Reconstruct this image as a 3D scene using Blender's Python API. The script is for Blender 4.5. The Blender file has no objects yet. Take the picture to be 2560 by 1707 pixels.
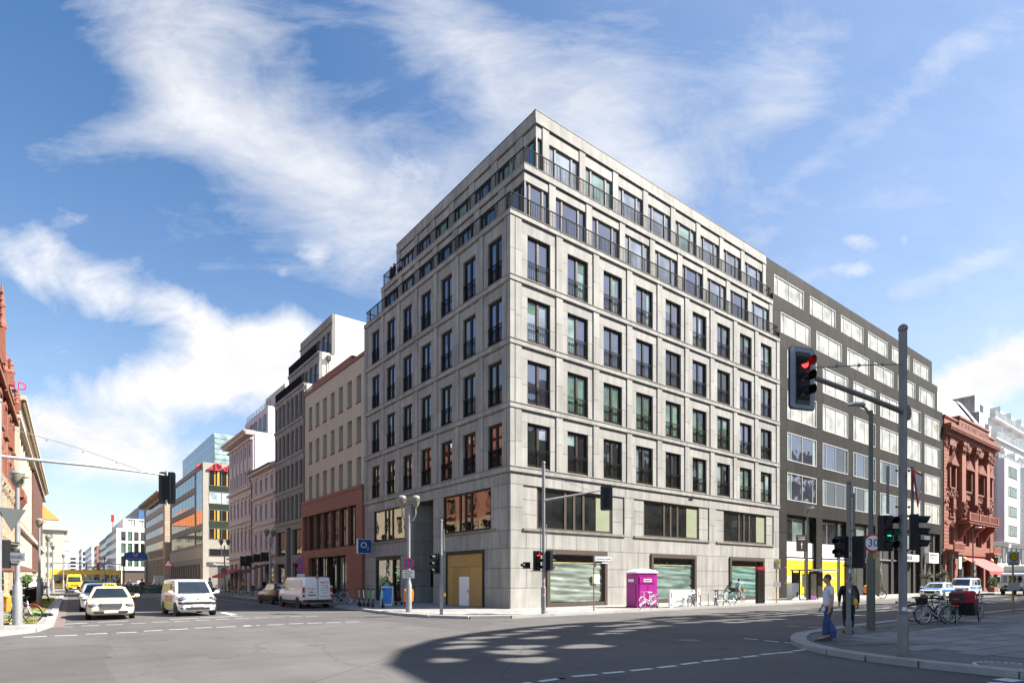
import bpy, math, random
from mathutils import Vector, Matrix
from math import sin, cos, pi, radians, hypot, atan2, sqrt
rnd = random.Random(7)
S = bpy.context.scene
COL = S.collection
# ------------------------------------------------------------------ camera
YAW = atan2(1910.0, 1482.0)                      # view direction, measured from +X
FW = Vector((cos(YAW), sin(YAW), 0)); RT = Vector((sin(YAW), -cos(YAW), 0))
CAM = Vector((-21.03, -27.25, 1.8))
cd = bpy.data.cameras.new('camera'); cam = bpy.data.objects.new('camera', cd); COL.objects.link(cam)
cd.sensor_width = 36; cd.lens = 36*1482/2560; cd.shift_y = (1448-853.5)/2560; cd.clip_end = 3000; cd.clip_start = .1
cam.location = CAM; cam.rotation_euler = (pi/2, 0, YAW-pi/2); S.camera = cam
# ------------------------------------------------------------------ light
SUN_EL = radians(43); SUN_DIR = Vector((.82*cos(SUN_EL), -.574*cos(SUN_EL), sin(SUN_EL))).normalized()
sl = bpy.data.lights.new('sun', 'SUN'); so = bpy.data.objects.new('sun', sl); COL.objects.link(so)
sl.energy = 5.0; sl.angle = radians(.53); sl.color = (1, .95, .87)
so.rotation_euler = SUN_DIR.to_track_quat('Z', 'Y').to_euler(); so.location = (20, -60, 60)
S.view_settings.view_transform = 'Standard'; S.view_settings.look = 'None'
S.view_settings.exposure = 1.64; S.view_settings.gamma = 1; S.view_settings.use_curve_mapping = False
W = bpy.data.worlds.new('World'); S.world = W; W.use_nodes = True
def build_world():
    nt = W.node_tree; N = nt.nodes; N.clear(); Lk = nt.links.new
    def nd(t, **k):
        n = N.new(t)
        for a, b in k.items(): setattr(n, a, b)
        return n
    def M(op, a, b=None, c=None, clamp=False):
        n = nd('ShaderNodeMath', operation=op, use_clamp=clamp)
        for i, v in enumerate((a, b, c)):
            if v is None: continue
            if hasattr(v, 'links'): Lk(v, n.inputs[i])
            else: n.inputs[i].default_value = v
        return n.outputs[0]
    out = nd('ShaderNodeOutputWorld'); bg = nd('ShaderNodeBackground'); bg.inputs[1].default_value = .064
    sky = nd('ShaderNodeTexSky', sky_type='NISHITA', sun_disc=False)
    sky.sun_elevation = SUN_EL; sky.sun_rotation = atan2(SUN_DIR.x, SUN_DIR.y)
    sky.air_density = 1.0; sky.dust_density = .35; sky.ozone_density = 2.2; sky.altitude = 50
    hs = nd('ShaderNodeHueSaturation'); hs.inputs['Saturation'].default_value = 1.2
    Lk(sky.outputs[0], hs.inputs['Color'])
    tc = nd('ShaderNodeTexCoord'); dirv = tc.outputs['Generated']
    def dot(v, w):
        n = nd('ShaderNodeVectorMath', operation='DOT_PRODUCT'); Lk(v, n.inputs[0]); n.inputs[1].default_value = w
        return n.outputs['Value']
    # clouds are laid out on the fixed tangent plane of the sky towards the crossing
    f = dot(dirv, FW); r = dot(dirv, RT); z = dot(dirv, (0, 0, 1))
    fs = M('MAXIMUM', f, .05)
    u = M('DIVIDE', r, fs); v = M('DIVIDE', z, fs)
    cmb = nd('ShaderNodeCombineXYZ'); Lk(u, cmb.inputs[0]); Lk(v, cmb.inputs[1])
    uv = cmb.outputs[0]
    front = M('SMOOTHSTEP' if False else 'MULTIPLY_ADD', f, 6.0, -.5, clamp=True)
    def blob(px, py, rx, ry, ang, amp):
        mp = nd('ShaderNodeMapping', vector_type='TEXTURE')
        mp.inputs['Location'].default_value = ((px-1280)/1482, (1448-py)/1482, 0)
        mp.inputs['Rotation'].default_value = (0, 0, radians(ang)); mp.inputs['Scale'].default_value = (rx/1482, ry/1482, 1)
        Lk(uv, mp.inputs[0])
        ln = nd('ShaderNodeVectorMath', operation='DOT_PRODUCT'); Lk(mp.outputs[0], ln.inputs[0]); Lk(mp.outputs[0], ln.inputs[1])
        e = M('POWER', 2.71828, M('MULTIPLY', ln.outputs['Value'], -1.0))
        return M('MULTIPLY', e, amp)
    CI = [(420,170,330,110,-48,.62),(700,330,380,170,-40,.66),(900,520,330,150,-30,.70),(560,60,260,90,-25,.5),
          (1110,70,300,110,-45,.60),(1330,170,260,120,-30,.6),(1560,230,170,180,-70,.55),(1290,330,230,130,-35,.45),(1150,430,150,80,25,.6),
          (330,330,250,60,15,.40),(1560,400,150,90,-40,.55),(1640,440,90,60,0,.45),(1960,120,110,150,-20,.45),(1990,250,70,140,-70,.36),
          (2050,390,210,40,42,.42),(2250,260,240,40,50,.30),(2430,110,160,70,40,.36),(2150,60,120,40,20,.25),(1880,610,70,30,20,.38),
          (2350,700,260,30,18,.32),(2480,640,200,25,20,.3),(1850,330,200,200,0,.2)]
    CU = [(20,650,230,80,-25,.62),(250,720,260,90,-28,.78),(500,800,220,85,-38,.85),(620,860,90,70,-30,.5),(180,540,100,36,-15,.55),(150,610,90,40,-20,.4),
          (560,960,260,90,8,1.1),(360,960,160,70,0,.9),(740,830,110,75,20,.85),(690,900,160,80,0,.8),(200,1110,220,90,-15,1.0),(400,1150,260,80,-20,1.0),(100,1060,90,60,0,.7),
          (795,640,40,50,-50,.62),(705,680,28,22,-40,.5),(2152,606,62,28,0,.98),(2145,674,66,26,0,.84),(2262,603,20,30,0,.62),
          (2480,935,140,70,15,1.1),(2390,975,120,50,10,1.0),(2560,900,120,80,0,1.1),(1010,430,140,70,20,.62),(1240,520,130,130,30,.8),
          (130,950,60,30,-40,.38),(200,960,50,20,-60,.34)]
    def total(lst):
        t = None
        for b in lst:
            o = blob(*b); t = o if t is None else M('ADD', t, o)
        return t
    # wisps: strongly stretched, warped noise
    def noise(vec, sc, det, rough, dist=0, rot=0, stretch=(1,1,1)):
        mp = nd('ShaderNodeMapping'); mp.inputs['Rotation'].default_value = (0,0,radians(rot)); mp.inputs['Scale'].default_value = stretch; Lk(vec, mp.inputs[0])
        n = nd('ShaderNodeTexNoise'); n.inputs['Scale'].default_value = sc; n.inputs['Detail'].default_value = det
        n.inputs['Roughness'].default_value = rough; n.inputs['Distortion'].default_value = dist; Lk(mp.outputs[0], n.inputs['Vector'])
        return n.outputs[0]
    # the rest of the sky dome carries the same broken cloud
    zz = M('ADD', M('MAXIMUM', z, 0), .12)
    cb2 = nd('ShaderNodeCombineXYZ'); Lk(M('DIVIDE', dot(dirv, (1,0,0)), zz), cb2.inputs[0]); Lk(M('DIVIDE', dot(dirv, (0,1,0)), zz), cb2.inputs[1])
    dome = noise(cb2.outputs[0], .55, 6, .6, .4)
    domem = M('MULTIPLY', M('SUBTRACT', dome, .36), 1.5, clamp=True)
    back = M('SUBTRACT', 1.0, front)
    n1 = noise(uv, 2.9, 10, .64, .8, 40, (1, 1.9, 1)); n2 = noise(uv, 9, 8, .66, .6, 48, (1, 2.6, 1))
    fib = M('ADD', M('MULTIPLY', n1, .72), M('MULTIPLY', n2, .28))
    ci = M('MULTIPLY', total(CI), front)
    cib = M('ADD', ci, M('MULTIPLY', domem, back))
    ciA = M('MULTIPLY', M('SUBTRACT', M('ADD', M('MULTIPLY', fib, 2.5), M('MULTIPLY', cib, 1.0)), 1.42), .80, clamp=True)
    ciA = M('MULTIPLY', ciA, .90)
    n3 = noise(uv, 6.5, 11, .62, .35, 30, (1, 1.4, 1))
    cu = M('MULTIPLY', total(CU), front)
    cuA = M('MULTIPLY', M('SUBTRACT', M('ADD', M('MULTIPLY', n3, 2.3), M('MULTIPLY', cu, .90)), 1.62), 1.15, clamp=True)
    # sky whitens towards the horizon
    hz = M('POWER', M('SUBTRACT', 1.0, M('MAXIMUM', z, 0), clamp=True), 4.2)
    veil = M('MULTIPLY', M('MULTIPLY_ADD', r, .55, .16, clamp=True), .5)   # thin high veil towards the sunny side
    hzA = M('ADD', M('MULTIPLY', hz, .66), M('MULTIPLY', veil, M('MULTIPLY_ADD', n1, 1.0, .45)), clamp=True)
    cov = M('SUBTRACT', 1.0, M('MULTIPLY', M('SUBTRACT', 1.0, ciA), M('MULTIPLY', M('SUBTRACT', 1.0, cuA), M('SUBTRACT', 1.0, hzA))))
    # cloud light: bright tops, slightly grey-blue bellies
    shade = M('MULTIPLY_ADD', n3, 2.2, 4.0)
    cc = nd('ShaderNodeCombineColor'); Lk(M('MULTIPLY', shade, 1.0), cc.inputs[0]); Lk(shade, cc.inputs[1]); Lk(M('MULTIPLY', shade, 1.02), cc.inputs[2])
    mx = nd('ShaderNodeMix', data_type='RGBA'); Lk(cov, mx.inputs['Factor']); Lk(hs.outputs[0], mx.inputs['A']); Lk(cc.outputs[0], mx.inputs['B'])
    Lk(mx.outputs['Result'], bg.inputs[0]); Lk(bg.outputs[0], out.inputs[0])
build_world()

# ------------------------------------------------------------------ helpers
def px2g(px, py, z=0.):
    d = RT*((px-1280)/1482)+FW+Vector((0,0,(1448-py)/1482)); t = (z-1.8)/d.z
    return CAM+d*t
def at(px, depth, z=0.):
    p = CAM+FW*depth+RT*((px-1280)/1482*depth); p.z = z; return p
MATS = {}
def mat(name, col, rough=.6, var=.12, scale=1.5, metal=0., bump=0., rand=0., streak=0., bscale=None, spec=.5, coat=0., emit=None, alpha=None):
    if name in MATS: return MATS[name]
    m = bpy.data.materials.new(name); m.use_nodes = True; nt = m.node_tree; N = nt.nodes; Lk = nt.links.new
    b = N['Principled BSDF']; b.inputs['Roughness'].default_value = rough; b.inputs['Metallic'].default_value = metal
    b.inputs['Specular IOR Level'].default_value = spec; b.inputs['Coat Weight'].default_value = coat
    if emit: b.inputs['Emission Color'].default_value = (*emit[:3], 1); b.inputs['Emission Strength'].default_value = emit[3]
    c = N.new('ShaderNodeRGB'); c.outputs[0].default_value = (*col, 1); cur = c.outputs[0]
    geo = N.new('ShaderNodeNewGeometry')
    def mul(cur, fac):
        x = N.new('ShaderNodeVectorMath'); x.operation = 'SCALE'; Lk(cur, x.inputs[0]); Lk(fac, x.inputs['Scale']); return x.outputs[0]
    def mr(v, lo, hi, a=.25, bb=.75):
        x = N.new('ShaderNodeMapRange'); Lk(v, x.inputs[0]); x.inputs[1].default_value = a; x.inputs[2].default_value = bb
        x.inputs[3].default_value = lo; x.inputs[4].default_value = hi; return x.outputs[0]
    if var:
        n = N.new('ShaderNodeTexNoise'); n.inputs['Scale'].default_value = scale; n.inputs['Detail'].default_value = 7; n.inputs['Roughness'].default_value = .62
        Lk(geo.outputs['Position'], n.inputs['Vector']); cur = mul(cur, mr(n.outputs[0], 1-var, 1+var))
    if streak:
        mp = N.new('ShaderNodeMapping'); mp.inputs['Scale'].default_value = (1,1,.12); Lk(geo.outputs['Position'], mp.inputs[0])
        n = N.new('ShaderNodeTexNoise'); n.inputs['Scale'].default_value = 2.3; n.inputs['Detail'].default_value = 5; Lk(mp.outputs[0], n.inputs['Vector'])
        cur = mul(cur, mr(n.outputs[0], 1-streak, 1+streak*.5))
    if rand:
        oi = N.new('ShaderNodeObjectInfo'); cur = mul(cur, mr(oi.outputs['Random'], 1-rand, 1+rand, 0, 1))
    Lk(cur, b.inputs['Base Color'])
    if bump:
        n = N.new('ShaderNodeTexNoise'); n.inputs['Scale'].default_value = bscale or 25; n.inputs['Detail'].default_value = 5
        Lk(geo.outputs['Position'], n.inputs['Vector'])
        bp = N.new('ShaderNodeBump'); bp.inputs['Strength'].default_value = bump; bp.inputs['Distance'].default_value = .02
        Lk(n.outputs[0], bp.inputs['Height']); Lk(bp.outputs[0], b.inputs['Normal'])
    MATS[name] = m; return m
def glass(name, col, ior=1.9, wav=.06, rough=.0, tint=(1,1,1), rand=0., wscale=1.1):
    """window pane: reflecting sheet in front of the room or blind colour behind it"""
    if name in MATS: return MATS[name]
    m = bpy.data.materials.new(name); m.use_nodes = True; nt = m.node_tree; N = nt.nodes; Lk = nt.links.new; N.clear()
    out = N.new('ShaderNodeOutputMaterial'); d = N.new('ShaderNodeBsdfDiffuse'); g = N.new('ShaderNodeBsdfGlossy')
    g.inputs['Roughness'].default_value = rough; g.inputs['Color'].default_value = (*tint, 1)
    geo = N.new('ShaderNodeNewGeometry')
    n = N.new('ShaderNodeTexNoise'); n.inputs['Scale'].default_value = wscale; n.inputs['Detail'].default_value = 1; Lk(geo.outputs['Position'], n.inputs['Vector'])
    bp = N.new('ShaderNodeBump'); bp.inputs['Strength'].default_value = wav; bp.inputs['Distance'].default_value = .1; Lk(n.outputs[0], bp.inputs['Height']); Lk(bp.outputs[0], g.inputs['Normal'])
    n2 = N.new('ShaderNodeTexNoise'); n2.inputs['Scale'].default_value = .8; n2.inputs['Detail'].default_value = 3; Lk(geo.outputs['Position'], n2.inputs['Vector'])
    rp = N.new('ShaderNodeValToRGB'); rp.color_ramp.elements[0].position = .35; rp.color_ramp.elements[1].position = .65
    rp.color_ramp.elements[0].color = (*[c*.6 for c in col], 1); rp.color_ramp.elements[1].color = (*[c*1.25 for c in col], 1)
    Lk(n2.outputs[0], rp.inputs[0]); cur = rp.outputs[0]
    if rand:
        oi = N.new('ShaderNodeObjectInfo'); x = N.new('ShaderNodeVectorMath'); x.operation = 'SCALE'; Lk(cur, x.inputs[0])
        mr = N.new('ShaderNodeMapRange'); mr.inputs[3].default_value = 1-rand; mr.inputs[4].default_value = 1+rand; Lk(oi.outputs['Random'], mr.inputs[0]); Lk(mr.outputs[0], x.inputs['Scale']); cur = x.outputs[0]
    Lk(cur, d.inputs[0])
    fr = N.new('ShaderNodeFresnel'); fr.inputs['IOR'].default_value = ior
    mx = N.new('ShaderNodeMixShader'); Lk(fr.outputs[0], mx.inputs[0]); Lk(d.outputs[0], mx.inputs[1]); Lk(g.outputs[0], mx.inputs[2]); Lk(mx.outputs[0], out.inputs[0])
    MATS[name] = m; return m
class MB:
    """collects shapes and links them as one mesh object"""
    def __init__(s): s.v = []; s.f = []; s.m = []; s.cur = 0; s.mats = []
    def use(s, m):
        if m not in s.mats: s.mats.append(m)
        s.cur = s.mats.index(m); return s
    def face(s, *pts):
        i = len(s.v); s.v += [tuple(p) for p in pts]; s.f.append(tuple(range(i, i+len(pts)))); s.m.append(s.cur); return s
    def add(s, vs, fs):
        i = len(s.v); s.v += [tuple(p) for p in vs]
        for f in fs: s.f.append(tuple(i+k for k in f)); s.m.append(s.cur)
        return s
    def box(s, x0, x1, y0, y1, z0, z1):
        return s.add([(x0,y0,z0),(x1,y0,z0),(x1,y1,z0),(x0,y1,z0),(x0,y0,z1),(x1,y0,z1),(x1,y1,z1),(x0,y1,z1)],
                     [(0,3,2,1),(4,5,6,7),(0,1,5,4),(1,2,6,5),(2,3,7,6),(3,0,4,7)])
    def tube(s, pts, r, n=8, cap=True):
        """round bar through pts; r a number or a list"""
        P = [Vector(p) for p in pts]; R = r if isinstance(r, (list, tuple)) else [r]*len(P)
        vs = []; prev = None
        for i, p in enumerate(P):
            t = (P[min(i+1, len(P)-1)]-P[max(i-1, 0)]).normalized()
            a = prev if prev is not None else (Vector((0,0,1)) if abs(t.z) < .9 else Vector((1,0,0)))
            e = (a-t*a.dot(t))
            e = e.normalized() if e.length > 1e-6 else t.orthogonal().normalized()
            prev = e; g = t.cross(e)
            vs += [p+(e*cos(2*pi*k/n)+g*sin(2*pi*k/n))*R[i] for k in range(n)]
        fs = [(i*n+k, i*n+(k+1) % n, (i+1)*n+(k+1) % n, (i+1)*n+k) for i in range(len(P)-1) for k in range(n)]
        if cap: fs += [tuple(range(n-1, -1, -1)), tuple((len(P)-1)*n+k for k in range(n))]
        return s.add(vs, fs)
    def lathe(s, prof, n=16, o=(0,0,0), axis='z'):
        vs = []
        for r, z in prof:
            for k in range(n):
                a = 2*pi*k/n; x, y = r*cos(a), r*sin(a)
                p = (x,y,z) if axis == 'z' else ((z,x,y) if axis == 'x' else (x,z,y))
                vs.append((p[0]+o[0], p[1]+o[1], p[2]+o[2]))
        m = len(prof)
        fs = [(i*n+k, i*n+(k+1) % n, (i+1)*n+(k+1) % n, (i+1)*n+k) for i in range(m-1) for k in range(n)]
        fs += [tuple(range(n-1, -1, -1)), tuple((m-1)*n+k for k in range(n))]
        return s.add(vs, fs)
    def prism(s, poly, z0, z1, plane='xy'):
        """poly extruded; plane xy -> z, xz -> y, yz -> x"""
        mk = {'xy': lambda a,b,c:(a,b,c), 'xz': lambda a,b,c:(a,c,b), 'yz': lambda a,b,c:(c,a,b)}[plane]
        n = len(poly)
        vs = [mk(a,b,z0) for a,b in poly]+[mk(a,b,z1) for a,b in poly]
        return s.add(vs, [tuple(range(n-1,-1,-1)), tuple(range(n, 2*n))]+[(i,(i+1) % n,n+(i+1) % n,n+i) for i in range(n)])
    def loft(s, rings, cap=True):
        n = len(rings[0]); vs = [p for r in rings for p in r]
        fs = [(i*n+k, i*n+(k+1) % n, (i+1)*n+(k+1) % n, (i+1)*n+k) for i in range(len(rings)-1) for k in range(n)]
        if cap: fs += [tuple(range(n-1,-1,-1)), tuple((len(rings)-1)*n+k for k in range(n))]
        return s.add(vs, fs)
    def ball(s, c, r, n=10, sc=(1,1,1)):
        prof = [(max(sin(pi*i/n), .001), -cos(pi*i/n)) for i in range(n+1)]
        vs = []; k2 = n+2
        for a, z in prof:
            for k in range(k2): vs.append((c[0]+a*cos(2*pi*k/k2)*r*sc[0], c[1]+a*sin(2*pi*k/k2)*r*sc[1], c[2]+z*r*sc[2]))
        return s.add(vs, [(i*k2+k, i*k2+(k+1) % k2, (i+1)*k2+(k+1) % k2, (i+1)*k2+k) for i in range(n) for k in range(k2)])
    def mesh(s, name, m=None, smooth=False):
        me = bpy.data.meshes.new(name); me.from_pydata(s.v, [], s.f); 
        for mm in (s.mats or ([m] if m else [])): me.materials.append(mm)
        if s.mats: me.polygons.foreach_set('material_index', s.m)
        if smooth:
            me.polygons.foreach_set('use_smooth', [True]*len(me.polygons))
            try: me.set_sharp_from_angle(angle=radians(40))
            except Exception: pass
        me.update(); return me
    def build(s, name, m=None, parent=None, loc=(0,0,0), smooth=False, rz=0):
        return inst(name, s.mesh(name, m, smooth), parent, loc, rz)
def inst(name, me, parent=None, loc=(0,0,0), rz=0, rot=None, scale=None):
    o = bpy.data.objects.new(name, me); COL.objects.link(o); o.location = loc
    o.rotation_euler = rot or (0,0,rz)
    if scale: o.scale = scale
    if parent: o.parent = parent
    return o
def tag(o, label=None, cat=None, group=None, kind=None):
    if label: o['label'] = label
    if cat: o['category'] = cat
    if group: o['group'] = group
    if kind: o['kind'] = kind
    return o
def thing(name, label, cat, loc=(0,0,0), rz=0, group=None):
    o = bpy.data.objects.new(name, None); COL.objects.link(o); o.location = loc; o.rotation_euler = (0,0,rz); o.empty_display_size = .3
    return tag(o, label, cat, group)
CUBES = {}
def blk(name, parent, x0, x1, y0, y1, z0, z1, m):
    """one stone, slab or panel: shares the unit block of its material"""
    if m.name not in CUBES: CUBES[m.name] = MB().box(-.5,.5,-.5,.5,-.5,.5).mesh('block', m)
    o = bpy.data.objects.new(name, CUBES[m.name]); COL.objects.link(o); o.parent = parent
    o.location = ((x0+x1)/2, (y0+y1)/2, (z0+z1)/2); o.scale = (abs(x1-x0), abs(y1-y0), abs(z1-z0)); return o
def copytree(o, parent=None):
    c = o.copy(); COL.objects.link(c)
    if parent is not None: c.parent = parent
    for ch in list(o.children): copytree(ch, c)
    return c
# ---- lettering: converted to meshes in one go
TXT = {}
def prep_text(strings):
    obs = []
    for t in strings:
        cu = bpy.data.curves.new('lettering', 'FONT'); cu.body = t; cu.align_x = 'CENTER'; cu.align_y = 'CENTER'; cu.extrude = .02; cu.resolution_u = 2
        o = bpy.data.objects.new('lettering', cu); COL.objects.link(o); obs.append((t, o, cu))
    dg = bpy.context.evaluated_depsgraph_get()
    for t, o, cu in obs:
        TXT[t] = bpy.data.meshes.new_from_object(o.evaluated_get(dg))
    for t, o, cu in obs:
        bpy.data.objects.remove(o); bpy.data.curves.remove(cu)
def text(t, size, m, parent, loc, rz=0, sx=1., depth=.5, name='lettering'):
    """upright lettering facing local -Y"""
    me = TXT[t].copy(); me.materials.clear(); me.materials.append(m)
    return inst(name, me, parent, loc, rot=(pi/2, 0, rz), scale=(size*sx, size, depth))
prep_text(['TAXI','U','Französische Straße','Friedrichstraße','Deka','Massimo Dutti','O','2','30','H','F. W. BORCHARDT AUGUSTIN','TITANIC','POLIZEI','AND','BERTI','M','Ramazzotti'])
# ------------------------------------------------------------------ materials
def asphalt():
    m = bpy.data.materials.new('asphalt'); m.use_nodes = True; nt = m.node_tree; N = nt.nodes; Lk = nt.links.new; b = N['Principled BSDF']
    geo = N.new('ShaderNodeNewGeometry')
    def noise(sc, det, st=(1,1,1), rot=0, dist=0):
        mp = N.new('ShaderNodeMapping'); mp.inputs['Scale'].default_value = st; mp.inputs['Rotation'].default_value = (0,0,rot); Lk(geo.outputs['Position'], mp.inputs[0])
        n = N.new('ShaderNodeTexNoise'); n.inputs['Scale'].default_value = sc; n.inputs['Detail'].default_value = det; n.inputs['Roughness'].default_value = .6; n.inputs['Distortion'].default_value = dist; Lk(mp.outputs[0], n.inputs['Vector']); return n.outputs[0]
    def ramp(v, a, b_, c0, c1):
        r = N.new('ShaderNodeMapRange'); Lk(v, r.inputs[0]); r.inputs[1].default_value = a; r.inputs[2].default_value = b_; r.inputs[3].default_value = c0; r.inputs[4].default_value = c1; return r.outputs[0]
    def mult(a, c):
        x = N.new('ShaderNodeMath'); x.operation = 'MULTIPLY'; Lk(a, x.inputs[0]); Lk(c, x.inputs[1]); return x.outputs[0]
    k = ramp(noise(.16, 3), .3, .7, .86, 1.12)
    k = mult(k, ramp(noise(1.1, 6), .3, .7, .92, 1.08)); k = mult(k, ramp(noise(55, 3), .3, .7, .82, 1.2))
    k = mult(k, ramp(noise(.5, 4, (1,.06,1)), .35, .7, 1.06, .90))     # wheel tracks along one street
    k = mult(k, ramp(noise(.5, 4, (.06,1,1)), .35, .7, 1.05, .92))     # and the other
    vor = N.new('ShaderNodeTexVoronoi'); vor.feature = 'DISTANCE_TO_EDGE'; vor.inputs['Scale'].default_value = .11; vor.inputs['Randomness'].default_value = 1; Lk(geo.outputs['Position'], vor.inputs['Vector'])
    k = mult(k, ramp(vor.outputs[0], 0, .0035, .72, 1))               # sealed seams
    # repaired patches, crack lines and oily spots
    def vnode(feat, sc, rand=1., warp=0.):
        v = N.new('ShaderNodeTexVoronoi'); v.feature = feat; v.inputs['Scale'].default_value = sc; v.inputs['Randomness'].default_value = rand
        if warp:
            nz = N.new('ShaderNodeTexNoise'); nz.inputs['Scale'].default_value = .9; nz.inputs['Detail'].default_value = 6; Lk(geo.outputs['Position'], nz.inputs['Vector'])
            ad = N.new('ShaderNodeVectorMath'); ad.operation = 'MULTIPLY_ADD'; Lk(nz.outputs['Color'], ad.inputs[0]); ad.inputs[1].default_value = (warp,warp,0); Lk(geo.outputs['Position'], ad.inputs[2]); Lk(ad.outputs[0], v.inputs['Vector'])
        else: Lk(geo.outputs['Position'], v.inputs['Vector'])
        return v
    pv = vnode('F1', .16, .9); pv.distance = 'CHEBYCHEV'; sepc = N.new('ShaderNodeSeparateColor'); Lk(pv.outputs['Color'], sepc.inputs[0]); k = mult(k, ramp(sepc.outputs[0], 0, 1, .88, 1.08))
    k = mult(k, ramp(vnode('DISTANCE_TO_EDGE', .22, 1, 1.6).outputs[0], 0, .0045, .76, 1)); k = mult(k, ramp(noise(.8, 5, dist=1.), .62, .74, 1, .72))
    x = N.new('ShaderNodeVectorMath'); x.operation = 'SCALE'; x.inputs[0].default_value = (.102, .0955, .092); Lk(k, x.inputs['Scale']); Lk(x.outputs[0], b.inputs['Base Color'])
    b.inputs['Roughness'].default_value = .82; b.inputs['Specular IOR Level'].default_value = .3
    bp = N.new('ShaderNodeBump'); bp.inputs['Strength'].default_value = .35; bp.inputs['Distance'].default_value = .01; Lk(noise(70, 3), bp.inputs['Height']); Lk(bp.outputs[0], b.inputs['Normal'])
    MATS['asphalt'] = m; return m
M_ASPH = asphalt()
def paving(name, col, bw, bh, off=.5, rot=0., mortar=.012, dark=.55):
    m = bpy.data.materials.new(name); m.use_nodes = True; nt = m.node_tree; N = nt.nodes; Lk = nt.links.new; b = N['Principled BSDF']
    geo = N.new('ShaderNodeNewGeometry'); mp = N.new('ShaderNodeMapping'); mp.inputs['Rotation'].default_value = (0,0,rot); Lk(geo.outputs['Position'], mp.inputs[0])
    br = N.new('ShaderNodeTexBrick'); br.inputs['Scale'].default_value = 1; br.inputs['Brick Width'].default_value = bw; br.inputs['Row Height'].default_value = bh; br.offset = off
    br.inputs['Mortar Size'].default_value = mortar; br.inputs['Mortar Smooth'].default_value = .1
    br.inputs['Color1'].default_value = (*[c*.88 for c in col],1); br.inputs['Color2'].default_value = (*[c*1.1 for c in col],1); br.inputs['Mortar'].default_value = (*[c*dark for c in col],1)
    Lk(mp.outputs[0], br.inputs[0])
    n = N.new('ShaderNodeTexNoise'); n.inputs['Scale'].default_value = 1.3; n.inputs['Detail'].default_value = 8; Lk(geo.outputs['Position'], n.inputs['Vector'])
    r = N.new('ShaderNodeMapRange'); r.inputs[1].default_value = .3; r.inputs[2].default_value = .7; r.inputs[3].default_value = .8; r.inputs[4].default_value = 1.15; Lk(n.outputs[0], r.inputs[0])
    x = N.new('ShaderNodeVectorMath'); x.operation = 'SCALE'; Lk(br.outputs[0], x.inputs[0]); Lk(r.outputs[0], x.inputs['Scale']); Lk(x.outputs[0], b.inputs['Base Color'])
    b.inputs['Roughness'].default_value = .75
    MATS[name] = m; return m
M_PAVE = paving('granite_slabs', (.27,.26,.245), 1.0, .8)
M_MOSAIC = paving('cobble_mosaic', (.17,.165,.155), .07, .07, mortar=.012, dark=.4, rot=.5)
M_SLAB = mat('slab_stone', (.225,.22,.212), .8, .28, 1.6, rand=.24, bump=.25)
M_KERB = mat('kerb_granite', (.30,.29,.275), .75, .16, 3, rand=.12, bump=.2)
M_PAINT = mat('road_paint', (.62,.62,.6), .7, .25, 5)
M_STONE = mat('facade_stone', (.288,.276,.254), .8, .16, .7, bump=.12, rand=.10, streak=.30)
M_STONE2 = mat('sill_stone', (.20,.185,.16), .85, .18, 1.2, rand=.08, streak=.3)
M_JOINT = mat('open_joint_backing', (.07,.062,.055), .95, .1)  # dark backing colour behind the open joints
M_BRONZE = mat('dark_bronze', (.026,.021,.018), .5, .15, 2, spec=.2)
M_FRAMEB = mat('brown_frame', (.078,.060,.048), .55, .12, 2, spec=.2)
M_IRON = mat('black_iron', (.010,.010,.011), .7, .1, 4, spec=.08)
M_STEEL = mat('painted_grey_steel', (.19,.175,.165), .5, .15, 3, metal=.15)
M_GALV = mat('galvanised_steel', (.26,.26,.265), .45, .18, 3, metal=.3)
M_OLIVE = mat('olive_green_pole', (.115,.12,.09), .6, .15, 4)
M_BLACK = mat('black_plastic', (.012,.012,.013), .4, .1, 4)
M_WHITE = mat('white_paint', (.78,.77,.75), .5, .05, 1)
M_PLASTER = mat('white_plaster', (.80,.78,.74), .9, .06, .5, streak=.05)
M_ORANGE = mat('orange_plastic', (.78,.23,.015), .45, .06, 2)
M_YELLOW = mat('yellow_panel', (.85,.58,.015), .5, .05, 1)
M_RED = mat('red_paint', (.55,.02,.02), .45, .06, 2)
M_BLUE = mat('blue_enamel', (.015,.06,.30), .35, .06, 2)
M_RUBBER = mat('rubber', (.018,.018,.019), .8, .1, 8)
M_SILVER = mat('silver', (.55,.55,.56), .3, .05, 2, metal=.8)
M_CHROME = mat('chrome', (.75,.75,.77), .12, 0, metal=1.)
M_LENSR = mat('red_lens', (.45,.01,.012), .2, 0, spec=.8)
G_DARK = glass('pane_dark_room', (.016,.018,.017), 2.1)
G_GREEN = glass('pane_green_blind', (.10,.16,.115), 1.75, rand=.35)
G_TEAL = glass('pane_pale_teal', (.20,.265,.25), 1.75, rand=.3)
G_SKY = glass('pane_sky_mirror', (.03,.032,.045), 3.5, .05, tint=(.93,.93,1))
G_MIRROR = glass('pane_warm_mirror', (.02,.018,.014), 2.7, .045, tint=(1,.95,.86))
G_SKYPAINT = glass('pane_painted_sky', (.46,.44,.365), 2.3, .03, rand=.10, tint=(1,.98,.9))  # bright sky reflection painted into the cream base colour
G_PALE = glass('pane_pale_curtain_blue', (.20,.23,.27), 2.2, .04, rand=.3)
G_CAR = glass('car_glass', (.015,.02,.022), 2.1, .02)
G_BLUE = glass('pane_blue_curtain_wall', (.06,.10,.12), 3.0, .04, tint=(.85,.95,1))
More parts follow.
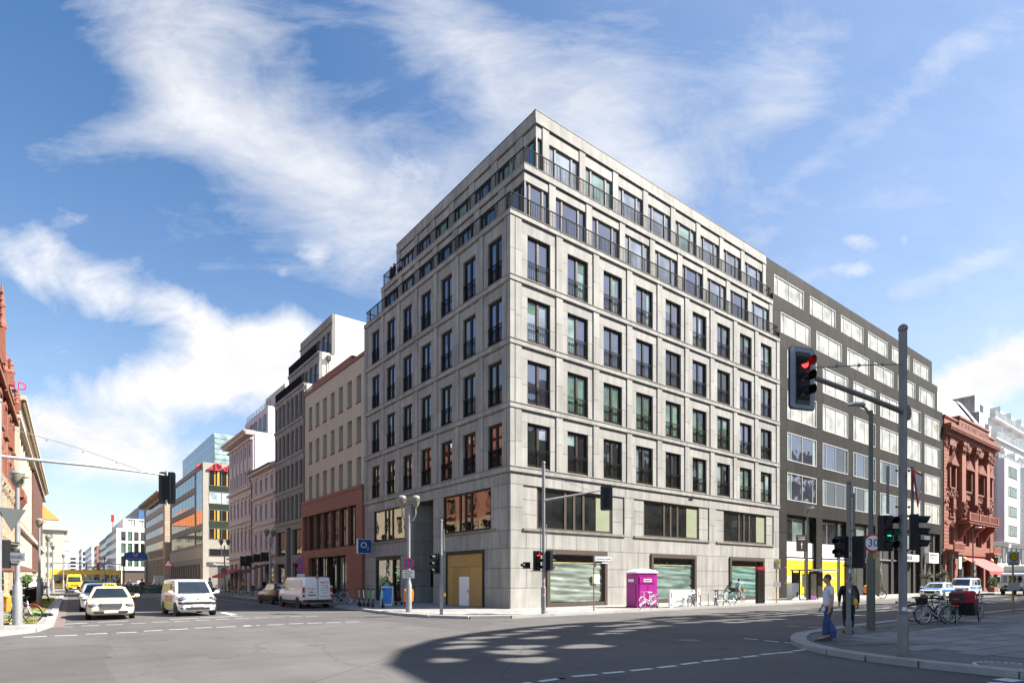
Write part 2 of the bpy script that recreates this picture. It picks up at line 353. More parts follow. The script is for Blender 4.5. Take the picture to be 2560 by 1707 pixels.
# ------------------------------------------------------------------ ground, pavements, kerbs
g = MB().face((-500,-500,0),(500,-500,0),(500,900,0),(-500,900,0)).build('road', M_ASPH); tag(g, kind='structure')
def pavement(name, poly, z=.1, m=M_PAVE, kerb_idx=None, kw=.32, seg=2.0):
    """raised pavement with a row of kerb stones along the edges from..to in kerb_idx"""
    p = MB().prism(poly, -.05, z).build(name, m); tag(p, kind='structure')
    if kerb_idx:
        pts = [Vector((*poly[i], 0)) for i in kerb_idx]
        for a, b in zip(pts, pts[1:]):
            d = (b-a); L = d.length; n = max(1, round(L/seg)); ang = atan2(d.y, d.x)
            for k in range(n):
                if k*L/n > 75: break
                c = a+d*((k+.5)/n)
                me = CUBES.get('kerb_granite') or CUBES.setdefault('kerb_granite', MB().box(-.5,.5,-.5,.5,-.5,.5).mesh('block', M_KERB))
                s = inst('kerb_stone', me, p, (c.x, c.y, z/2+.004), ang, scale=(L/n-.012, kw, z+.06))
    return p
def arc(cx, cy, r, a0, a1, n): return [(cx+r*cos(radians(a0+(a1-a0)*i/n)), cy+r*sin(radians(a0+(a1-a0)*i/n))) for i in range(n+1)]
# pavement round the main corner: kerb x = -6 on one street, y = -4.9 on the other
corner = [(-6.0,40.),(-6.35,12.),(-6.75,6.),(-7.15,2.),(-7.2,-.5),(-6.9,-2.8),(-5.9,-4.6),(-4.2,-5.4),(-1.5,-5.35),(3,-5.3),(20,-5.35),(60,-5.6),(200,-5.8),(200,10),(3,10),(3,300),(-6.0,300)]
pavement('pavement', corner, kerb_idx=[16,0,1,2,3,4,5,6,7,8,9,10,11,12])
# traffic island corner in the foreground
R2 = [(120,-18.6)]+[(30,-18.5),(12,-18.2),(6.4,-17.7),(3.1,-17.75),(-.6,-17.95),(-2.4,-18.15),(-3.6,-18.6),(-4.6,-19.1),(-5.5,-19.8),(-6.2,-20.75),(-6.65,-21.75),(-6.85,-22.8),(-6.95,-24.4),(-7.1,-40)]
pavement('foreground_pavement', R2+[(120,-40)], m=paving('small_slabs', (.105,.103,.10), 1.3, .62, mortar=.01), kerb_idx=list(range(0,15)), kw=.42, seg=1.25)
FP = bpy.data.objects['foreground_pavement']
# large granite slabs laid on it, one by one
def inside(x, y): return (x > -5.6+max(0, -21.5-y)*-.1 and y < -19.1 and not (x < -3.6 and y > -21.0) and not (x < -5.0))
ang = radians(-7); ca, sa = cos(ang), sin(ang); cnt = 0
for j in range(0, 13):
    o = rnd.uniform(0, 1.0)
    x = -9+o
    while x < 22 and cnt < 285:
        w = rnd.choice((.95,1.15,1.3,1.5)); y0 = -25.2+j*.62
        cx, cy = x+w/2, y0+.3; wx, wy = cx*ca-cy*sa-3.0, cx*sa+cy*ca-.0
        if inside(wx-w/2, wy) and inside(wx+w/2, wy+.35) and inside(wx-w/2, wy+.35):
            s = inst('paving_slab', CUBES.get('slab_stone') or CUBES.setdefault('slab_stone', MB().box(-.5,.5,-.5,.5,-.5,.5).mesh('block', M_SLAB)), FP, (wx, wy, .088+rnd.uniform(-.001,.003)), ang, scale=(w-.03, .585, .05)); cnt += 1
        x += w
# left pavement along the other side of the street (the street bends one degree)
LD = Vector((.0187, 1, 0)).normalized()
def left(s, off=0., z=0.):
    """point on the left building line: s metres along, off metres towards the road"""
    p = Vector((-25.42, 0, z))+LD*s; return p+Vector((LD.y, -LD.x, 0))*off
LP = [left(-3.2,-6), left(-3.2,0), left(-3.0,1.5), left(-2.6,2.8), left(-1.2,3.85), left(1.5,4.25), left(8,4.25), left(70,4.25), left(92,4.25), left(300,4.25), left(300,-6)]
pavement('left_pavement', [(p.x, p.y) for p in reversed(LP)], kerb_idx=[1,2,3,4,5,6,7,8,9])
# grass strip and tram-like gutter of setts beside the left kerb
gp = [left(2.2,2.3), left(2.2,3.85), left(45,3.85), left(45,2.6)]
def grass_strip(name, poly, n, h=.07):
    mb = MB()
    a, b, c, d = [Vector((p[0],p[1],.104)) for p in poly]
    for i in range(n):
        s, t = rnd.random()**1.6, rnd.random(); p = (a.lerp(d, s)).lerp(b.lerp(c, s), t)
        an = rnd.uniform(0, 2*pi); hh = h*rnd.uniform(.5,1.3); e = Vector((cos(an), sin(an), 0))*.035
        mb.face(p-e, p+e, p+Vector((rnd.uniform(-.05,.05), rnd.uniform(-.05,.05), hh)))
    mb.face(a-Vector((0,0,.002)), b-Vector((0,0,.002)), c-Vector((0,0,.002)), d-Vector((0,0,.002)))
    return mb.build(name, mat('dry_grass', (.26,.24,.09), .9, .35, 3, spec=.2))
o = grass_strip('grass_verge', gp, 6000); tag(o, 'worn strip of dry grass between the left kerb and the railing', 'grass', kind='stuff')
sett = MB()
for i in range(60):
    a = left(1+i*1.0, 4.27); b = left(1+i*1.0, 4.75); c = left(1.96+i, 4.75); d = left(1.96+i, 4.27)
    sett.prism([(a.x,a.y),(b.x,b.y),(c.x,c.y),(d.x,d.y)], -.02, .006)
tag(sett.build('gutter_setts', mat('brown_setts', (.16,.125,.11), .8, .3, 6)), kind='structure')
# road markings: every dash a sheet of paint
def dash(p, q, w=.12, z=.005):
    a = Vector((*p, 0)); b = Vector((*q, 0)); n = (b-a).normalized().cross(Vector((0,0,1)))*w/2
    m = MB().face(*[(v.x, v.y, z) for v in (a-n, b-n, b+n, a+n)]); tag(m.build('road_marking', M_PAINT), kind='structure')
Zf = lambda ox, oy, s: (lambda a, b: (lambda v: (v.x, v.y))(px2g(ox+a/s, oy+b/s)))
za = Zf(0,1480,3.675); zb = Zf(520,1180,3.675); zc = Zf(1400,1460,3.675); zd = Zf(860,1500,3.675)
for a, b, c in [(212,430,409),(500,712,397),(788,985,381),(1070,1255,370),(1320,1492,353),(1553,1727,340),(1786,1943,326),(1988,2166,318),(2236,2352,308)]:
    dash(za(a,c+3), za(b,c-4), .13)
for a, b, c in [(508,671,318),(746,912,307),(975,1125,297),(1196,1338,285),(1395,1542,272),(1596,1740,265),(1795,1930,255),(1984,2108,246),(2153,2290,239)]:
    dash(za(a,c+2), za(b,c-2), .11)
dash(za(510,296), za(800,282), .16); dash(za(900,275), za(1180,262), .12); dash(za(1560,248), za(1830,236), .16); dash(za(1838,234), za(2230,217), .16)
for a, b, c in [(424,554,1334),(596,703,1329),(750,858,1326),(905,1005,1322)]: dash(zb(a,c+1), zb(b,c-1), .10)
for a, b, c in [(325,476,1408),(545,697,1400),(748,876,1390),(915,1050,1385),(1090,1220,1380),(1262,1390,1374)]: dash(zb(a,c+2), zb(b,c-2), .11)
q = [za(2020,185), za(2070,183), za(2180,206), za(2120,210)]
tag(MB().face(*[(p[0],p[1],.006) for p in q]).build('road_marking', M_PAINT), kind='structure')
for a, b, c, d in [(-20,50,868,858),(110,340,847,828),(395,590,818,801),(648,848,793,773),(898,1068,766,747),(1110,1275,736,716),(1312,1472,708,692),(1502,1648,689,677),(1680,1815,669,655),(1842,1975,646,633),(1990,2142,632,620),(2147,2250,612,601)]:
    dash(zc(a,c), zc(b,d), .14)
for a, b, c, d in [(1690,1815,498,507),(1880,2010,517,528),(2062,2150,533,543)]: dash(zc(a,c), zc(b,d), .12)
for a, b, c, d in [(1650,1715,762,755),(1795,2035,745,712)]: dash(zd(a,c), zd(b,d), .14)
zs = Zf(1940,1460,3.794)
for a, b, c, d in [(2040,2190,940,945),(2140,2270,915,900)]: dash(zs(a,c), zs(b,d), .3)
for a, b, c, d in [(110,230,390,400),(305,440,405,415)]: dash(zs(a,c), zs(b,d), .1)
for k in range(14): dash((-13.5, 13+k*9.), (-13.45, 17+k*9.), .12)
dash((-8.9,14), (-8.7,60), .1)
for k in range(8): dash((18+k*10., -12.), (22+k*10., -12.05), .12)
# manhole covers
for p, lab in ((px2g(2515,1664,.104), 'round manhole lid ringed by white paint on the foreground pavement'),):
    mh = MB().lathe([(.42,-.01),(.42,.012),(.30,.013)], 24).build('manhole_cover', mat('cast_iron', (.09,.085,.08), .6, .25, 8), None, (p.x,p.y,.11)); tag(mh, lab, 'manhole cover')
    MB2 = MB()
    for i in range(28):
        a = 2*pi*i/28; MB2.box(.5*cos(a)-.03,.5*cos(a)+.03,.5*sin(a)-.03,.5*sin(a)+.03,0.006,.014)
    tag(MB2.build('paint_ring', M_PAINT, mh), kind='stuff')
# cobble mosaic patches
for poly in ([(-5.0,-20.2),(-4.5,-20.7),(-3.2,-21.2),(-3.0,-20.8),(-3.9,-20.2)], [(.2,-19.3),(.2,-19.9),(5,-20.1),(5,-19.4)], [(1.5,-18.3),(1.5,-18.8),(9,-18.9),(9,-18.45)]):
    tag(MB().prism(poly, .06, .1165).build('cobble_mosaic', M_MOSAIC), kind='structure')

for p, lab_ in ((px2g(1278,1551), 'dark manhole lid in the road before the main corner'), (px2g(560,1640), 'iron manhole lid in the sunny roadway at the lower left'), (px2g(1720,1600), 'iron manhole lid in the shadow before the foreground kerb')):
    m_ = MB().lathe([(.33,-.01),(.33,.006),(.27,.007),(.001,.009)], 24).build('manhole_cover', MATS['cast_iron'], None, (p.x,p.y,0)); tag(m_, lab_, 'manhole cover')

# slabs of the sunny corner pavement, one by one
M_NSLAB = mat('pale_slab', (.285,.275,.255), .8, .16, 1.4, rand=.16)
PV = bpy.data.objects['pavement']; me_ = MB().box(-.5,.5,-.5,.5,-.5,.5).mesh('block', M_NSLAB); cnt = 0
for j in range(5):
    x = -6.4+(j % 2)*.5
    while x < 32 and cnt < 230:
        y = -4.55+j*.92
        if not (x < -4.0 and y < -3.2) and x > -6.2:
            inst('paving_slab', me_, PV, (x+.5, y+.42, .088+rnd.uniform(-.001,.003)), 0, scale=(.985,.89,.04)); cnt += 1
        x += 1.02
for i in range(5):
    for j in range(14):
        inst('paving_slab', me_, PV, (-5.9+i*1.05+.5, .2+j*1.0+.5, .088+rnd.uniform(-.001,.003)), 0, scale=(1.02,.97,.04))
# ------------------------------------------------------------------ main corner building (stone slabs, French windows, two set-back floors)
MAIN = thing('office_building', 'grey stone corner office block with French balconies and two set-back top floors', 'building', (0,0,0))
def fbox(face, u0, u1, d0, d1, z0, z1):
    """facade box -> world box; face R lies on y=0 (u=x), face L on x=0 (u=y); d = depth into the wall"""
    return (u0,u1,d0,d1,z0,z1) if face == 'R' else (d0,d1,u0,u1,z0,z1)
def fblk(name, parent, face, u0, u1, d0, d1, z0, z1, m): return blk(name, parent, *fbox(face,u0,u1,d0,d1,z0,z1), m)
LEN = {'R': 30.35, 'L': 20.3}; PIT = {'R': 3.25, 'L': 2.77}; C0 = {'R': 2.18, 'L': 1.54}; NB = {'R': 9, 'L': 7}; HW = {'R': .9, 'L': .71}
PW = {'R': .27, 'L': .22}      # pilaster half widths
FL = [8.41, 12.14, 15.85, 19.54, 23.32]
J = .011
# core walls behind the cladding
core = MB()
core.box(.3,30.3,.3,8.8,0,8.06).box(.3,30.3,12.05,20.25,0,8.06).box(6,30.3,8.8,12.05,0,8.06).box(.3,30.3,.3,20.25,7.45,23.2).box(1.85,30.3,.92,20.25,23.2,26.95).box(3.3,30.3,1.55,20.25,26.95,31.15)
core.build('wall', M_JOINT, MAIN)
# party walls seen from the side
def french(face):
    w = HW[face]; f = MB()
    def b(u0,u1,d0,d1,z0,z1): f.box(*fbox(face,u0,u1,d0,d1,z0,z1))
    b(-w,-w+.07,.12,.28,0,2.57); b(w-.07,w,.12,.28,0,2.57); b(-w+.07,w-.07,.12,.28,2.49,2.57); b(-w+.07,w-.07,.12,.28,0,.07); b(-.075,.075,.13,.27,.07,2.49)
    for s in (-1,1):
        x0, x1 = (.075, w-.07) if s > 0 else (-w+.07,-.075)
        b(x0,x0+.05,.16,.25,.07,2.49); b(x1-.05,x1,.16,.25,.07,2.49); b(x0+.05,x1-.05,.16,.25,2.42,2.49); b(x0+.05,x1-.05,.16,.25,.07,.15)
    p = []
    for s in (-1,1):
        x0, x1 = (.12, w-.115) if s > 0 else (-w+.115,-.12)
        p.append(MB().box(*fbox(face,x0,x1,.195,.215,.15,2.42)).mesh('pane'))
    r = MB()
    r.box(*fbox(face,-w,w,.01,.05,1.02,1.06)).box(*fbox(face,-w,w,.015,.045,.92,.945)).box(*fbox(face,-w,w,.015,.045,.10,.125))
    n = 13 if face == 'R' else 11
    for i in range(n):
        u = -w+.05+(2*w-.1)*i/(n-1); t = .016 if i in (0,n-1,n//2) else .009
        r.box(*fbox(face,u-t,u+t,.02,.04,.02,1.02))
    cu = []
    for s in (-1,1):
        x0, x1 = (.12, w-.115) if s > 0 else (-w+.115,-.12); q = x0+(x1-x0)*.42
        cu.append([MB().box(*fbox(face,x0,x1,.188,.194,1.75,2.42)).mesh('roller_blind'), MB().box(*fbox(face,(x0 if s < 0 else q),(x1-(x1-x0)*.5 if s < 0 else x1),.188,.194,.15,2.42)).mesh('curtain')])
    return f.mesh('window', M_BRONZE), p, r.mesh('railing', M_IRON), cu
def withmat(me, m):
    k = me.copy(); k.materials.clear(); k.materials.append(m); return k
PANES = {}
def pane(me, m):
    k = (me.name, m.name)
    if k not in PANES: PANES[k] = withmat(me, m)
    return PANES[k]
def pick(face, fl, i, side):
    if face == 'L': return G_DARK if rnd.random() < .14 else (G_SKY if fl >= 2 else G_MIRROR)
    r = rnd.random()
    if fl == 0: return G_DARK if r < .5 else (G_GREEN if r < .8 else G_TEAL)
    if fl == 1: return G_GREEN if r < .62 else (G_DARK if r < .85 else G_SKY)
    if fl == 2: return G_SKY if r < .5 else (G_DARK if r < .72 else G_PALE if r < .9 else G_TEAL)
    return G_SKY if r < .46 else (G_DARK if r < .62 else G_PALE if r < .84 else G_TEAL)
for face in ('R','L'):
    fme, pme, rme, cme = french(face)
    Lf, P, c0, n, w, pw = LEN[face], PIT[face], C0[face], NB[face], HW[face], PW[face]
    for fl in range(4):
        z0, z1 = FL[fl], FL[fl+1]; zt = z1-.36
        edges = []
        for i in range(n):
            c = c0+P*i
            if i == 0: pr_ = [(.31 if face == 'R' else .30, .80 if face == 'R' else .52)]
            else: pr_ = [(c-P/2-pw, c-P/2+pw)]
            a, b = pr_[0]
            nxt = c+P/2-pw if i < n-1 else Lf-.5
            # pilaster of two stones, jamb strips of two stones each, lintel
            hs = z0+rnd.uniform(1.35,1.75)
            fblk('pilaster_stone', MAIN, face, a+J, b-J, -.06, .22, z0+.012, hs, M_STONE); fblk('pilaster_stone', MAIN, face, a+J, b-J, -.06, .22, hs+.02, zt-.012, M_STONE)
            for (q0, q1) in ((b, c-w), (c+w, nxt)):
                hs = z0+rnd.choice((1.15,1.2,2.0))
                fblk('jamb_stone', MAIN, face, q0+J, q1-.004, 0, .28, z0+.012, hs, M_STONE); fblk('jamb_stone', MAIN, face, q0+J, q1-.004, 0, .28, hs+.02, z0+2.70, M_STONE)
            fblk('lintel_stone', MAIN, face, b+J, nxt-J, .004, .28, z0+2.715, zt-.03, M_STONE)
            win = inst('window', fme, MAIN, (c,0,z0+.13) if face == 'R' else (0,c,z0+.13))
            m0 = pick(face, fl, i, 0); m1 = m0 if rnd.random() < .55 else pick(face, fl, i, 1)
            inst('pane', pane(pme[0], m0), win); inst('pane', pane(pme[1], m1), win)
            inst('railing', rme, win)
            if rnd.random() < (.5 if face == 'R' else .22):
                sd = rnd.randrange(2); kd = rnd.randrange(2); c_ = cme[sd][kd]; inst('curtain' if kd else 'roller_blind', pane(c_, rnd.choice((G_PALE, G_TEAL, G_GREEN, G_DARK))), win)
            fblk('sill_stone', MAIN, face, c-w, c+w, .05, .28, z0+.012, z0+.128, M_STONE2)
        # last pilaster at the party wall, corner strip
        hs = z0+1.6
        fblk('pilaster_stone', MAIN, face, Lf-.5+J, Lf, -.06, .22, z0+.012, hs, M_STONE); fblk('pilaster_stone', MAIN, face, Lf-.5+J, Lf, -.06, .22, hs+.02, zt-.012, M_STONE)
    # band courses
    for fl in range(5):
        z1 = FL[fl]; us = [-.10 if face == 'R' else .255]+[c0+P*(i+.5) for i in range(n-1)]+[Lf]
        for u0, u1 in zip(us, us[1:]):
            fblk('band_stone', MAIN, face, u0+J*.6, u1-J*.6, -.10, .25, z1-.30, z1-.03, M_STONE)
            if fl: fblk('band_stone', MAIN, face, u0+J*.6, u1-J*.6, -.04, .25, z1-.36, z1-.302, M_STONE2)
            else: fblk('band_stone', MAIN, face, u0+J*.6, u1-J*.6, -.04, .25, z1-.36, z1-.302, M_STONE2)
            fblk('band_ledge', MAIN, face, u0, u1, -.13, .25, z1-.028, z1+.01, M_STONE2)
# corner strips of the four floors (one block turning the corner)
for fl in range(4):
    z0, zt = FL[fl], FL[fl+1]-.36; hs = z0+rnd.uniform(1.2,1.6)
    blk('corner_stone', MAIN, -.06, .27, -.06, .27, z0+.012, hs, M_STONE); blk('corner_stone', MAIN, -.06, .27, -.06, .27, hs+.02, zt-.012, M_STONE)
# ---- ground floor and mezzanine cladding
ROWS = [.1,1.3,2.47,3.65,4.7,6.04,7.39,8.04]
OPEN = {'R': [(2.74,8.07,.1,3.65),(12.56,17.93,.1,3.65),(22.46,27.79,.1,3.65),(.95,9.82,4.7,7.39),(10.81,19.69,4.7,7.39),(20.67,29.41,4.7,7.39)],
        'L': [(2.62,7.09,.1,3.65),(8.82,12.03,.1,7.39),(13.73,18.17,.1,3.65),(1.93,7.49,4.7,7.39),(13.05,18.47,4.7,7.39)]}
for face in ('R','L'):
    Lf = LEN[face]
    for r, (z0, z1) in enumerate(zip(ROWS, ROWS[1:])):
        us = [0. if face == 'R' else .285]; step = 1.98 if face == 'R' else 1.75; u = (r % 2)*step*.5+ (.35 if r > 3 else .2)
        if u > .6: us.append(u)
        while u < Lf-step*1.2: u += step*rnd.choice((.88,1,1,1.08)); us.append(u)
        us.append(Lf)
        cuts = [(a, b) for a, b, c, d in OPEN[face] if c < (z0+z1)/2 < d]
        for a, b in zip(us, us[1:]):
            segs = [(a, b)]
            for ca_, cb_ in cuts:
                ns = []
                for s0, s1 in segs:
                    if cb_ <= s0 or ca_ >= s1: ns.append((s0, s1))
                    else:
                        if ca_-s0 > .04: ns.append((s0, ca_))
                        if s1-cb_ > .04: ns.append((cb_, s1))
                segs = ns
            for s0, s1 in segs:
                pr = rnd.uniform(-.004,.004)
                fblk('cladding_slab', MAIN, face, s0+J, s1-J, (0 if face == 'R' else .0)+pr, .28, z0+J, z1-J, M_STONE)
# large mezzanine windows: sunk field with three stones a side, ledge and four-light frame
def big_window(face, u0, u1, z0, z1, mats, flip=False, d=.12):
    f = MB(); B = lambda a,b,c,e,p,q: f.box(*fbox(face,a,b,c,e,p,q))
    B(u0,u1,d,d+.16,z1-.10,z1); B(u0,u1,d,d+.16,z0,z0+.12); B(u0,u0+.14,d,d+.16,z0+.12,z1-.10); B(u1-.14,u1,d,d+.16,z0+.12,z1-.10)
    fr = [.0,.40,.525,.64,1.] if not flip else [0,.36,.475,.6,1.]
    if flip: fr = [1-x for x in reversed(fr)] if False else fr
    W_ = u1-u0; xs = [u0+W_*k for k in fr]
    for x in xs[1:-1]: B(x-.09,x+.09,d+.01,d+.15,z0+.12,z1-.10)
    win = f.build('window', M_BRONZE if face == 'L' else M_FRAMEB, MAIN)
    for k, (a, b) in enumerate(zip(xs, xs[1:])):
        a2 = a+(.14 if k == 0 else .09); b2 = b-(.14 if k == 3 else .09)
        MB().box(*fbox(face,a2,b2,d+.06,d+.08,z0+.12,z1-.10)).build('pane', mats[k % len(mats)], win)
for (u0,u1,w0,w1) in ((.95,9.82,2.07,8.71),(10.81,19.69,11.91,18.47),(20.67,29.41,21.77,28.30)):
    for a, b in ((u0,w0),(w1,u1)):
        for z0, z1 in ((4.84,5.68),(5.68,6.55),(6.55,7.38)): fblk('cladding_slab', MAIN, 'R', a+J, b-J, .07, .28, z0+J, z1-J, M_STONE)
    fblk('window_ledge', MAIN, 'R', u0-.03, u1+.03, -.09, .28, 4.70, 4.835, M_STONE2)
    big_window('R', w0, w1, 4.84, 7.385, [G_DARK, G_DARK, G_DARK, G_DARK], True)
    # pale room wall seen through the last light
    fblk('reveal_panel', MAIN, 'R', w1-1.5, w1-.2, .155, .18, 5.0, 7.2, mat('pale_green_wall', (.22,.24,.15), .8))
for (u0,u1) in ((1.93,7.49),(13.05,18.47)):
    fblk('window_ledge', MAIN, 'L', u0-.55, u1+.35, -.09, .28, 4.70, 4.85, M_STONE2)
    big_window('L', u0, u1, 4.86, 7.385, [G_MIRROR], False, .06)
# shop windows with protective film on the sunny side
def film(name, col, w, h):
    m = bpy.data.materials.new(name); m.use_nodes = True; nt = m.node_tree; N = nt.nodes; b = N['Principled BSDF']; Lk = nt.links.new
    geo = N.new('ShaderNodeNewGeometry'); mp = N.new('ShaderNodeMapping'); mp.inputs['Scale'].default_value = (.35,.35,3.2); Lk(geo.outputs['Position'], mp.inputs[0])
    n = N.new('ShaderNodeTexNoise'); n.inputs['Scale'].default_value = 1.1; n.inputs['Detail'].default_value = 6; n.inputs['Distortion'].default_value = .6; Lk(mp.outputs[0], n.inputs['Vector'])
    r = N.new('ShaderNodeValToRGB'); r.color_ramp.elements[0].position = .36; r.color_ramp.elements[1].position = .66
    r.color_ramp.elements[0].color = (*[c*.45 for c in col],1); r.color_ramp.elements[1].color = (*[c*1.25 for c in col],1); Lk(n.outputs[0], r.inputs[0]); Lk(r.outputs[0], b.inputs['Base Color'])
    b.inputs['Roughness'].default_value = .3; return m
FILMS = [film('film_grey_green', (.22,.26,.22), 1, 1), film('film_teal', (.145,.205,.18), 1, 1), film('film_turquoise', (.13,.235,.21), 1, 1)]
def shop_window(u0, u1, m, k):
    f = MB(); d0 = -.10
    f.box(u0,u1,d0,.3,3.37,3.64); f.box(u0,u0+.24,d0,.3,.1,3.37); f.box(u1-.24,u1,d0,.3,.1,3.37); f.box(u0+.24,u1-.24,d0+.02,.3,.1,.36)
    f.box(u0+.24,u0+.34,.0,.25,.36,3.37); f.box(u1-.34,u1-.24,.0,.25,.36,3.37); f.box(u0+.34,u1-.34,.0,.25,3.29,3.37)
    win = f.build('shop_window', M_FRAMEB, MAIN)
    MB().box(u0+.34,u1-.34,.17,.19,.36,3.29).build('pane', G_DARK, win)
    s = MB(); nx, nz = 36, 44; a, b = u0+.36, u1-.36; z0, z1 = .40, 2.86; vs = []; r2 = random.Random(k)
    ph = [r2.uniform(0,6) for _ in range(6)]
    for j in range(nz+1):
        for i in range(nx+1):
            x, z = i/nx, j/nz
            y = .10+.018*sin(z*26+2*sin(x*3+ph[0])+ph[1])+.014*sin(z*47+x*5+ph[2])+.012*sin((x+z)*14+ph[3])*(1-z)+.008*sin(x*31-z*9+ph[4])
            vs.append((a+(b-a)*x, y, z0+(z1-z0)*z))
    s.add(vs, [(j*(nx+1)+i, j*(nx+1)+i+1, (j+1)*(nx+1)+i+1, (j+1)*(nx+1)+i) for j in range(nz) for i in range(nx)])
    s.build('protective_film', m, win, smooth=True)
    MB().box(a,b,.07,.09,2.85,2.88).build('tape', mat('yellow_tape', (.6,.5,.12), .6), win)
for k, (u0,u1) in enumerate(((2.74,8.07),(12.56,17.93),(22.46,27.79))): shop_window(u0+.01, u1-.01, FILMS[k], k)
MB().box(6.75,7.35,-.03,-.01,1.55,2.15).build('notice', mat('notice_paper', (.75,.72,.5), .7, .1, 8), MAIN)
# boarded-up shopfront
b = MB().box(*fbox('L',2.63,7.08,-.06,.12,3.44,3.645)).box(*fbox('L',2.63,2.80,-.06,.12,.1,3.44)).box(*fbox('L',6.98,7.08,-.06,.12,.1,3.44)).build('shopfront_frame', M_BRONZE, MAIN)
OSB = mat('osb_board', (.40,.235,.075), .85, .30, 9, rand=.12, bump=.2)
for u0,u1,z0,z1 in ((2.81,4.95,2.62,3.44),(4.96,6.97,2.62,3.44),(2.81,4.32,.12,2.61),(5.52,6.25,.12,2.61),(6.26,6.65,.12,2.61),(4.33,5.51,2.0,2.61),(6.66,6.97,.12,2.61)):
    fblk('osb_board', MAIN, 'L', u0+.008, u1-.008, .02+rnd.uniform(-.006,.006), .2, z0, z1-.008, OSB)
dr = MB().box(*fbox('L',4.36,5.49,.0,.15,.12,1.99)).build('site_door', M_WHITE, MAIN)
MB().box(*fbox('L',4.42,4.46,-.04,0,1.0,1.14)).build('handle', M_BLACK, dr)
# shop with green reflections
f = MB().box(*fbox('L',13.74,18.16,.05,.28,3.35,3.64)).box(*fbox('L',13.74,13.95,.05,.28,.1,3.35)).box(*fbox('L',17.98,18.16,.05,.28,.1,3.35)).box(*fbox('L',15.0,15.2,.05,.28,.1,3.35)).build('shopfront_frame', M_BRONZE, MAIN)
MB().box(*fbox('L',15.2,17.98,.14,.16,.12,3.35)).build('pane', glass('pane_shop_green', (.05,.10,.08), 2.6, .08), f)
MB().box(*fbox('L',13.95,15.0,.18,.20,.12,3.35)).build('door_pane', G_DARK, f)
for z, w_ in ((2.3,.6),(2.75,.5),(1.7,.35)): MB().box(*fbox('L',14.3,14.3+w_,.16,.175,z,z+.1)).build('menu_screen', mat('menu_green', (.12,.28,.18), .5, emit=(.1,.5,.25,.25)), f)
# deep passage into the courtyard
for z0, z1 in zip(ROWS, ROWS[1:-1]):
    for x0, x1 in ((.30,1.9),(1.9,3.6),(3.6,5.9)):
        blk('passage_slab', MAIN, x0+J, x1-J, 11.97, 12.04, z0+J, z1-J, M_STONE); blk('passage_slab', MAIN, x0+J, x1-J, 8.81, 8.88, z0+J, z1-J, M_STONE)
MB().box(1.6,2.5,11.90,11.965,1.25,2.7).build('meter_box', M_BLACK, MAIN)
MB().box(.05,6,8.83,12.02,7.40,7.44).build('soffit', mat('soffit', (.10,.10,.10), .8), MAIN)
MB().box(5.7,5.98,8.9,11.95,.1,7.3).build('courtyard_gate', mat('gate_dark', (.03,.032,.034), .6), MAIN)
# ---- set-back floors
def setback(x0, y0, z0, ztop, roof, zp):
    """one terrace floor: glazed bays between pilasters; x0,y0 = wall planes of the two faces"""
    for face in ('R','L'):
        o = y0 if face == 'R' else x0; start = x0 if face == 'R' else y0
        Lf, P, c0, n, pw = LEN[face], PIT[face], C0[face], NB[face], .27 if face == 'R' else .33
        zh = z0+2.62; zb = ztop-(.42 if not roof else .85)
        cs = [c0+P*(i+.5) for i in range(n-1)]
        cs = [c for c in cs if c-pw > start+.35]+[Lf-.27]
        prev = start; first = True
        B = lambda nm,a,b,d0,d1,q0,q1,m: fblk(nm, MAIN, face, a, b, o+d0, o+d1, q0, q1, m)
        for c in cs:
            a, b = c-pw, c+pw
            hs = z0+1.25
            B('pilaster_stone', a, min(b,Lf), -.02, .28, z0+.03, hs, M_STONE); B('pilaster_stone', a, min(b,Lf), -.02, .28, hs+.02, zb-.02, M_STONE)
            if a-prev > .25:
                if not (first and face == 'L'): B('lintel_stone', prev+J, a-J, .03, .28, zh+.02, zb-.10, M_STONE)
                else: B('lintel_stone', prev+.30, a-J, .03, .28, zh+.02, zb-.10, M_STONE)
                f = MB(); FB = lambda p,q,e,g,h,i: f.box(*fbox(face,p,q,o+e,o+g,h,i))
                w0, w1 = prev+(.04 if first else .005), a-.005; W_ = w1-w0; z1 = zh
                if first and face == 'L': w0 += .26; W_ = w1-w0
                k = [0,.22,.76,1] if W_ > 1.6 else [0,1]
                FB(w0,w1,.10,.24,z1-.09,z1); FB(w0,w1,.10,.24,z0+.03,z0+.16); FB(w0,w0+.08,.10,.24,z0+.16,z1-.09); FB(w1-.08,w1,.10,.24,z0+.16,z1-.09)
                xs = [w0+W_*t for t in k]
                for x in xs[1:-1]: FB(x-.07,x+.07,.09,.24,z0+.16,z1-.09)
                win = f.build('window', M_FRAMEB if face == 'R' else M_BRONZE, MAIN)
                blindm = {False: [G_SKY,G_SKY,G_PALE,G_DARK], True: [G_SKY,G_PALE,G_PALE,G_TEAL]}[roof]
                mm = rnd.choice(blindm)
                for s, (p, q) in enumerate(zip(xs, xs[1:])):
                    MB().box(*fbox(face, p+(.08 if s == 0 else .07), q-(.08 if s == len(xs)-2 else .07), o+.15, o+.17, z0+.16, z1-.09)).build('pane', mm, win)
            prev = b; first = False
        # bands
        us = [start-.07 if face == 'R' else start+.285]+[c0+P*(i+.5) for i in range(1,n-1)]+[Lf]
        for a, b in zip(us, us[1:]):
            B('band_stone', a+J*.6, b-J*.6, -.07, .28, zb, zb+(.38 if not roof else .28), M_STONE)
            if roof:
                B('parapet_stone', a+J*.6, b-J*.6, -.03, .28, zb+.285, ztop-.05, M_STONE)
            B('band_ledge', a, b, -.09 if not roof else -.05, .28, ztop-.04, ztop, M_STONE2 if not roof else M_FRAMEB)
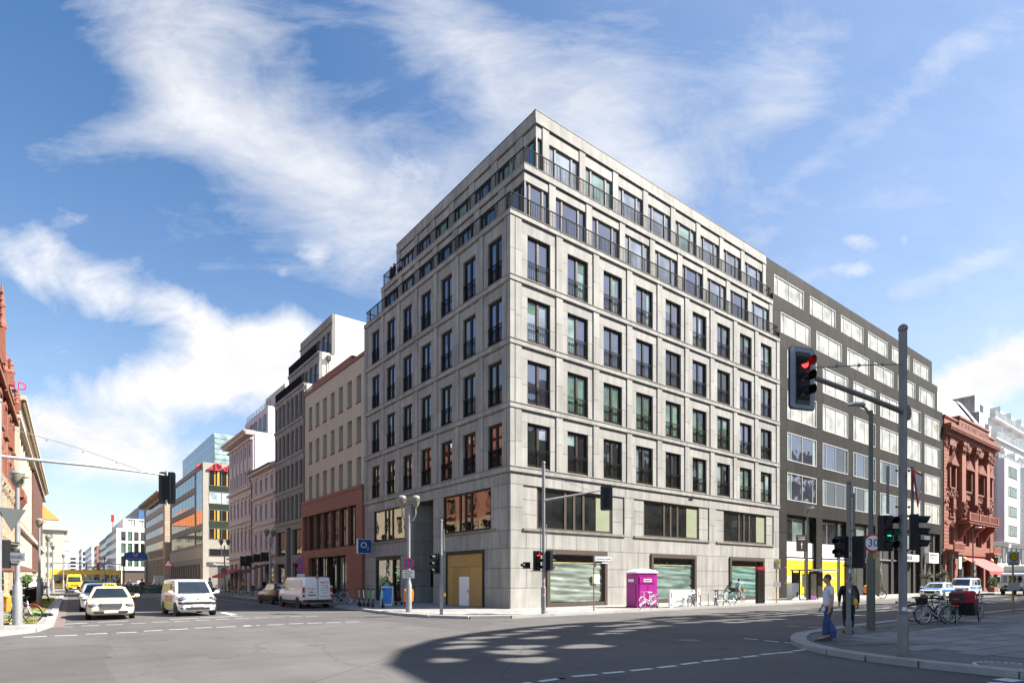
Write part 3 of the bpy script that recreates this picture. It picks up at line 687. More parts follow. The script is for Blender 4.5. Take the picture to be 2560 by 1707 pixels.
setback(1.55, .62, 23.33, 27.0, False, 0); setback(3.0, 1.25, 27.0, 31.3, True, 0)
for x,y,z0,z1 in ((1.55,.62,23.36,25.9),(3.0,1.25,27.03,29.6)): MB().box(x-.01,x+.10,y-.01,y+.10,z0,z1).build('corner_post', M_BRONZE, MAIN)
# terrace floors
MB().box(-.05,30.3,-.05,1.0,23.1,23.325).box(-.05,1.9,1.0,20.25,23.1,23.325).build('terrace_floor', M_STONE2, MAIN)
MB().box(1.52,30.3,.60,1.6,26.7,26.99).box(1.52,3.4,1.6,20.25,26.7,26.99).build('terrace_floor', M_STONE2, MAIN)
MB().box(3.05,30.3,1.3,20.25,31.14,31.25).build('roof', mat('roof_gravel', (.2,.2,.2), .9), MAIN)
for x,y,z in ((.06,.04,23.33),(1.63,.70,27.0)):
    r = MB(); xe, ye = 30.2, 20.1
    for h, t in ((1.05,.026),(.14,.013)):
        r.box(x-t,xe,y-t,y+t,z+h-t,z+h+t); r.box(x-t,x+t,y+t,ye,z+h-t,z+h+t); r.box(x+t,x+1.45,ye-t,ye+t,z+h-t,z+h+t); r.box(xe-t,xe+t,y+t,y+.6,z+h-t,z+h+t)
    k = 0; u = x
    while u < xe: r.box(u-.013,u+.013,y-.013,y+.013,z+.02,z+1.03) if k % 11 else r.box(u-.028,u+.028,y-.028,y+.028,z,z+1.03); u += .135; k += 1
    u = y+.135; k = 1
    while u < ye: r.box(x-.011,x+.011,u-.011,u+.011,z+.02,z+1.03) if k % 11 else r.box(x-.028,x+.028,u-.028,u+.028,z,z+1.03); u += .135; k += 1
    r.build('terrace_railing', M_IRON, MAIN)
# coloured panels in the top corner room
for i, c in enumerate(((.10,.05,.32),(.02,.22,.28),(.16,.08,.40),(.03,.25,.26))):
    MB().box(3.145,3.165,1.42+i*.30,1.70+i*.30,27.2,29.4).build('coloured_panel', mat('film_%d' % i, c, .3), MAIN)
# wall lamps and small brackets on the mezzanine band
for u in (8.5, 17.5): MB().box(u-.25,u+.25,-.2,-.1,8.08,8.13).build('bracket_lamp', M_STONE2, MAIN)
# ------------------------------------------------------------------ facade tools for the neighbours (local: X along, Y into the wall, Z up)
def wall_grid(mb, x0, x1, z0, z1, holes, d0=0., d1=.35):
    """wall sheet with real openings"""
    xs = sorted({x0,x1,*[h[0] for h in holes],*[h[1] for h in holes]}); zs_ = sorted({z0,z1,*[h[2] for h in holes],*[h[3] for h in holes]})
    xs = [x for x in xs if x0 <= x <= x1]; zs_ = [z for z in zs_ if z0 <= z <= z1]
    for a, b in zip(zs_, zs_[1:]):
        run = None
        for p, q in zip(xs, xs[1:]):
            cx, cz = (p+q)/2, (a+b)/2
            solid = not any(h[0] < cx < h[1] and h[2] < cz < h[3] for h in holes)
            if solid: run = (run[0], q) if run else (p, q)
            elif run: mb.box(run[0],run[1],d0,d1,a,b); run = None
        if run: mb.box(run[0],run[1],d0,d1,a,b)
    return mb
WM = {}
def window_mesh(w, h, fm, t=.07, mull=1, trans=0., d=.06):
    k = (round(w,2), round(h,2), fm.name, t, mull, trans)
    if k not in WM:
        f = MB().box(0,w,0,d,0,t).box(0,w,0,d,h-t,h).box(0,t,0,d,t,h-t).box(w-t,w,0,d,t,h-t)
        for i in range(mull):
            x = w*(i+1)/(mull+1); f.box(x-t*.5,x+t*.5,.003,d,t,h-t)
        if trans: f.box(t,w-t,.006,d-.004,h*trans-t*.4,h*trans+t*.4)
        WM[k] = (f.mesh('window', fm), MB().box(t*.8,w-t*.8,.02,.035,t*.8,h-t*.8).mesh('pane'))
    return WM[k]
def win(parent, x0, x1, z0, z1, d, fm, gm, t=.07, mull=1, trans=0.):
    f, p = window_mesh(x1-x0, z1-z0, fm, t, mull, trans)
    o = inst('window', f, parent, (x0, d, z0)); inst('pane', pane(p, gm), o); return o
# ------------------------------------------------------------------ black stone office block with white framed windows
M_DSTONE = mat('dark_stone', (.024,.022,.0195), .75, .2, .9, rand=.22, streak=.12, bump=.1, spec=.12)
DK = thing('black_office_building', 'black stone office block with rows of wide white framed windows', 'building', (30.4,0,0))
WX = [1.36+6.87*i for i in range(6)]; WW = 5.6; LN = 42.5
MB().box(.02,LN,.45,14,.1,23.85).box(.02,LN,1.05,14,23.85,27.65).box(.02,LN,1.68,14,27.65,31.1).build('wall', M_JOINT, DK)
BANDS = [(7.74,9.05),(11.55,12.66),(15.2,16.42),(18.97,20.1),(22.66,24.0)]; WR = [(9.05,11.55),(12.66,15.2),(16.42,18.97),(20.1,22.66)]
def dslab(x0,x1,o,z0,z1,nm='stone_slab'): blk(nm, DK, x0+.008, x1-.008, o+rnd.uniform(-.004,.004), o+.42, z0+.008, z1-.008, M_DSTONE)
def drow(o, z0, z1, n=30, nm='stone_slab'):
    for k in range(n): dslab(.03+(LN-.03)*k/n, .03+(LN-.03)*(k+1)/n, o, z0, z1, nm)
for z0, z1 in BANDS: drow(0, z0, z1)
for z0, z1 in WR:
    es = [0.03]+[e for x in WX for e in (x, x+WW)]+[LN]
    for a, b in zip(es[::2], es[1::2]):
        zm = z0+(z1-z0)*rnd.choice((.4,.5,.62)); dslab(a,b,0,z0,zm,'pier_slab'); dslab(a,b,0,zm,z1,'pier_slab')
drow(.62, 26.34, 27.69, 24, 'upper_slab'); drow(.62, 24.0, 24.27, 24, 'upper_slab'); drow(1.25, 30.04, 31.2, 24, 'upper_slab'); drow(1.25, 27.69, 28.15, 24, 'upper_slab')
for o, z0, z1 in ((.62,24.27,26.34),(1.25,28.15,30.04)):
    es = [0.03]+[e for x in WX for e in (x, x+WW)]+[LN]
    for a, b in zip(es[::2], es[1::2]): dslab(a,b,o,z0,z1,'pier_slab')
def dwin(x0, o, z0, z1, gms):
    h = z1-z0; k = ('dk', round(h,2))
    if k not in WM:
        t = .065; f = MB().box(0,WW,-.03,.2,0,t).box(0,WW,-.03,.2,h-t,h).box(0,t,-.03,.2,t,h-t).box(WW-t,WW,-.03,.2,t,h-t)
        xs = [0,.75,2.85,4.9,WW]
        for x in xs[1:-1]: f.box(x-.03,x+.03,.0,.2,t,h-t)
        WM[k] = (f.mesh('window', mat('pale_window_frame', (.48,.48,.46), .5, .05)), [MB().box(a+.03,b-.03,.04,.06,t,h-t).mesh('pane') for a, b in zip(xs, xs[1:])])
    f, ps = WM[k]; w = inst('window', f, DK, (x0,o,z0))
    for p, gm in zip(ps, gms): inst('pane', pane(p, gm), w)
for fl, (z0, z1) in enumerate(WR+[(24.27,26.34),(28.15,30.04)]):
    o = (0,0,0,0,.62,1.25)[fl]
    for i, x in enumerate(WX):
        if fl >= 2: gm = [G_SKYPAINT]*4
        else:
            b = [G_DARK, G_TEAL, G_DARK, G_SKY] if i < 4 else [G_SKYPAINT]*4
            gm = [rnd.choice(b) for _ in range(4)] if i < 4 else b
        if fl in (2,3) and rnd.random() < .3: gm = [gm[0], gm[1], gm[2], G_DARK]
        dwin(x, o, z0, z1, gm)
# two-storey openings at street level
es = [0.03]+[e for x in WX for e in (x, x+WW)]+[LN]
for a, b in zip(es[::2], es[1::2]):
    for z0, z1 in ((.1,1.5),(1.5,2.9),(2.9,4.3),(4.3,6.0),(6.0,7.74)): dslab(a,b,0,z0,z1,'pier_slab')
M_BEAM = mat('dark_soffit', (.02,.018,.016), .7)
for i, x in enumerate(WX):
    fr = MB().box(x+3.75,x+4.35,.20,.44,.1,7.70).box(x+.0,x+WW,.28,.44,7.45,7.72).build('dark_column', M_BEAM, DK)
    for a, b in ((x+.02, x+1.65),(x+1.70,x+3.72),(x+4.37,x+WW-.02)):
        win(DK, a, b, 5.30, 7.44, .34, M_SILVER if b-a > 1.5 else M_BEAM, G_DARK if b-a < 1.9 else G_TEAL if i % 2 == 0 else G_DARK, .05, 0)
    if i < 3:
        for a, b in ((x+.02,x+3.72),(x+4.37,x+WW-.02)):
            MB().box(a,b,.26,.38,3.92,5.28).box(a,b,.22,.38,3.62,3.78).build('white_fascia', M_WHITE, DK)
    if i < 2:
        for a, b in ((x+.02,x+1.66),(x+1.69,x+3.72),(x+4.37,x+WW-.02)):
            hp = MB().box(a,b,.24,.36,.32,3.60).build('yellow_hoarding', M_YELLOW, DK); hp['label'] = 'yellow hoarding panel closing the shopfront'
        MB().box(x,x+WW,.25,.36,.1,.31).build('plinth', M_WHITE, DK)
        for z in ((1.93,1.62) if i == 0 else (2.55,1.9)):
            xx = x+.08
            while xx < x+3.3:
                wd = rnd.uniform(.12,.5); MB().box(xx,xx+wd,.215,.238,z,z+.17).build('white_print', M_WHITE, DK); xx += wd+.07
    else:
        win(DK, x+.02, x+1.9, .12, 3.9, .36, M_BEAM, glass('pane_lobby', (.05,.06,.045), 2.0) , .07, 1); MB().box(x+1.92,x+WW,.4,.44,.1,5.28).build('dark_opening', M_BEAM, DK)  # dark sheet filling the rest of the entrance opening
        MB().box(x-.02,x+WW,.2,.4,3.95,4.1).build('canopy', M_SILVER, DK)
# ------------------------------------------------------------------ red sandstone palace
M_RSAND = mat('red_sandstone', (.26,.092,.058), .8, .16, 1.2, rand=.10, bump=.3, streak=.15)
M_RSAND2 = mat('red_sandstone_carved', (.20,.070,.043), .85, .35, 5, bump=1.0, bscale=9)
BO = thing('sandstone_palace', 'ornate red sandstone house with pediment windows, balcony and slate roof', 'building', (73.1,0,0))
L_ = 22.8
WINS = [(2.0,3.9),(8.2,10.9),(13.9,16.8),(19.2,20.9)]
M_BEAM = mat('dark_soffit', (.02,.018,.016), .7)
PIL = [(5.6,7.4),(11.4,13.0),(17.2,18.8)]
holes = []
for a, b in WINS: holes += [(a+.2,b-.2,18.5,20.5),(a,b,14.4,17.0),(a,b,10.4,13.0),(a,b,6.6,9.0)]
for a, b in ((1.2,4.6),(7.2,11.4),(13,17.5),(18.6,21.6)): holes.append((a,b,.5,4.6))
w = wall_grid(MB(), 0, L_, .1, 22.4, holes, 0, .6); w.box(0,L_,.62,12,.1,22.3); w.build('wall', M_RSAND, BO)
# rusticated courses standing proud on the side bays
for k in range(34):
    z = 6.0+k*.47
    if z > 21.6: break
    for a, b in ((.05,1.95),(3.95,5.2),(21.0,22.75)): blk('rusticated_block', BO, a, b, -.06, .1, z, z+.41, M_RSAND)
for a, b in PIL:
    MB().box(a+.1,b-.1,-.55,.05,11.9,19.6).box(a,b,-.62,.06,10.3,11.9).build('pilaster', M_RSAND, BO)
    MB().box(a-.1,b+.1,-.75,.06,19.6,20.4).box(a-.25,b+.25,-.85,.06,20.4,20.8).box(a+.25,b-.25,-.75,.06,10.6,12.6).build('capital', M_RSAND2, BO)
for a, b in WINS:
    win(BO, a+.2, b-.2, 18.5, 20.5, .35, M_BEAM, G_DARK, .09, 1, .55); win(BO, a, b, 14.4, 17.0, .35, M_BEAM, G_DARK, .09, 1, .66)
    win(BO, a, b, 10.4, 13.0, .35, M_BEAM, G_DARK, .09, 1, .66); win(BO, a, b, 6.6, 9.0, .35, mat('cream_window_frame', (.55,.5,.4), .6), G_DARK, .14, 1, .7)
    c = (a+b)/2; h_ = (b-a)/2+.5
    MB().prism([(c-h_,17.6),(c+h_,17.6),(c,18.75)], -.5, .1, 'xz').box(c-h_,c+h_,-.55,.1,17.35,17.6).box(c-h_+.1,c-h_+.5,-.3,.05,14.3,17.35).box(c+h_-.5,c+h_-.1,-.3,.05,14.3,17.35).build('pediment', M_RSAND2, BO)
    MB().box(a-.2,b+.2,-.3,.1,14.15,14.38).box(a,b,-.12,.05,13.2,14.15).box(a-.2,b+.2,-.2,.1,10.2,10.38).build('carved_panel', M_RSAND2, BO)
    vs = [(c+(h_-.1)*cos(t), 20.2+.9*sin(t)) for t in [pi*i/8 for i in range(9)]]; MB().prism(vs+[(c-h_+.1,20.0),(c+h_-.1,20.0)][::1], -.28, .02, 'xz').build('arch_moulding', M_RSAND2, BO)
MB().box(-.1,L_+.1,-.35,.3,21.2,21.75).box(-.2,L_+.2,-.95,.3,22.1,22.6).box(-.1,L_+.1,-.6,.3,21.75,22.1).build('cornice', M_RSAND2, BO)
for k in range(46): blk('dentil', BO, k*.5, k*.5+.26, -.9, -.3, 21.78, 22.08, M_RSAND2)
MB().box(0,L_,-.1,.5,22.6,23.6).box(-.1,L_+.1,-.25,.6,23.6,23.85).box(5.2,19,-.35,.5,22.6,24.2).box(5.0,19.2,-.5,.6,24.2,24.5).build('attic', M_RSAND, BO)
orn = MB(); ro = random.Random(11)
for k in range(420):
    x_ = ro.uniform(.2,L_-.2); z_ = ro.uniform(20.55,21.2) if k < 170 else ro.choice((ro.uniform(13.3,14.1), ro.uniform(19.6,20.8), ro.uniform(10.5,12.4), ro.uniform(8.9,9.6))); orn.ball((x_,-.10-.05*ro.random(),z_), ro.uniform(.10,.24), 3, (1,.8,1.2))
for a, b in PIL:
    for k in range(30): orn.ball((ro.uniform(a,b),-.72-.1*ro.random(),ro.choice((ro.uniform(19.5,20.9),ro.uniform(10.5,12.6)))), ro.uniform(.12,.26), 3)
tag(orn.build('carved_ornament', M_RSAND2, BO), kind='stuff')
text('F. W. BORCHARDT AUGUSTIN', 1.05, mat('carved_letters', (.10,.03,.02), .8), BO, (12.1,-.36,23.35), sx=1.0)
rf = MB(); rf.add([(0,.4,23.8),(L_,.4,23.8),(L_,4.2,30.2),(0,4.2,30.2),(0,9,30.6),(L_,9,30.6)], [(0,1,2,3),(3,2,5,4)]); rf.add([(L_,.4,23.8),(L_,9,23.8),(L_,9,30.6),(L_,4.2,30.2)], [(0,1,2,3)]); rf.add([(0,.4,23.8),(0,4.2,30.2),(0,9,30.6),(0,9,23.8)], [(0,1,2,3)])
rf.build('roof', mat('slate', (.22,.22,.24), .6, .15, 3, bump=.8, bscale=4), BO)
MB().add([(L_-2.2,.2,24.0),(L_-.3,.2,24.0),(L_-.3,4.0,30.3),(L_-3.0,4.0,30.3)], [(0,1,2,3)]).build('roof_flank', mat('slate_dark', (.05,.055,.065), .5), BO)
# first-floor balcony with brackets, small side balconies
MB().box(5.2,19.0,-1.5,.1,9.6,9.9).box(5.0,19.2,-1.6,.1,9.9,10.05).build('balcony', M_RSAND2, BO)
bl = MB().box(5.2,19.0,-1.5,-1.3,10.9,11.05)
for k in range(28): bl.box(5.3+k*.5,5.5+k*.5,-1.47,-1.33,10.05,10.9)
for x in (5.2,9.7,14.2,18.7): bl.box(x,x+.4,-1.55,-1.2,10.05,11.15)
bl.build('balustrade', M_RSAND, BO)
for x in (6.2,11.9,17.6): MB().prism([(-1.4,9.6),(-1.4,9.2),(-.7,8.6),(-.3,7.6),(0,7.4),(0,9.6)], x, x+.7, 'yz').build('bracket', M_RSAND2, BO)
for x0, x1 in ((.6,5.2),(18.6,22.6)):
    b = MB().box(x0,x1,-1.1,.1,5.6,5.85).box(x0,x1,-1.1,-.95,6.55,6.7)
    for k in range(9): b.box(x0+.1+k*(x1-x0-.2)/9,x0+.35+k*(x1-x0-.2)/9,-1.07,-.97,5.85,6.55)
    b.build('side_balcony', M_RSAND, BO)
MB().box(-.1,L_+.1,-.3,.2,5.2,5.6).build('string_course', M_RSAND2, BO)
for a, b in ((1.2,4.6),(7.2,11.4),(13,17.5),(18.6,21.6)): win(BO, a, b, .5, 4.6, .4, M_BEAM, G_DARK, .12, 1, .7)
for x in (1.0,4.9,18.2,21.9): MB().lathe([(.26,.1),(.24,4.6),(.36,4.7),(.36,5.2)], 12, (x,-.5,0)).build('column', mat('dark_column', (.10,.075,.06), .5), BO)
for x in (5.6,18.3):
    MB().ball((x,-.75,4.6), .36, 8).build('globe_lamp', mat('amber_globe', (.75,.5,.16), .4), BO)
aw = MB().add([(7.4,-.1,4.95),(18.3,-.1,4.95),(18.3,-3.2,2.95),(7.4,-3.2,2.95)], [(0,1,2,3)]).add([(7.4,-.1,4.93),(18.3,-.1,4.93),(18.3,-3.2,2.92),(7.4,-3.2,2.92)], [(3,2,1,0)])
aw.box(7.4,18.3,-3.21,-3.17,2.55,2.95)
aw = aw.build('awning', mat('red_awning', (.55,.055,.05), .8, .05), BO); aw['label'] = 'red fabric awning over the restaurant front'
# ------------------------------------------------------------------ white rounded-bay building at the right edge
M_WTILE = paving('white_tile_cladding', (.66,.65,.65), 9, .62, mortar=.012, dark=.75)
WB = thing('white_apartment_building', 'white block with rounded bays and terrace balconies on stepped top floors', 'building', (96.0,0,0))
M_WT = mat('white_tiles', (.66,.65,.65), .5, .05, 2)
sh = MB().box(0,54,.5,16,.1,21); sh.build('wall', M_WT, WB)
def bay(x0, x1, out):
    n = 10; pl = [(x0,.6)]+[(x0+(x1-x0)*(.5-.5*cos(pi*i/n)), .5-out*min(1,sin(pi*i/n)*1.7)) for i in range(n+1)]+[(x1,.6)]
    b = MB()
    for k in range(21):
        b.prism(pl, 7.8+k*.625, 7.8+(k+1)*.625-.015)
    b.build('rounded_bay', M_WT, WB)
bay(.2, 11.5, 1.6); bay(13.5, 25, 1.6); bay(27, 38.5, 1.6)
for bx in (0, 13.3, 26.8):
    for z0, z1 in ((8.75,10.5),(11.84,13.56),(15.05,16.72),(18.1,19.9)):
        win(WB, bx+3.4, bx+8.6, z0, z1, -1.13, M_BRONZE, G_GREEN, .1, 3)
        win(WB, bx+11.75, bx+13.2, z0, z1, .46, M_BRONZE, G_DARK, .1, 0)
for k in range(18): win(WB, .8+k*3, 3.0+k*3, 4.6, 7.2, .42, M_BRONZE, G_DARK, .1, 0); win(WB, .6+k*3, 3.2+k*3, .4, 3.8, .42, M_BRONZE, G_DARK, .1, 0)
for k in range(6): blk('stone_course', WB, 0, 54, .38, .5, 4.0+k*.1 if False else .2+k*.72, .2+k*.72+.05, M_WTILE)
MB().box(0,54,1.0,16,21,24.9).box(2.5,54,2.4,16,24.9,29.2).box(6.5,54,4.0,16,29.2,33).build('upper_floors', M_WT, WB)
M_PLAST2 = mat('grey_render', (.26,.245,.23), .9, .22, .5, streak=.3)
MB().box(-.12,0,1.0,16,21,24.9).box(2.38,2.5,2.4,16,24.9,29.2).box(6.38,6.5,4.0,16,29.2,33).build('fire_wall', M_PLAST2, WB)
G_BALC = glass('balcony_glass', (.22,.22,.19), 1.5, .02)
for x0, y, z in ((2,-.2,21.0),(4.4,.6,25.0),(8.0,1.6,29.2)):
    MB().box(x0,54,y,y+2.3,z-.25,z).build('balcony_slab', M_WT, WB)
    for k in range(14):
        xx = x0+.1+k*3.4
        if xx+3.3 < 54: MB().box(xx,xx+3.3,y+.02,y+.05,z+.02,z+1.05).build('balcony_panel', G_BALC, WB)
        if k % 2 == 0 and xx+5 < 54: MB().box(xx+3.35,xx+3.4,y+.1,y+1.6,z,z+2.3).build('screen', M_WHITE, WB)
    for k in range(8): win(WB, x0+1.2+k*5.6, x0+3.0+k*5.6, z+.3, z+2.7, (1.0,2.4,4.0)[0 if z < 22 else 1 if z < 26 else 2]-.06, M_BRONZE, G_DARK, .09, 1)
# ------------------------------------------------------------------ the row along the side street (x = 0, running away from the corner)
def row_house(name, label, y0, y1, inner=0.): return thing(name, label, 'building', (inner, y1, 0), -pi/2)
M_BEIGE = mat('beige_render', (.44,.395,.318), .9, .06, .4, streak=.08)
M_TERRA = mat('terracotta_stone', (.22,.085,.06), .75, .12, 2, bump=.15)
M_TERRA2 = mat('terracotta_trim', (.17,.065,.045), .75, .12, 2)
# beige house on a red stone base
BE = row_house('beige_house', 'beige rendered house on red stone base with rows of deep narrow windows', 20.35, 35.75); U = lambda y: 35.75-y
hs = []
for k in range(7):
    yc = 21.78+k*2.035
    for z0, z1 in ((17.29,19.6),(13.8,16.0),(9.9,12.46)): hs.append((U(yc+.5), U(yc-.5), z0, z1))
wall_grid(MB(), 0, 15.4, 9.6, 21.0, hs, .1, .75).box(0,15.4,.76,14,.1,20.9).build('wall', M_BEIGE, BE)
for x0,x1,z0,z1 in hs:
    win(BE, x0, x1, z0, z1, .62, M_BRONZE, G_DARK, .06, 1)
    if z0 > 10: MB().box(x0-.03,x1+.03,.04,.3,z0-.12,z0-.005).build('sill', M_TERRA2, BE)
MB().box(-.05,15.45,-.02,.5,21.0,21.3).box(0,10.5,.9,1.5,21.3,22.6).build('eaves', M_TERRA, BE)
wall_grid(MB(), -.02, 15.42, .1, 9.6, [(U(35.2),U(21.6),4.75,8.3),(U(33.6),U(23.7),.12,4.0)], -.25, .35).box(-.02,15.42,-.32,.3,9.6,9.9).build('stone_base', M_TERRA, BE)
xs = [U(35.2)+i*(13.6/13) for i in range(14)]
for i in range(13):
    win(BE, xs[i]+.05, xs[i+1]-.05, 4.8, 8.25, .12, M_BEAM, G_MIRROR if i % 4 == 2 else G_DARK, .09, 0)
    if i % 2: MB().box(xs[i]-.12,xs[i]+.12,-.12,.2,4.76,8.28).build('mullion_pier', M_TERRA2, BE)
xs = [U(33.6)+i*(9.9/8) for i in range(9)]
for i in range(8): win(BE, xs[i]+.05, xs[i+1]-.05, .14, 3.95, .1 if i != 4 else .3, M_BEAM, (G_TEAL if i in (6,7) else G_MIRROR if i == 1 else G_DARK), .1, 0)
for i in (2,4,6): MB().lathe([(.14,.1),(.14,3.98)], 10, (xs[i],-.05,0)).build('column', M_BEAM, BE)
# dark grey narrow block with stepped top floors and white fire wall
DG = row_house('grey_narrow_building', 'narrow dark grey stone block with stepped top floors and a white fire wall', 35.75, 46.1); V = lambda y: 46.1-y
M_GST = mat('grey_panel_stone', (.20,.195,.185), .8, .14, 1.2, rand=.12, streak=.15)
hs = []; pit = 10.35/7
for k in range(7):
    x = .30+k*pit
    for z0, z1 in ((19.3,21.8),(15.7,18.2),(12.0,14.6),(8.4,11.0)): hs.append((x, x+.95, z0, z1))
hs += [(.5,3.9,4.5,7.3),(6.3,9.8,4.5,7.3),(.6,3.6,.2,3.6),(6.6,9.4,.2,3.6),(4.4,5.9,.1,7.6)]
wall_grid(MB(), 0, 10.33, .1, 22.5, hs, .02, .5).box(0,10.33,.52,14,.1,22.4).box(0,10.33,1.75,14,22.4,26.3).box(0,10.33,3.15,14,26.3,30.6).build('wall', M_GST, DG)
for x0,x1,z0,z1 in hs[:-1]:
    win(DG, x0, x1, z0, z1, .3, M_BEAM, G_MIRROR if z0 == 4.5 else G_DARK, .07, 1 if z0 > 8 else 3, 0 if z0 > 8 else .5)
MB().box(4.42,5.88,.42,.5,.1,7.6).build('dark_panel', M_BEAM, DG)
for z in (8.15,11.75,15.45,19.05,22.5): MB().box(-.0,10.34,-.1,.3,z-.16,z+.14).build('band_course', M_GST, DG)
for k in range(7):
    for z0, z1 in ((11.05,11.55),(14.65,15.25),(18.25,18.85),(21.85,22.3)): blk('lintel_panel', DG, .12+k*pit, .12+(k+1)*pit-.03, -.04, .2, z0, z1, M_GST)
    for z0,z1 in ((8.4,11.5),(12,15.2),(15.7,18.8),(19.3,22.3)): blk('pier_stone', DG, 1.28+k*pit, 1.28+k*pit+.40 if k < 6 else 10.33, -.06, .2, z0, z1, M_GST)
for o, z0, z1 in ((1.7,22.5,26.3),(3.1,26.3,30.6)):
    for k in range(7):
        win(DG, .2+k*pit, .2+k*pit+1.0, z0+.1, z0+2.5, o-.04, M_BEAM, G_SKY, .08, 1); blk('pier_stone', DG, .2+k*pit+1.02, .2+(k+1)*pit-.02, o-.14, o+.2, z0, z0+2.6, M_GST)
        blk('lintel_panel', DG, .1+k*pit, .1+(k+1)*pit-.03, o-.1, o+.2, z0+2.65, z1-.35 if z1 < 28 else z1-1.0, M_GST)
        if z1 > 28: blk('parapet_panel', DG, .1+k*pit, .1+(k+1)*pit-.03, o-.1, o+.2, z1-.8, z1+.05, M_GST)
    MB().box(0,10.34,o-.2,o+.3,z1-.3 if z1 < 28 else z1-.98,z1 if z1 < 28 else z1-.82).build('band_course', M_GST, DG)
for o, z in ((.05,22.66),(1.6,26.35)):
    r = MB().box(0,10.25,o,o+.05,z+1.0,z+1.06).box(10.2,10.25,o,o+1.5,z+1.0,z+1.05)
    for k in range(95): r.box(.02+k*.108,.055+k*.108,o+.01,o+.04,z,z+1.0)
    for k in range(6): r.box(10.2,10.23,o+.05+k*.25,o+.07+k*.25,z,z+1.0)
    r.build('terrace_railing', M_IRON, DG)
fw = MB().box(10.34,10.42,.35,14,20,22.6).box(10.34,10.42,2.0,14,22.6,26.3).box(10.34,10.42,3.4,14,26.3,30.7).build('fire_wall', M_PLASTER, DG); fw['label'] = 'bare white fire wall facing the lower beige house'
MB().box(10.34,10.44,-.0,.34,19,22.6).box(10.34,10.44,1.65,1.99,22.6,26.3).box(10.34,10.44,3.05,3.39,26.3,30.7).build('quoin', M_GST, DG)
for o, z in ((1.2,22.4),(2.4,26.2)): MB().box(10.43,10.75,o,o+.45,z-.75,z-.25).tube([(10.58,o+.22,z-.7),(10.58,o+.22,19)], .06).build('rain_pipe', M_FRAMEB, DG)
# pale lavender houses
M_LAV = mat('lavender_render', (.44,.405,.43), .9, .06, .5, streak=.08); M_LAVT = mat('lavender_trim', (.44,.37,.36), .9, .08, 1)
M_LWIN = mat('window_off_white', (.42,.39,.40), .6)
G_LAV = glass('pane_pale_curtain', (.20,.18,.20), 1.6, rand=.3)
M_SHOP = glass('shop_glass_warm', (.30,.22,.12), 2.2, .1, rand=.3)
LL = row_house('low_lavender_house', 'low pale lavender house with shops and a black awning below', 46.1, 56.0)
hs = []
for k in range(4):
    x = .95+k*2.35
    for z0, z1 in ((12.9,14.5),(9.4,11.2),(5.6,7.6)): hs.append((x, x+1.05, z0, z1))
shops = [(.4,2.6,.3,3.7),(3.4,4.8,.2,3.7),(5.6,9.3,.3,3.7)]
wall_grid(MB(), 0, 9.88, .1, 15.5, hs+shops, .03, .5).box(0,9.88,.52,12,.1,15.4).build('wall', M_LAV, LL)
for x0,x1,z0,z1 in hs:
    win(LL, x0, x1, z0, z1, .3, M_LWIN, G_LAV, .07, 1, .65); MB().box(x0-.2,x1+.2,-.1,.1,z1+.22,z1+.4).box(x0-.15,x1+.15,-.08,.1,z0-.14,z0-.01).build('window_surround', M_LAVT, LL)
for x0,x1,z0,z1 in shops: win(LL, x0, x1, z0, z1, .3, M_BEAM, M_SHOP, .1, 1, .7)
MB().box(-.05,9.9,-.25,.2,12.1,12.35).box(-.05,9.9,-.15,.2,8.6,8.75).box(-.05,9.9,-.3,.2,4.6,4.85).box(-.05,9.9,-.6,.3,15.3,15.75).build('cornice', M_LAVT, LL)
MB().box(-.1,9.9,-.72,-.55,15.6,15.78).tube([(-.05,-.6,15.6),(-.1,-.3,15.0),(-.1,-.1,14.6),(-.1,-.1,4)], .06).build('gutter', M_BEAM, LL)
MB().add([(0,-.6,15.75),(9.88,-.6,15.75),(9.88,6,19),(0,6,19)], [(0,1,2,3)]).build('roof', mat('roof_tin', (.25,.25,.26), .5), LL)
MB().add([(5.4,-.05,3.75),(9.5,-.05,3.75),(9.5,-2.6,2.9),(5.4,-2.6,2.9)], [(0,1,2,3)]).box(5.4,9.5,-2.62,-2.58,2.6,2.9).build('awning', mat('black_awning', (.02,.02,.022), .8), LL)
for x, w_ in ((1.2,.9),(4.9,1.0),(8.2,1.1)): MB().box(x,x+.1,-1.2,-.1,4.0,4.0+w_).build('hanging_sign', M_BLACK, LL)
LT = row_house('tall_lavender_house', 'tall pale lavender house with arched windows and red shop awnings', 56.0, 69.4)
hs = []
for k in range(6):
    x = .85+k*2.08
    for z0, z1 in ((18.5,20.1),(10.7,12.7),(5.9,8.6)): hs.append((x, x+.95, z0, z1))
    hs.append((x, x+.95, 14.9, 16.7))
shops = [(.8,2.7,.3,4.0),(3.4,5.4,.3,4.0),(6.1,8.0,.3,4.0),(8.7,10.6,.3,4.0),(11.3,12.9,.2,4.0)]
wall_grid(MB(), 0, 13.38, .1, 21.3, hs+shops, .03, .5).box(0,13.38,.52,13,.1,21.3).build('wall', M_LAV, LT)
for x0,x1,z0,z1 in hs:
    win(LT, x0, x1, z0, z1, .3, M_LWIN, G_LAV, .07, 1, .65)
    s = MB().box(x0-.15,x1+.15,-.1,.1,z0-.16,z0-.01)
    if z0 == 14.9:
        c = (x0+x1)/2; s.prism([(c-.475,z1-.45),(c-.475,z1+.02),(c+.475,z1+.02),(c+.475,z1-.45)]+[(c+.47*cos(t),z1-.45+.45*sin(t)) for t in [pi*i/8 for i in range(1,8)]], .0, .2, 'xz')
    elif z0 < 12: s.box(x0-.22,x1+.22,-.15,.1,z1+.25,z1+.5)
    s.build('window_surround', M_LAVT, LT)
    if z0 == 5.9: MB().box(x0+.08,x1-.08,.2,.29,z1-.5,z1-.05).build('sun_blind', mat('red_blind', (.28,.03,.04), .8), LT)
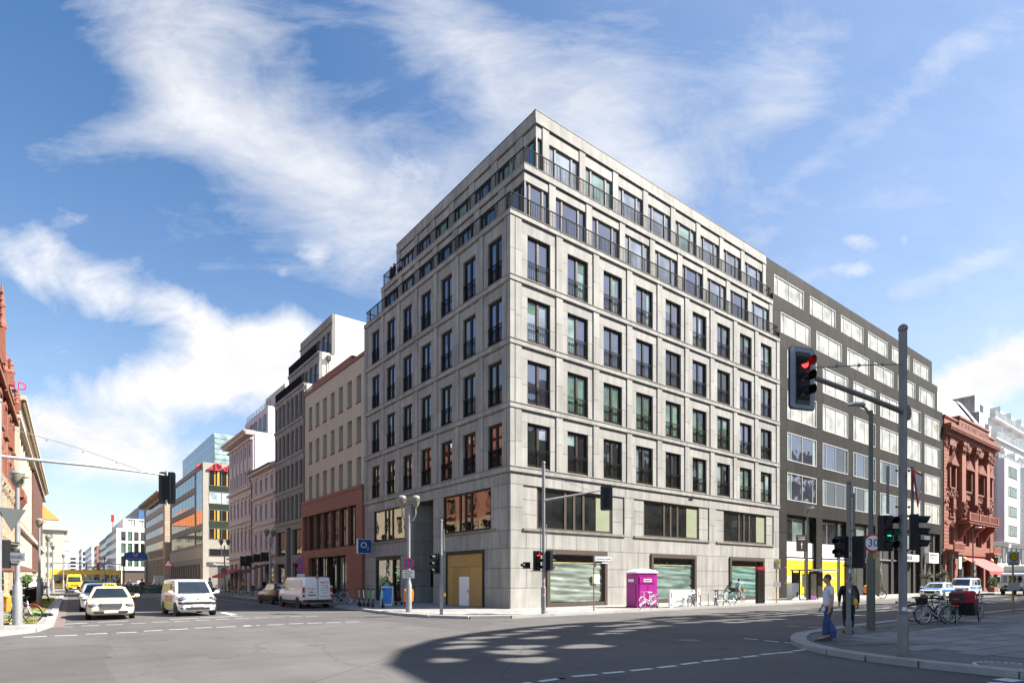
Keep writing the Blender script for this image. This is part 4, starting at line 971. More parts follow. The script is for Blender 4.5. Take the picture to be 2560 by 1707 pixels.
for x0,x1,z0,z1 in shops:
    win(LT, x0, x1, z0, z1, .3, M_BEAM, M_SHOP, .1, 1, .62)
for x in (2.6,4.68,6.76,8.84,10.9): MB().box(x-.78+.3,x-.35+.3,-.1,.05,14.4,20.5).build('pilaster', M_LAV, LT)
MB().box(-.05,13.4,-.35,.2,14.0,14.35).box(-.05,13.4,-.2,.2,9.6,9.8).box(-.05,13.4,-.35,.2,4.7,5.0).box(-.05,13.4,-.3,.2,20.4,20.65).box(-.1,13.45,-.9,.3,21.0,21.35).box(-.1,13.45,-1.15,.3,21.35,21.6).build('cornice', M_LAVT, LT)
for z in (10.2,11.2,12.2,6.4,7.3,8.2): MB().box(0,13.38,.005,.1,z,z+.04).build('groove_line', M_LAVT, LT)
MB().box(13.39,13.45,.3,13,15.4,21.5).build('fire_wall', M_PLASTER, LT)
for x0 in (.6, 3.2, 6.0): 
    a = MB().add([(x0,-.05,3.3),(x0+2.5,-.05,3.3),(x0+2.5,-2.4,2.3),(x0,-2.4,2.3)], [(0,1,2,3)]).box(x0,x0+2.5,-2.42,-2.38,2.05,2.3).build('awning', mat('crimson_awning', (.34,.02,.03), .8), LT)
MB().box(12.3,12.4,-1.3,-.1,3.6,4.9).build('hanging_sign', mat('green_black_sign', (.01,.02,.012), .5), LT)
# penthouse storeys behind
MB().box(1.0,13.38,2.0,13,21.6,25.2).build('penthouse', M_LAV, LT); MB().box(3.6,13.38,4.3,13,25.2,28.8).build('penthouse', M_LAV, LT)
MB().box(13.39,13.46,1.95,13,21.6,25.2).box(13.39,13.46,4.2,13,25.2,28.85).build('fire_wall', M_PLASTER, LT)
for k in range(5): win(LT, 2.0+k*2.3, 3.1+k*2.3, 22.2, 24.3, 1.95, M_BEAM, G_DARK, .08, 1)
for o,z,xx in ((.4,21.6,0.),(2.3,25.2,1.)):
    r = MB()
    for h in (.35,.65,.95): r.box(xx,13.3,o,o+.03,z+h,z+h+.03)
    for k in range(10): r.box(xx+k*1.35,xx+k*1.35+.04,o,o+.04,z,z+1.0)
    r.build('terrace_railing', M_IRON, LT)
# stone and glass bank building at the next corner
M_LIME = mat('limestone', (.34,.31,.265), .85, .1, .8, rand=.06); M_GREYB = mat('grey_band_stone', (.22,.195,.175), .8, .1, .8)
BK = thing('bank_building', 'bank building of stone and glass with red rooftop letters at the next corner', 'building', (0,125.7,0), -pi/2)
LB = 37.0; gsz = [(19.0,21.6),(15.4,17.9),(11.8,14.3),(8.2,10.7)]
hs = [(.4,LB-7.6,a,b) for a,b in gsz]+[(LB-7.4,LB-.6,11.8,21.6),(LB-7.4,LB-.6,8.2,10.7)]+[(1+k*2.6,2.9+k*2.6,.2,4.6) for k in range(13)]
wall_grid(MB(), 0, LB, .1, 22.5, hs, 0, .4).box(0,LB,.42,22,.1,22.4).build('wall', M_GREYB, BK)
MB().box(0,LB,-.03,.1,5.6,7.6).build('stone_band', M_LIME, BK)
for a, b in gsz:
    for k in range(18): win(BK, .45+k*1.64, .45+(k+1)*1.64, a, b, .12, M_BEAM, G_BLUE if a > 9 else G_MIRROR, .05, 0)
for i in range(4):
    for j in range(6): win(BK, LB-7.35+i*1.68, LB-7.35+(i+1)*1.68, 11.85+j*1.62, 11.85+(j+1)*1.62, .10, M_SILVER, G_BLUE, .04, 0)
    win(BK, LB-7.35+i*1.68, LB-7.35+(i+1)*1.68, 8.22, 10.68, .10, M_BEAM, G_MIRROR, .05, 0)
for x0,x1,z0,z1 in hs[-13:]: win(BK, x0, x1, z0, z1, .2, M_BEAM, G_DARK, .1, 1)
# face towards the crossing: u = depth from the corner, built as its own rotated group of parts
def south(parent, u0,u1,d0,d1,z0,z1): return (LB-d1, LB-d0, u0, u1, z0, z1)
def sb(nm, u0,u1,d0,d1,z0,z1,m): return MB().box(LB-d1, LB-d0, u0, u1, z0, z1).build(nm, m, BK)
sb('corner_pier', -.02, .92, -.06, .3, .1, 22.5, M_LIME); sb('stone_band', 0.92, 22, -.06, .3, 21.4, 22.5, M_LIME); sb('stone_band', 0.92, 22, -.06, .3, 7.3, 8.9, M_LIME); sb('stone_band', 0.92, 22, -.06, .3, 4.9, 5.9, M_LIME)
sb('sign_band', .6, 22, -.12, .2, 4.2, 4.9, mat('grey_sign_band', (.06,.06,.065), .6))
M_SPAN = mat('green_glass_spandrel', (.035,.05,.035), .25, .1, 1); M_GOLD = mat('amber_column', (.62,.32,.03), .5)
for z0, z1, gm in ((18.5,21.3,G_DARK),(15.3,17.45,glass('pane_white_glass', (.42,.5,.5), 1.8)),(12.2,14.2,G_DARK),(9.0,10.9,G_DARK),(5.95,7.28,G_DARK)):
    for k in range(9):
        u = .95+k*2.02
        f = MB().box(LB,LB+.10,u,u+1.98,z0,z0+.06).box(LB,LB+.10,u,u+1.98,z1-.06,z1).box(LB,LB+.10,u,u+.06,z0+.06,z1-.06).build('window', M_SILVER, BK)
        MB().box(LB,LB+.04,u+.06,u+1.98,z0+.06,z1-.06).build('pane', gm, f)
        if gm is G_DARK and z0 > 8:
            for w_, ww in ((.85,.16),(1.32,.36)): MB().box(LB+.041,LB+.08,u+w_,u+w_+ww,z0+.07,z1-.07).build('amber_blind', M_GOLD, f)
for z0, z1 in ((17.5,18.45),(14.25,15.25),(10.95,12.15)):
    for k in range(3): sb('spandrel', 0.92, 22, -.06-.02*k, .3, z0+k*(z1-z0)/3, z0+(k+1)*(z1-z0)/3-.04, M_SPAN)
sb('entrance', 2.4, 12, -.03, .3, .1, 4.2, M_BEAM)
text('Massimo Dutti', .55, M_WHITE, BK, (LB+.15,3.1,4.55), rz=pi/2, sx=.9)
text('Deka', 1.9, mat('red_sign_letter', (.70,.03,.06), .5), BK, (LB+.3,3.75,21.75), rz=pi/2, depth=8, name='sign_lettering')
for k in range(3): MB().box(LB+.2,LB+.35,.75+k*.27,.95+k*.27,21.2,21.5+k*.22).build('sign_bar', MATS['red_sign_letter'], BK)
text('Deka', 1.3, MATS['red_sign_letter'], BK, (LB-2.4,-.35,21.9), depth=5, name='sign_lettering')
gb = MB().box(3,LB-2,2.2,20,22.5,28.1).build('glass_storeys', mat('glass_storey_core', (.20,.27,.30), .4), BK)
for k in range(16):
    for j in range(3): win(BK, 3+k*2.0, 3+(k+1)*2.0, 22.8+j*1.85, 22.8+(j+1)*1.85, 2.05, M_SILVER, G_BLUE, .05, 1)
for j in range(6):
    for k in range(4):
        MB().box(LB-1.98,LB-1.9,2.2+k*4.0,6.1+k*4.0,22.7+j*.95,23.55+j*.95).build('glass_louvre', glass('pane_aqua', (.28,.38,.38), 1.9), BK)
# long beige stone block with bracketed eaves, two streets away
LG = thing('long_stone_building', 'long beige stone block with bracketed eaves beyond the bank', 'building', (0,173,0), -pi/2)
M_SAND = mat('sandy_stone', (.42,.33,.235), .85, .12, .8, rand=.08)
hs = [(.6,36.8,a,a+1.9) for a in (19.6,16.2,12.9,9.4)]+[(1+k*2.5,2.6+k*2.5,.2,6.8) for k in range(15)]
wall_grid(MB(), 0, 39.5, .1, 22.4, hs, 0, .4).box(0,39.5,.42,16,.1,22.3).build('wall', M_SAND, LG)
for a in (19.6,16.2,12.9,9.4):
    for k in range(24): win(LG, .65+k*1.5, .65+(k+1)*1.5, a, a+1.9, .12, M_BEAM, G_SKY if a > 10 else G_MIRROR, .06, 0)
for x0,x1,z0,z1 in hs[4:]: win(LG, x0, x1, z0, z1, .2, M_BEAM, G_DARK, .12, 0)
MB().box(-.2,39.9,-1.6,.5,22.4,22.75).build('eaves', M_SAND, LG)
for k in range(20): blk('bracket', LG, .5+k*2, .8+k*2, -1.5, -.02, 22.0, 22.39, M_SAND)
for k in range(9): MB().prism([(0,8.9),(-.9,8.9),(0,7.2)], 14+k*2.7, 14.5+k*2.7, 'yz').build('corbel', M_SAND, LG)
for k in range(30): blk('corner_block', LG, 39.52, 39.60, -.02, 9, .2+k*.74, .2+k*.74+.70, M_SAND)
# white gridded block with glass barrel roof
GR = thing('white_grid_building', 'white gridded office block with a blue glass barrel roof down the street', 'building', (0,267,0))
M_WGRID = mat('white_grid', (.72,.70,.69), .7)
hs = []
for k, x in enumerate((1.6,3.9,6.2,8.5,12.0,14.3,16.6,18.9)):
    for z0, z1 in ((18.0,21.8),(12.6,17.0),(7.2,11.6)): hs.append((x,x+1.7,z0,z1))
hs.append((2,20,.2,5.6)); wall_grid(MB(), 0, 21, .1, 23.2, hs, 0, .6).box(0.02,21,.62,60,.1,23.1).build('wall', M_WGRID, GR)
for h in hs[:-1]: win(GR, *h, .3, M_BEAM, G_GREEN if rnd.random() < .4 else G_DARK, .12, 0)
MB().box(2,20,.55,.6,.2,5.6).build('loggia', mat('loggia_brown', (.08,.06,.045), .8), GR)
wall_grid(MB(), 2.5, 21, 23.2, 27.4, [(4,6.8,24,27),(8,10.8,24,27),(12,14.8,24,27)], 1.6, 2.2).box(2.5,21,2.3,60,23.2,27.4).build('upper_floor', M_WGRID, GR)
for x in (4,8,12): win(GR, x, x+2.8, 24, 27, 1.9, M_BEAM, G_SKYPAINT, .15, 1)
pr_ = [(5,27.4)]+[(5+6*(1-cos(t)), 27.4+6.0*sin(t)) for t in [pi/2*i/6 for i in range(7)]]+[(21,33.4),(21,27.4)]
MB().prism([(5,27.45)]+pr_[2:], 2.2, 58, 'xz').build('barrel_roof', mat('barrel_roof_metal', (.05,.055,.06), .4), GR)
for k in range(3): MB().box(8+k*4,11.8+k*4,2.05,2.15,27.6,31.2).build('roof_glazing', glass('pane_blue_roof', (.03,.10,.26), 2.2), GR)
hs = []
M_GRW = mat('grey_west_wall', (.30,.29,.29), .8)
for k in range(20):
    for z in (3,7,11,15,19): hs.append((k*3+.8,k*3+2.4,z,z+2.2))
wb = MB(); 
for x0,x1,z0,z1 in hs: wb.box(-.05,-.02,x0,x1,z0,z1)
MB().box(-.02,.02,.3,60,.1,23).build('west_wall', M_GRW, GR); tag(wb.build('west_windows', G_SKY, GR), kind='stuff')
MB().tube([(.9,33,23),(.9,33,31)], .12).box(.3,1.5,32.8,33.1,28.3,31.5).build('red_mast', M_RED, GR)
# buildings at the far end, each simple but separate
def far_block(name, label, x0, x1, y0, y1, h, m, rows=5, cols=8, gm=None, rootrot=0):
    B_ = thing(name, label, 'building', (x0,y0,0)); MB().box(0,x1-x0,0,y1-y0,0,h).build('wall', m, B_)
    w_ = MB()
    for r in range(rows):
        for c in range(cols):
            z = 3+r*(h-4)/rows; cw = (y1-y0)/cols
            w_.box(-.06,-.01,c*cw+cw*.25,c*cw+cw*.75,z,z+(h-4)/rows*.6)
        for c in range(3):
            cw = (x1-x0)/3; w_.box(c*cw+cw*.25,c*cw+cw*.75,-.06,-.01,z,z+(h-4)/rows*.6)
    tag(w_.build('windows', gm or G_DARK, B_), kind='stuff'); return B_
far_block('far_grey_building', 'grey office block beyond the white gridded building', .3, 12, 330, 385, 23, M_GRW)
far_block('far_brown_building', 'red brown narrow block far down the street', -.6, 12, 392, 418, 21.5, mat('far_brown', (.28,.13,.10), .8))
far_block('far_white_building', 'white block at the far end of the street', -1.5, 12, 425, 520, 23, M_WGRID)
far_block('far_pale_building', 'pale block closing the view at the end of the street', -26, -2, 640, 700, 24, mat('far_pale', (.5,.52,.55), .8), 6, 10)
far_block('far_corner_tower', 'glass corner block at the far right end of the street', -3, 8, 540, 600, 26, mat('far_glassgrey', (.4,.43,.46), .7))
# ------------------------------------------------------------------ the sunlit opposite side of the street
LROT = atan2(LD.y, LD.x)     # local X runs along the street, local Y into the block
def lthing(name, label, s): p = left(s); return thing(name, label, 'building', (p.x,p.y,0), LROT)
M_BRICKR = mat('red_sandstone_gothic', (.30,.132,.085), .8, .18, 1.0, rand=.08, bump=.3, streak=.12); M_BRICKR2 = mat('gothic_trim', (.22,.082,.052), .85, .3, 5, bump=.9, bscale=9)
M_OCHRE = mat('ochre_stone', (.38,.30,.21), .85, .14, .9, rand=.1, bump=.3); M_OCHRE2 = mat('ochre_carved', (.29,.225,.155), .9, .38, 4, bump=1.0, bscale=7)
M_CREAM = mat('cream_stone', (.48,.41,.325), .85, .08, .7, rand=.06, streak=.06); M_GREENW = mat('green_window_frame', (.035,.07,.03), .5)
GO = lthing('gothic_house', 'red sandstone gothic corner house with pinnacles, oriel and ochre carved base', 18)
Lg = 40.
hs = []; cols = [2.2,7.2,12.2,17.2,22.2,27.2,32.4,36.6]
for x in cols:
    for z0, z1 in ((15.4,17.9),(11.1,13.4)): hs.append((x,x+2.0,z0,z1))
    hs.append((x-.2,x+2.2,6.2,9.6)); hs.append((x-.3,x+2.3,.4,4.6))
wall_grid(MB(), 0, Lg, 10.2, 20.5, hs, .02, .6).box(0,Lg,.62,14,.1,20.4).build('wall', M_BRICKR, GO)
wall_grid(MB(), 0, Lg, .1, 10.2, hs, -.1, .6).build('ochre_base', M_OCHRE, GO)
for x in cols:
    for z0, z1 in ((15.4,17.9),(11.1,13.4)):
        win(GO, x, x+2.0, z0, z1, .3, M_GREENW, G_DARK, .16, 1, .62)
        MB().box(x-.25,x,-.12,.1,z0-.2,z1+.1).box(x+2,x+2.25,-.12,.1,z0-.2,z1+.1).prism([(x-.25,z1+.1),(x+2.25,z1+.1),(x+1.9,z1+.6),(x+.1,z1+.6)], -.15, .1, 'xz').box(x-.2,x+2.2,-.3,.1,z0-.4,z0-.2).build('window_surround', M_BRICKR2, GO)
    MB().box(x-.1,x+2.1,-.06,.1,13.9,14.9).build('carved_panel', M_BRICKR2, GO)
    win(GO, x-.2, x+2.2, 6.2, 9.6, .3, M_BEAM, G_DARK, .14, 1, .7); win(GO, x-.3, x+2.3, .4, 4.6, .3, M_BEAM, G_DARK, .14, 1, .7)
    for xx in (x-.75, x+2.25): MB().lathe([(.3,5.4),(.25,6),(.22,9),(.38,9.3),(.42,9.8)], 8, (xx+.2,-.35,0)).build('half_column', M_OCHRE2, GO)
    MB().box(x-.9,x+3.0,-.7,.1,9.7,10.2).build('carved_cornice', M_OCHRE2, GO)
for k in range(9):
    for c in range(12): blk('rusticated_block', GO, c*3.35+.05, c*3.35+1.0, -.22, .05, .3+k*.55, .3+k*.55+.48, M_OCHRE)
MB().box(-.1,Lg+.1,-.5,.3,5.0,5.4).build('string_course', M_OCHRE2, GO)
MB().box(-.1,Lg+.1,-.45,.3,18.7,19.1).box(-.1,Lg+.1,-.25,.3,20.4,20.7).build('cornice', M_BRICKR2, GO)
# stepped gables, oriel and pinnacles near the visible end
for x0, zt, w_ in ((10.5,29,8),(30.0,21.9,7.0)):
    pts = [(x0,20.6)]; n = 5
    for i in range(n): pts += [(x0+w_/2*i/n, 20.6+(zt-20.6)*(i+1)/n), (x0+w_/2*(i+1)/n, 20.6+(zt-20.6)*(i+1)/n)]
    pts += [(2*x0+w_-a, b) for a, b in reversed(pts)]
    MB().prism(pts, -.1, .5, 'xz').build('gable', M_BRICKR, GO)
def pinnacle(x, y, z0, z1, r):
    m = MB().box(x-r,x+r,y-r,y+r,z0,z0+(z1-z0)*.45); h = z1-z0
    m.lathe([(r*1.35,z0+h*.45),(r*1.35,z0+h*.5),(r*.9,z0+h*.55),(r*.75,z0+h*.7),(r*1.0,z0+h*.72),(r*.45,z0+h*.86),(r*.6,z0+h*.88),(r*.1,z1)], 8, (x,y,0))
    for k in range(4): m.box(x-r*1.5,x+r*1.5,y-.06,y+.06,z0+h*(.6+.09*k),z0+h*(.6+.09*k)+.12)
    m.box(x-.5,x+.5,y-.08,y+.08,z1-.9,z1-.7); return m.build('pinnacle', M_BRICKR2, GO)
pinnacle(22.4,-.2,20.5,27.4,.26); pinnacle(23.9,-.3,18.5,22.3,.24); pinnacle(29.6,-.3,20.5,23.2,.30); pinnacle(37.6,-.3,19.6,21.9,.30); pinnacle(39.4,-.3,20.5,22.6,.30)
MB().box(30.2,36.4,-1.3,.1,9.9,10.6).box(30.4,36.2,-1.1,.0,10.6,11.0).prism([(-1.3,9.9),(-.6,8.6),(0,8.2),(.1,9.9)], 31, 35.6, 'yz').build('oriel_base', M_BRICKR2, GO)
MB().box(36,39.9,-.2,.3,20.7,21.2).build('parapet', M_BRICKR, GO)
MB().box(26.5,31.5,2,6,20.5,23.0).build('roof_turret', M_PLASTER, GO)
MB().add([(0,.5,20.6),(Lg,.5,20.6),(Lg-4,8,23.6),(4,8,23.6)], [(0,1,2,3)]).add([(Lg,.5,20.6),(Lg,14,20.6),(Lg-4,8,23.6)], [(0,1,2)]).build('roof', mat('red_roof_tile', (.26,.085,.05), .8, .2, 5), GO)
# ochre and cream palace
CR = lthing('cream_palace', 'cream stone palace with long bracketed eaves and a brown louvred screen', 58.2)
Lc = 92.
MB().box(0,Lc,1.3,16,.1,22).build('wall', M_OCHRE, CR)
hs = []
for k in range(20):
    x = 3.2+k*4.4
    hs += [(x,x+1.6,17.8,19.6),(x,x+1.6,13.6,16.2),(x,x+1.6,9.6,12.2),(x-.2,x+1.8,1.0,4.6)]
wall_grid(MB(), 1.5, Lc, .1, 22.0, hs, 0.2, .7).box(1.5,Lc,.72,1.3,.1,21.9).build('street_front', M_CREAM, CR)
for h in hs: win(CR, *h, .5, M_BEAM, G_DARK, .1, 1, .6)
for k in range(20):
    x = 1.9+k*4.4; MB().box(x,x+.8,.02,.25,8.4,20).build('pilaster', M_CREAM, CR)
for k in range(14): MB().box(1.4,40,.06,.3,.3+k*.55,.3+k*.55+.50).build('rusticated_course', M_CREAM, CR)
MB().box(1.2,Lc,-.35,.4,7.9,8.35).build('plinth_cornice', M_CREAM, CR)
for k in range(60): blk('corbel', CR, 1.5+k*1.5, 1.9+k*1.5, -.3, .15, 8.36, 8.75, M_OCHRE2)
MB().box(.8,Lc,-1.0,.6,22.0,22.5).box(1.0,Lc,-.5,.6,21.5,22.0).box(.9,Lc,-.5,.4,19.9,20.2).build('eaves', M_CREAM, CR)
for k in range(75): blk('dentil', CR, 1.4+k*1.2, 1.9+k*1.2, -.85, -.1, 21.6, 21.98, M_OCHRE2)
bl = MB().box(1.1,14,-.45,.3,20.2,20.35).box(1.1,14,-.45,-.2,21.1,21.25)
for k in range(26): bl.lathe([(.1,20.35),(.16,20.6),(.08,21.1)], 6, (1.5+k*.48,-.32,0))
bl.build('balustrade', M_CREAM, CR)
M_BRSCR = mat('brown_louvre', (.13,.062,.045), .7, .12, 2)
sc = MB()
for k in range(70): sc.box(40+k*.6,40.42+k*.6,-.12,.05,9.2,20.8)
sc.box(40,82,.05,.18,9.0,21); sc.build('louvre_screen', M_BRSCR, CR); 
sc = MB()
for k in range(30): sc.box(40+k*.6,40.42+k*.6,-.1,.05,3.2,7.2)
sc.box(40,58,.05,.18,3.0,7.3); sc.build('louvre_screen', M_BRSCR, CR)
MB().tube([(1.45,.05,22),(1.45,.05,.2)], .08).build('rain_pipe', M_FRAMEB, CR)
# flank facing the crossing
hs2 = [(2.5,3.9,14,16)]
for z0, z1 in ((17.6,19.4),(13.6,16.0),(9.6,12)): 
    f = MB().box(1.38,1.46,1.5,2.9,z0,z1).build('window', M_BEAM, CR); MB().box(1.36,1.40,1.6,2.8,z0+.1,z1-.1).build('pane', G_DARK, f)
MB().box(1.3,1.5,-.4,6,.1,22).build('flank_wall', M_CREAM, CR)
text('AND', 1.25, mat('red_roof_letters', (.75,.03,.10), .5), CR, (1.2,.3,23.5), rz=-pi/2, depth=6, name='sign_lettering')
MB().box(1.3,1.6,-.2,8,22.6,23.1).build('roof_rail', M_BEAM, CR)
MB().add([(1,1,22.5),(Lc,1,22.5),(Lc,7,27),(1,7,27)], [(0,1,2,3)]).add([(1,1,22.5),(1,7,27),(1,14,22.5)], [(0,1,2)]).build('roof', MATS['red_roof_tile'], CR)
# corner house with orange tiled roof far down
OR = thing('orange_roof_house', 'pale corner house with orange tiled hip roof and balconies far left', 'building', (-17.3,262,0), 0)
M_PALE = mat('pale_render', (.42,.38,.33), .9, .08, .6)
MB().box(-30,0,0,30,.1,21).box(-30,-1.4,1.2,30,21.4,25).build('wall', M_PALE, OR); MB().box(-30,1.2,-1.0,30,20.9,21.5).build('cornice', M_PALE, OR)
for z in (2.5,6.5,10.5,14.5,18.0,22.2):
    for x in (-4.5,-8.5,-12.5,-16):
        if z < 22 or x < -5: win(OR, x-1.2, x+1.2, z, z+2.0, -.06 if z < 21 else 1.14, M_PALE, G_GREEN, .14, 1)
MB().add([(-30,1,25),(-1.4,1,25),(-8,9,33),(-30,9,33)], [(0,1,2,3)]).add([(-1.4,1,25),(-1.4,30,25),(-8,20,33),(-8,9,33)], [(0,1,2,3)]).build('roof', mat('orange_tiles', (.62,.17,.04), .8, .12, 2), OR)
for z in (5,9,13,17): MB().box(-.2,1.6,2,6,z,z+1.2).build('balcony', M_PALE, OR)
# south side of the crossing (behind the camera's right shoulder): throws the shadow over the roadway
SB = thing('south_office_building', 'office building across the road with an added roof screen pierced to shape light patches', 'building', (0,0,0))
H = 15.2
arcp = [(120,-24.0),(16.2,-24.0),(13.8,-24.3),(11.0,-25.1),(8.6,-26.3),(6.7,-28),(5.3,-30.2),(4.7,-33),(4.7,-48),(120,-48)]
MB().prism([(p[0],p[1]) for p in reversed(arcp)], 0, H).build('wall', mat('south_stone', (.24,.215,.18), .85, .15, .8), SB)
for z in (1,4.8,8.6,12.0):
    for k in range(28): MB().box(14+k*3.7,16.2+k*3.7,-23.99,-23.93,z,z+2.3).build('window', G_DARK, SB)
sc = MB(); HT = 24.1  # added unseen screen, pierced to let light patches into the cast shadow
path = arcp[:9]; rs = random.Random(3)
pts = []
for a, b in zip(path[1:], path[2:]): pass
def cell(a, b, z0, z1, hole):
    """one screen panel between plan points a and b, pierced by a rounded opening"""
    A = Vector((*a,0)); B = Vector((*b,0)); n = 16
    P = lambda u, z: (A.x+(B.x-A.x)*u, A.y+(B.y-A.y)*u, z)
    if not hole: sc.face(P(0,z0),P(1,z0),P(1,z1),P(0,z1)); return
    cu, cz, ru, rz_ = .5+rs.uniform(-.07,.07), .5+rs.uniform(-.1,.1), hole*rs.uniform(.26,.43), hole*rs.uniform(.22,.40); tl = rs.uniform(-.05,.42); w3 = rs.uniform(0,6)
    inn = []; out_ = []
    for k in range(n):
        t = 2*pi*(k+.5)/n; c, s_ = cos(t), sin(t); wob = 1+.14*cos(3*t+w3)+.08*cos(5*t+2*w3); inn.append((min(.985,max(.015,cu+wob*ru*c)), z0+(z1-z0)*min(.985,max(.015,cz+wob*rz_*s_+tl*ru*c*.8))))
        m_ = max(abs(c), abs(s_)); out_.append((.5+.5*c/m_, z0+(z1-z0)*(.5+.5*s_/m_)))
    for k in range(n): q = (k+1) % n; sc.face(P(*out_[k]),P(*out_[q]),P(*inn[q]),P(*inn[k]))
    for cx, cz2 in ((0,z0),(1,z0),(1,z1),(0,z1)):
        near = sorted(range(n), key=lambda k: (out_[k][0]-cx)**2+((out_[k][1]-cz2)/(z1-z0))**2)[:2]; sc.face(P(cx,cz2),P(*out_[near[0]]),P(*out_[near[1]]))
rows = [(15.2,16.6),(16.6,18.3),(18.3,20.0),(20.0,21.6),(21.6,23.0),(23.0,HT)]
x = 16.2
while x < 90:
    ztop = HT+rs.choice((-1.1,-.5,0,.5)); rows[5] = (23.0, ztop)
    for r, (z0, z1) in enumerate(rows):
        hole = 0 if r == 5 else (1 if rs.random() < (.15,.62,.86,.84,.78)[r] else 0)
        cell((x,-24.0), (x+1.62,-24.0), z0, z1, hole)
    x += 1.62
for a, b in zip(path[1:-1], path[2:]):
    n = max(1, round(hypot(b[0]-a[0], b[1]-a[1])/1.6))
    for k in range(n):
        p = [a[i]+(b[i]-a[i])*k/n for i in (0,1)]; q = [a[i]+(b[i]-a[i])*(k+1)/n for i in (0,1)]
        for r, (z0, z1) in enumerate(rows): cell(p, q, z0, z1, 1 if (r in (2,3,4) and a[0] > 6 and rs.random() < .7) else 0)
sc.build('sun_patch_screen', mat('sun_patch_panel', (.3,.29,.28), .7), SB)
# ------------------------------------------------------------------ vehicles (local: +X forward, Y to the left, Z up)
def paint(name, col, **k):
    return mat('paint_'+name, col, .28, .03, 1, coat=.6, **k)
M_TRIM = mat('dark_trim', (.02,.02,.021), .55, .1, 3); M_HEAD = mat('headlight_glass', (.22,.23,.25), .08, .5, 12, metal=.6); M_PLATE = mat('number_plate', (.75,.75,.72), .4, .05)
def ring(x, zb, zt, hw):
    h = zt-zb
    half = [(hw*.84,zb),(hw*.955,zb+.05),(hw*.992,zb+.25*h),(hw,zb+.50*h),(hw*.985,zb+.75*h),(hw*.945,zb+.92*h),(hw*.80,zt),(hw*.4,zt+.018)]
    return [(x,-y,z) for y, z in half]+[(x,0,zt+.024)]+[(x,y,z) for y, z in reversed(half)]
def plan_ring(x0, x1, hw, z, r=.16, bow=.05):
    pts = []
    for cx, cy, a0 in ((x1-r, hw-r, 90),(x1-r, -hw+r, 0),(x0+r, -hw+r, -90),(x0+r, hw-r, -180)):
        for k in range(4): a = radians(a0-30*k); pts.append((cx+r*cos(a)+(bow*(1-(cy/hw)**2) if cx > 0 else 0), cy+r*sin(a), z))
    return pts
WHEELS = {}
def wheel_meshes(r, w, rimm):
    k = (r, w, rimm.name)
    if k not in WHEELS:
        t = MB().lathe([(r*.66,-w/2),(r*.93,-w/2),(r,-w/2+.035),(r,w/2-.035),(r*.93,w/2),(r*.66,w/2)], 22, axis='y').mesh('wheel', M_RUBBER, True)
        m = MB().lathe([(.05,-w/2+.03),(r*.62,-w/2+.035),(r*.68,-w/2-.004),(r*.68,w/2+.004),(r*.62,w/2-.035),(.05,w/2-.03)], 18, axis='y')
        for k2 in range(5):
            a = 2*pi*k2/5; c, s = cos(a), sin(a)
            for sg in (-1,1):
                y0, y1 = sorted((sg*(w/2-.04), sg*(w/2-.005)))
                m.add([(p[0]*c-p[1]*s, y, p[0]*s+p[1]*c) for y in (y0,y1) for p in ((.05,-.035),(r*.62,-.05),(r*.62,.05),(.05,.035))], [(0,1,2,3),(4,7,6,5),(0,4,5,1),(3,2,6,7)])
        WHEELS[k] = (t, m.mesh('rim', rimm, True))
    return WHEELS[k]
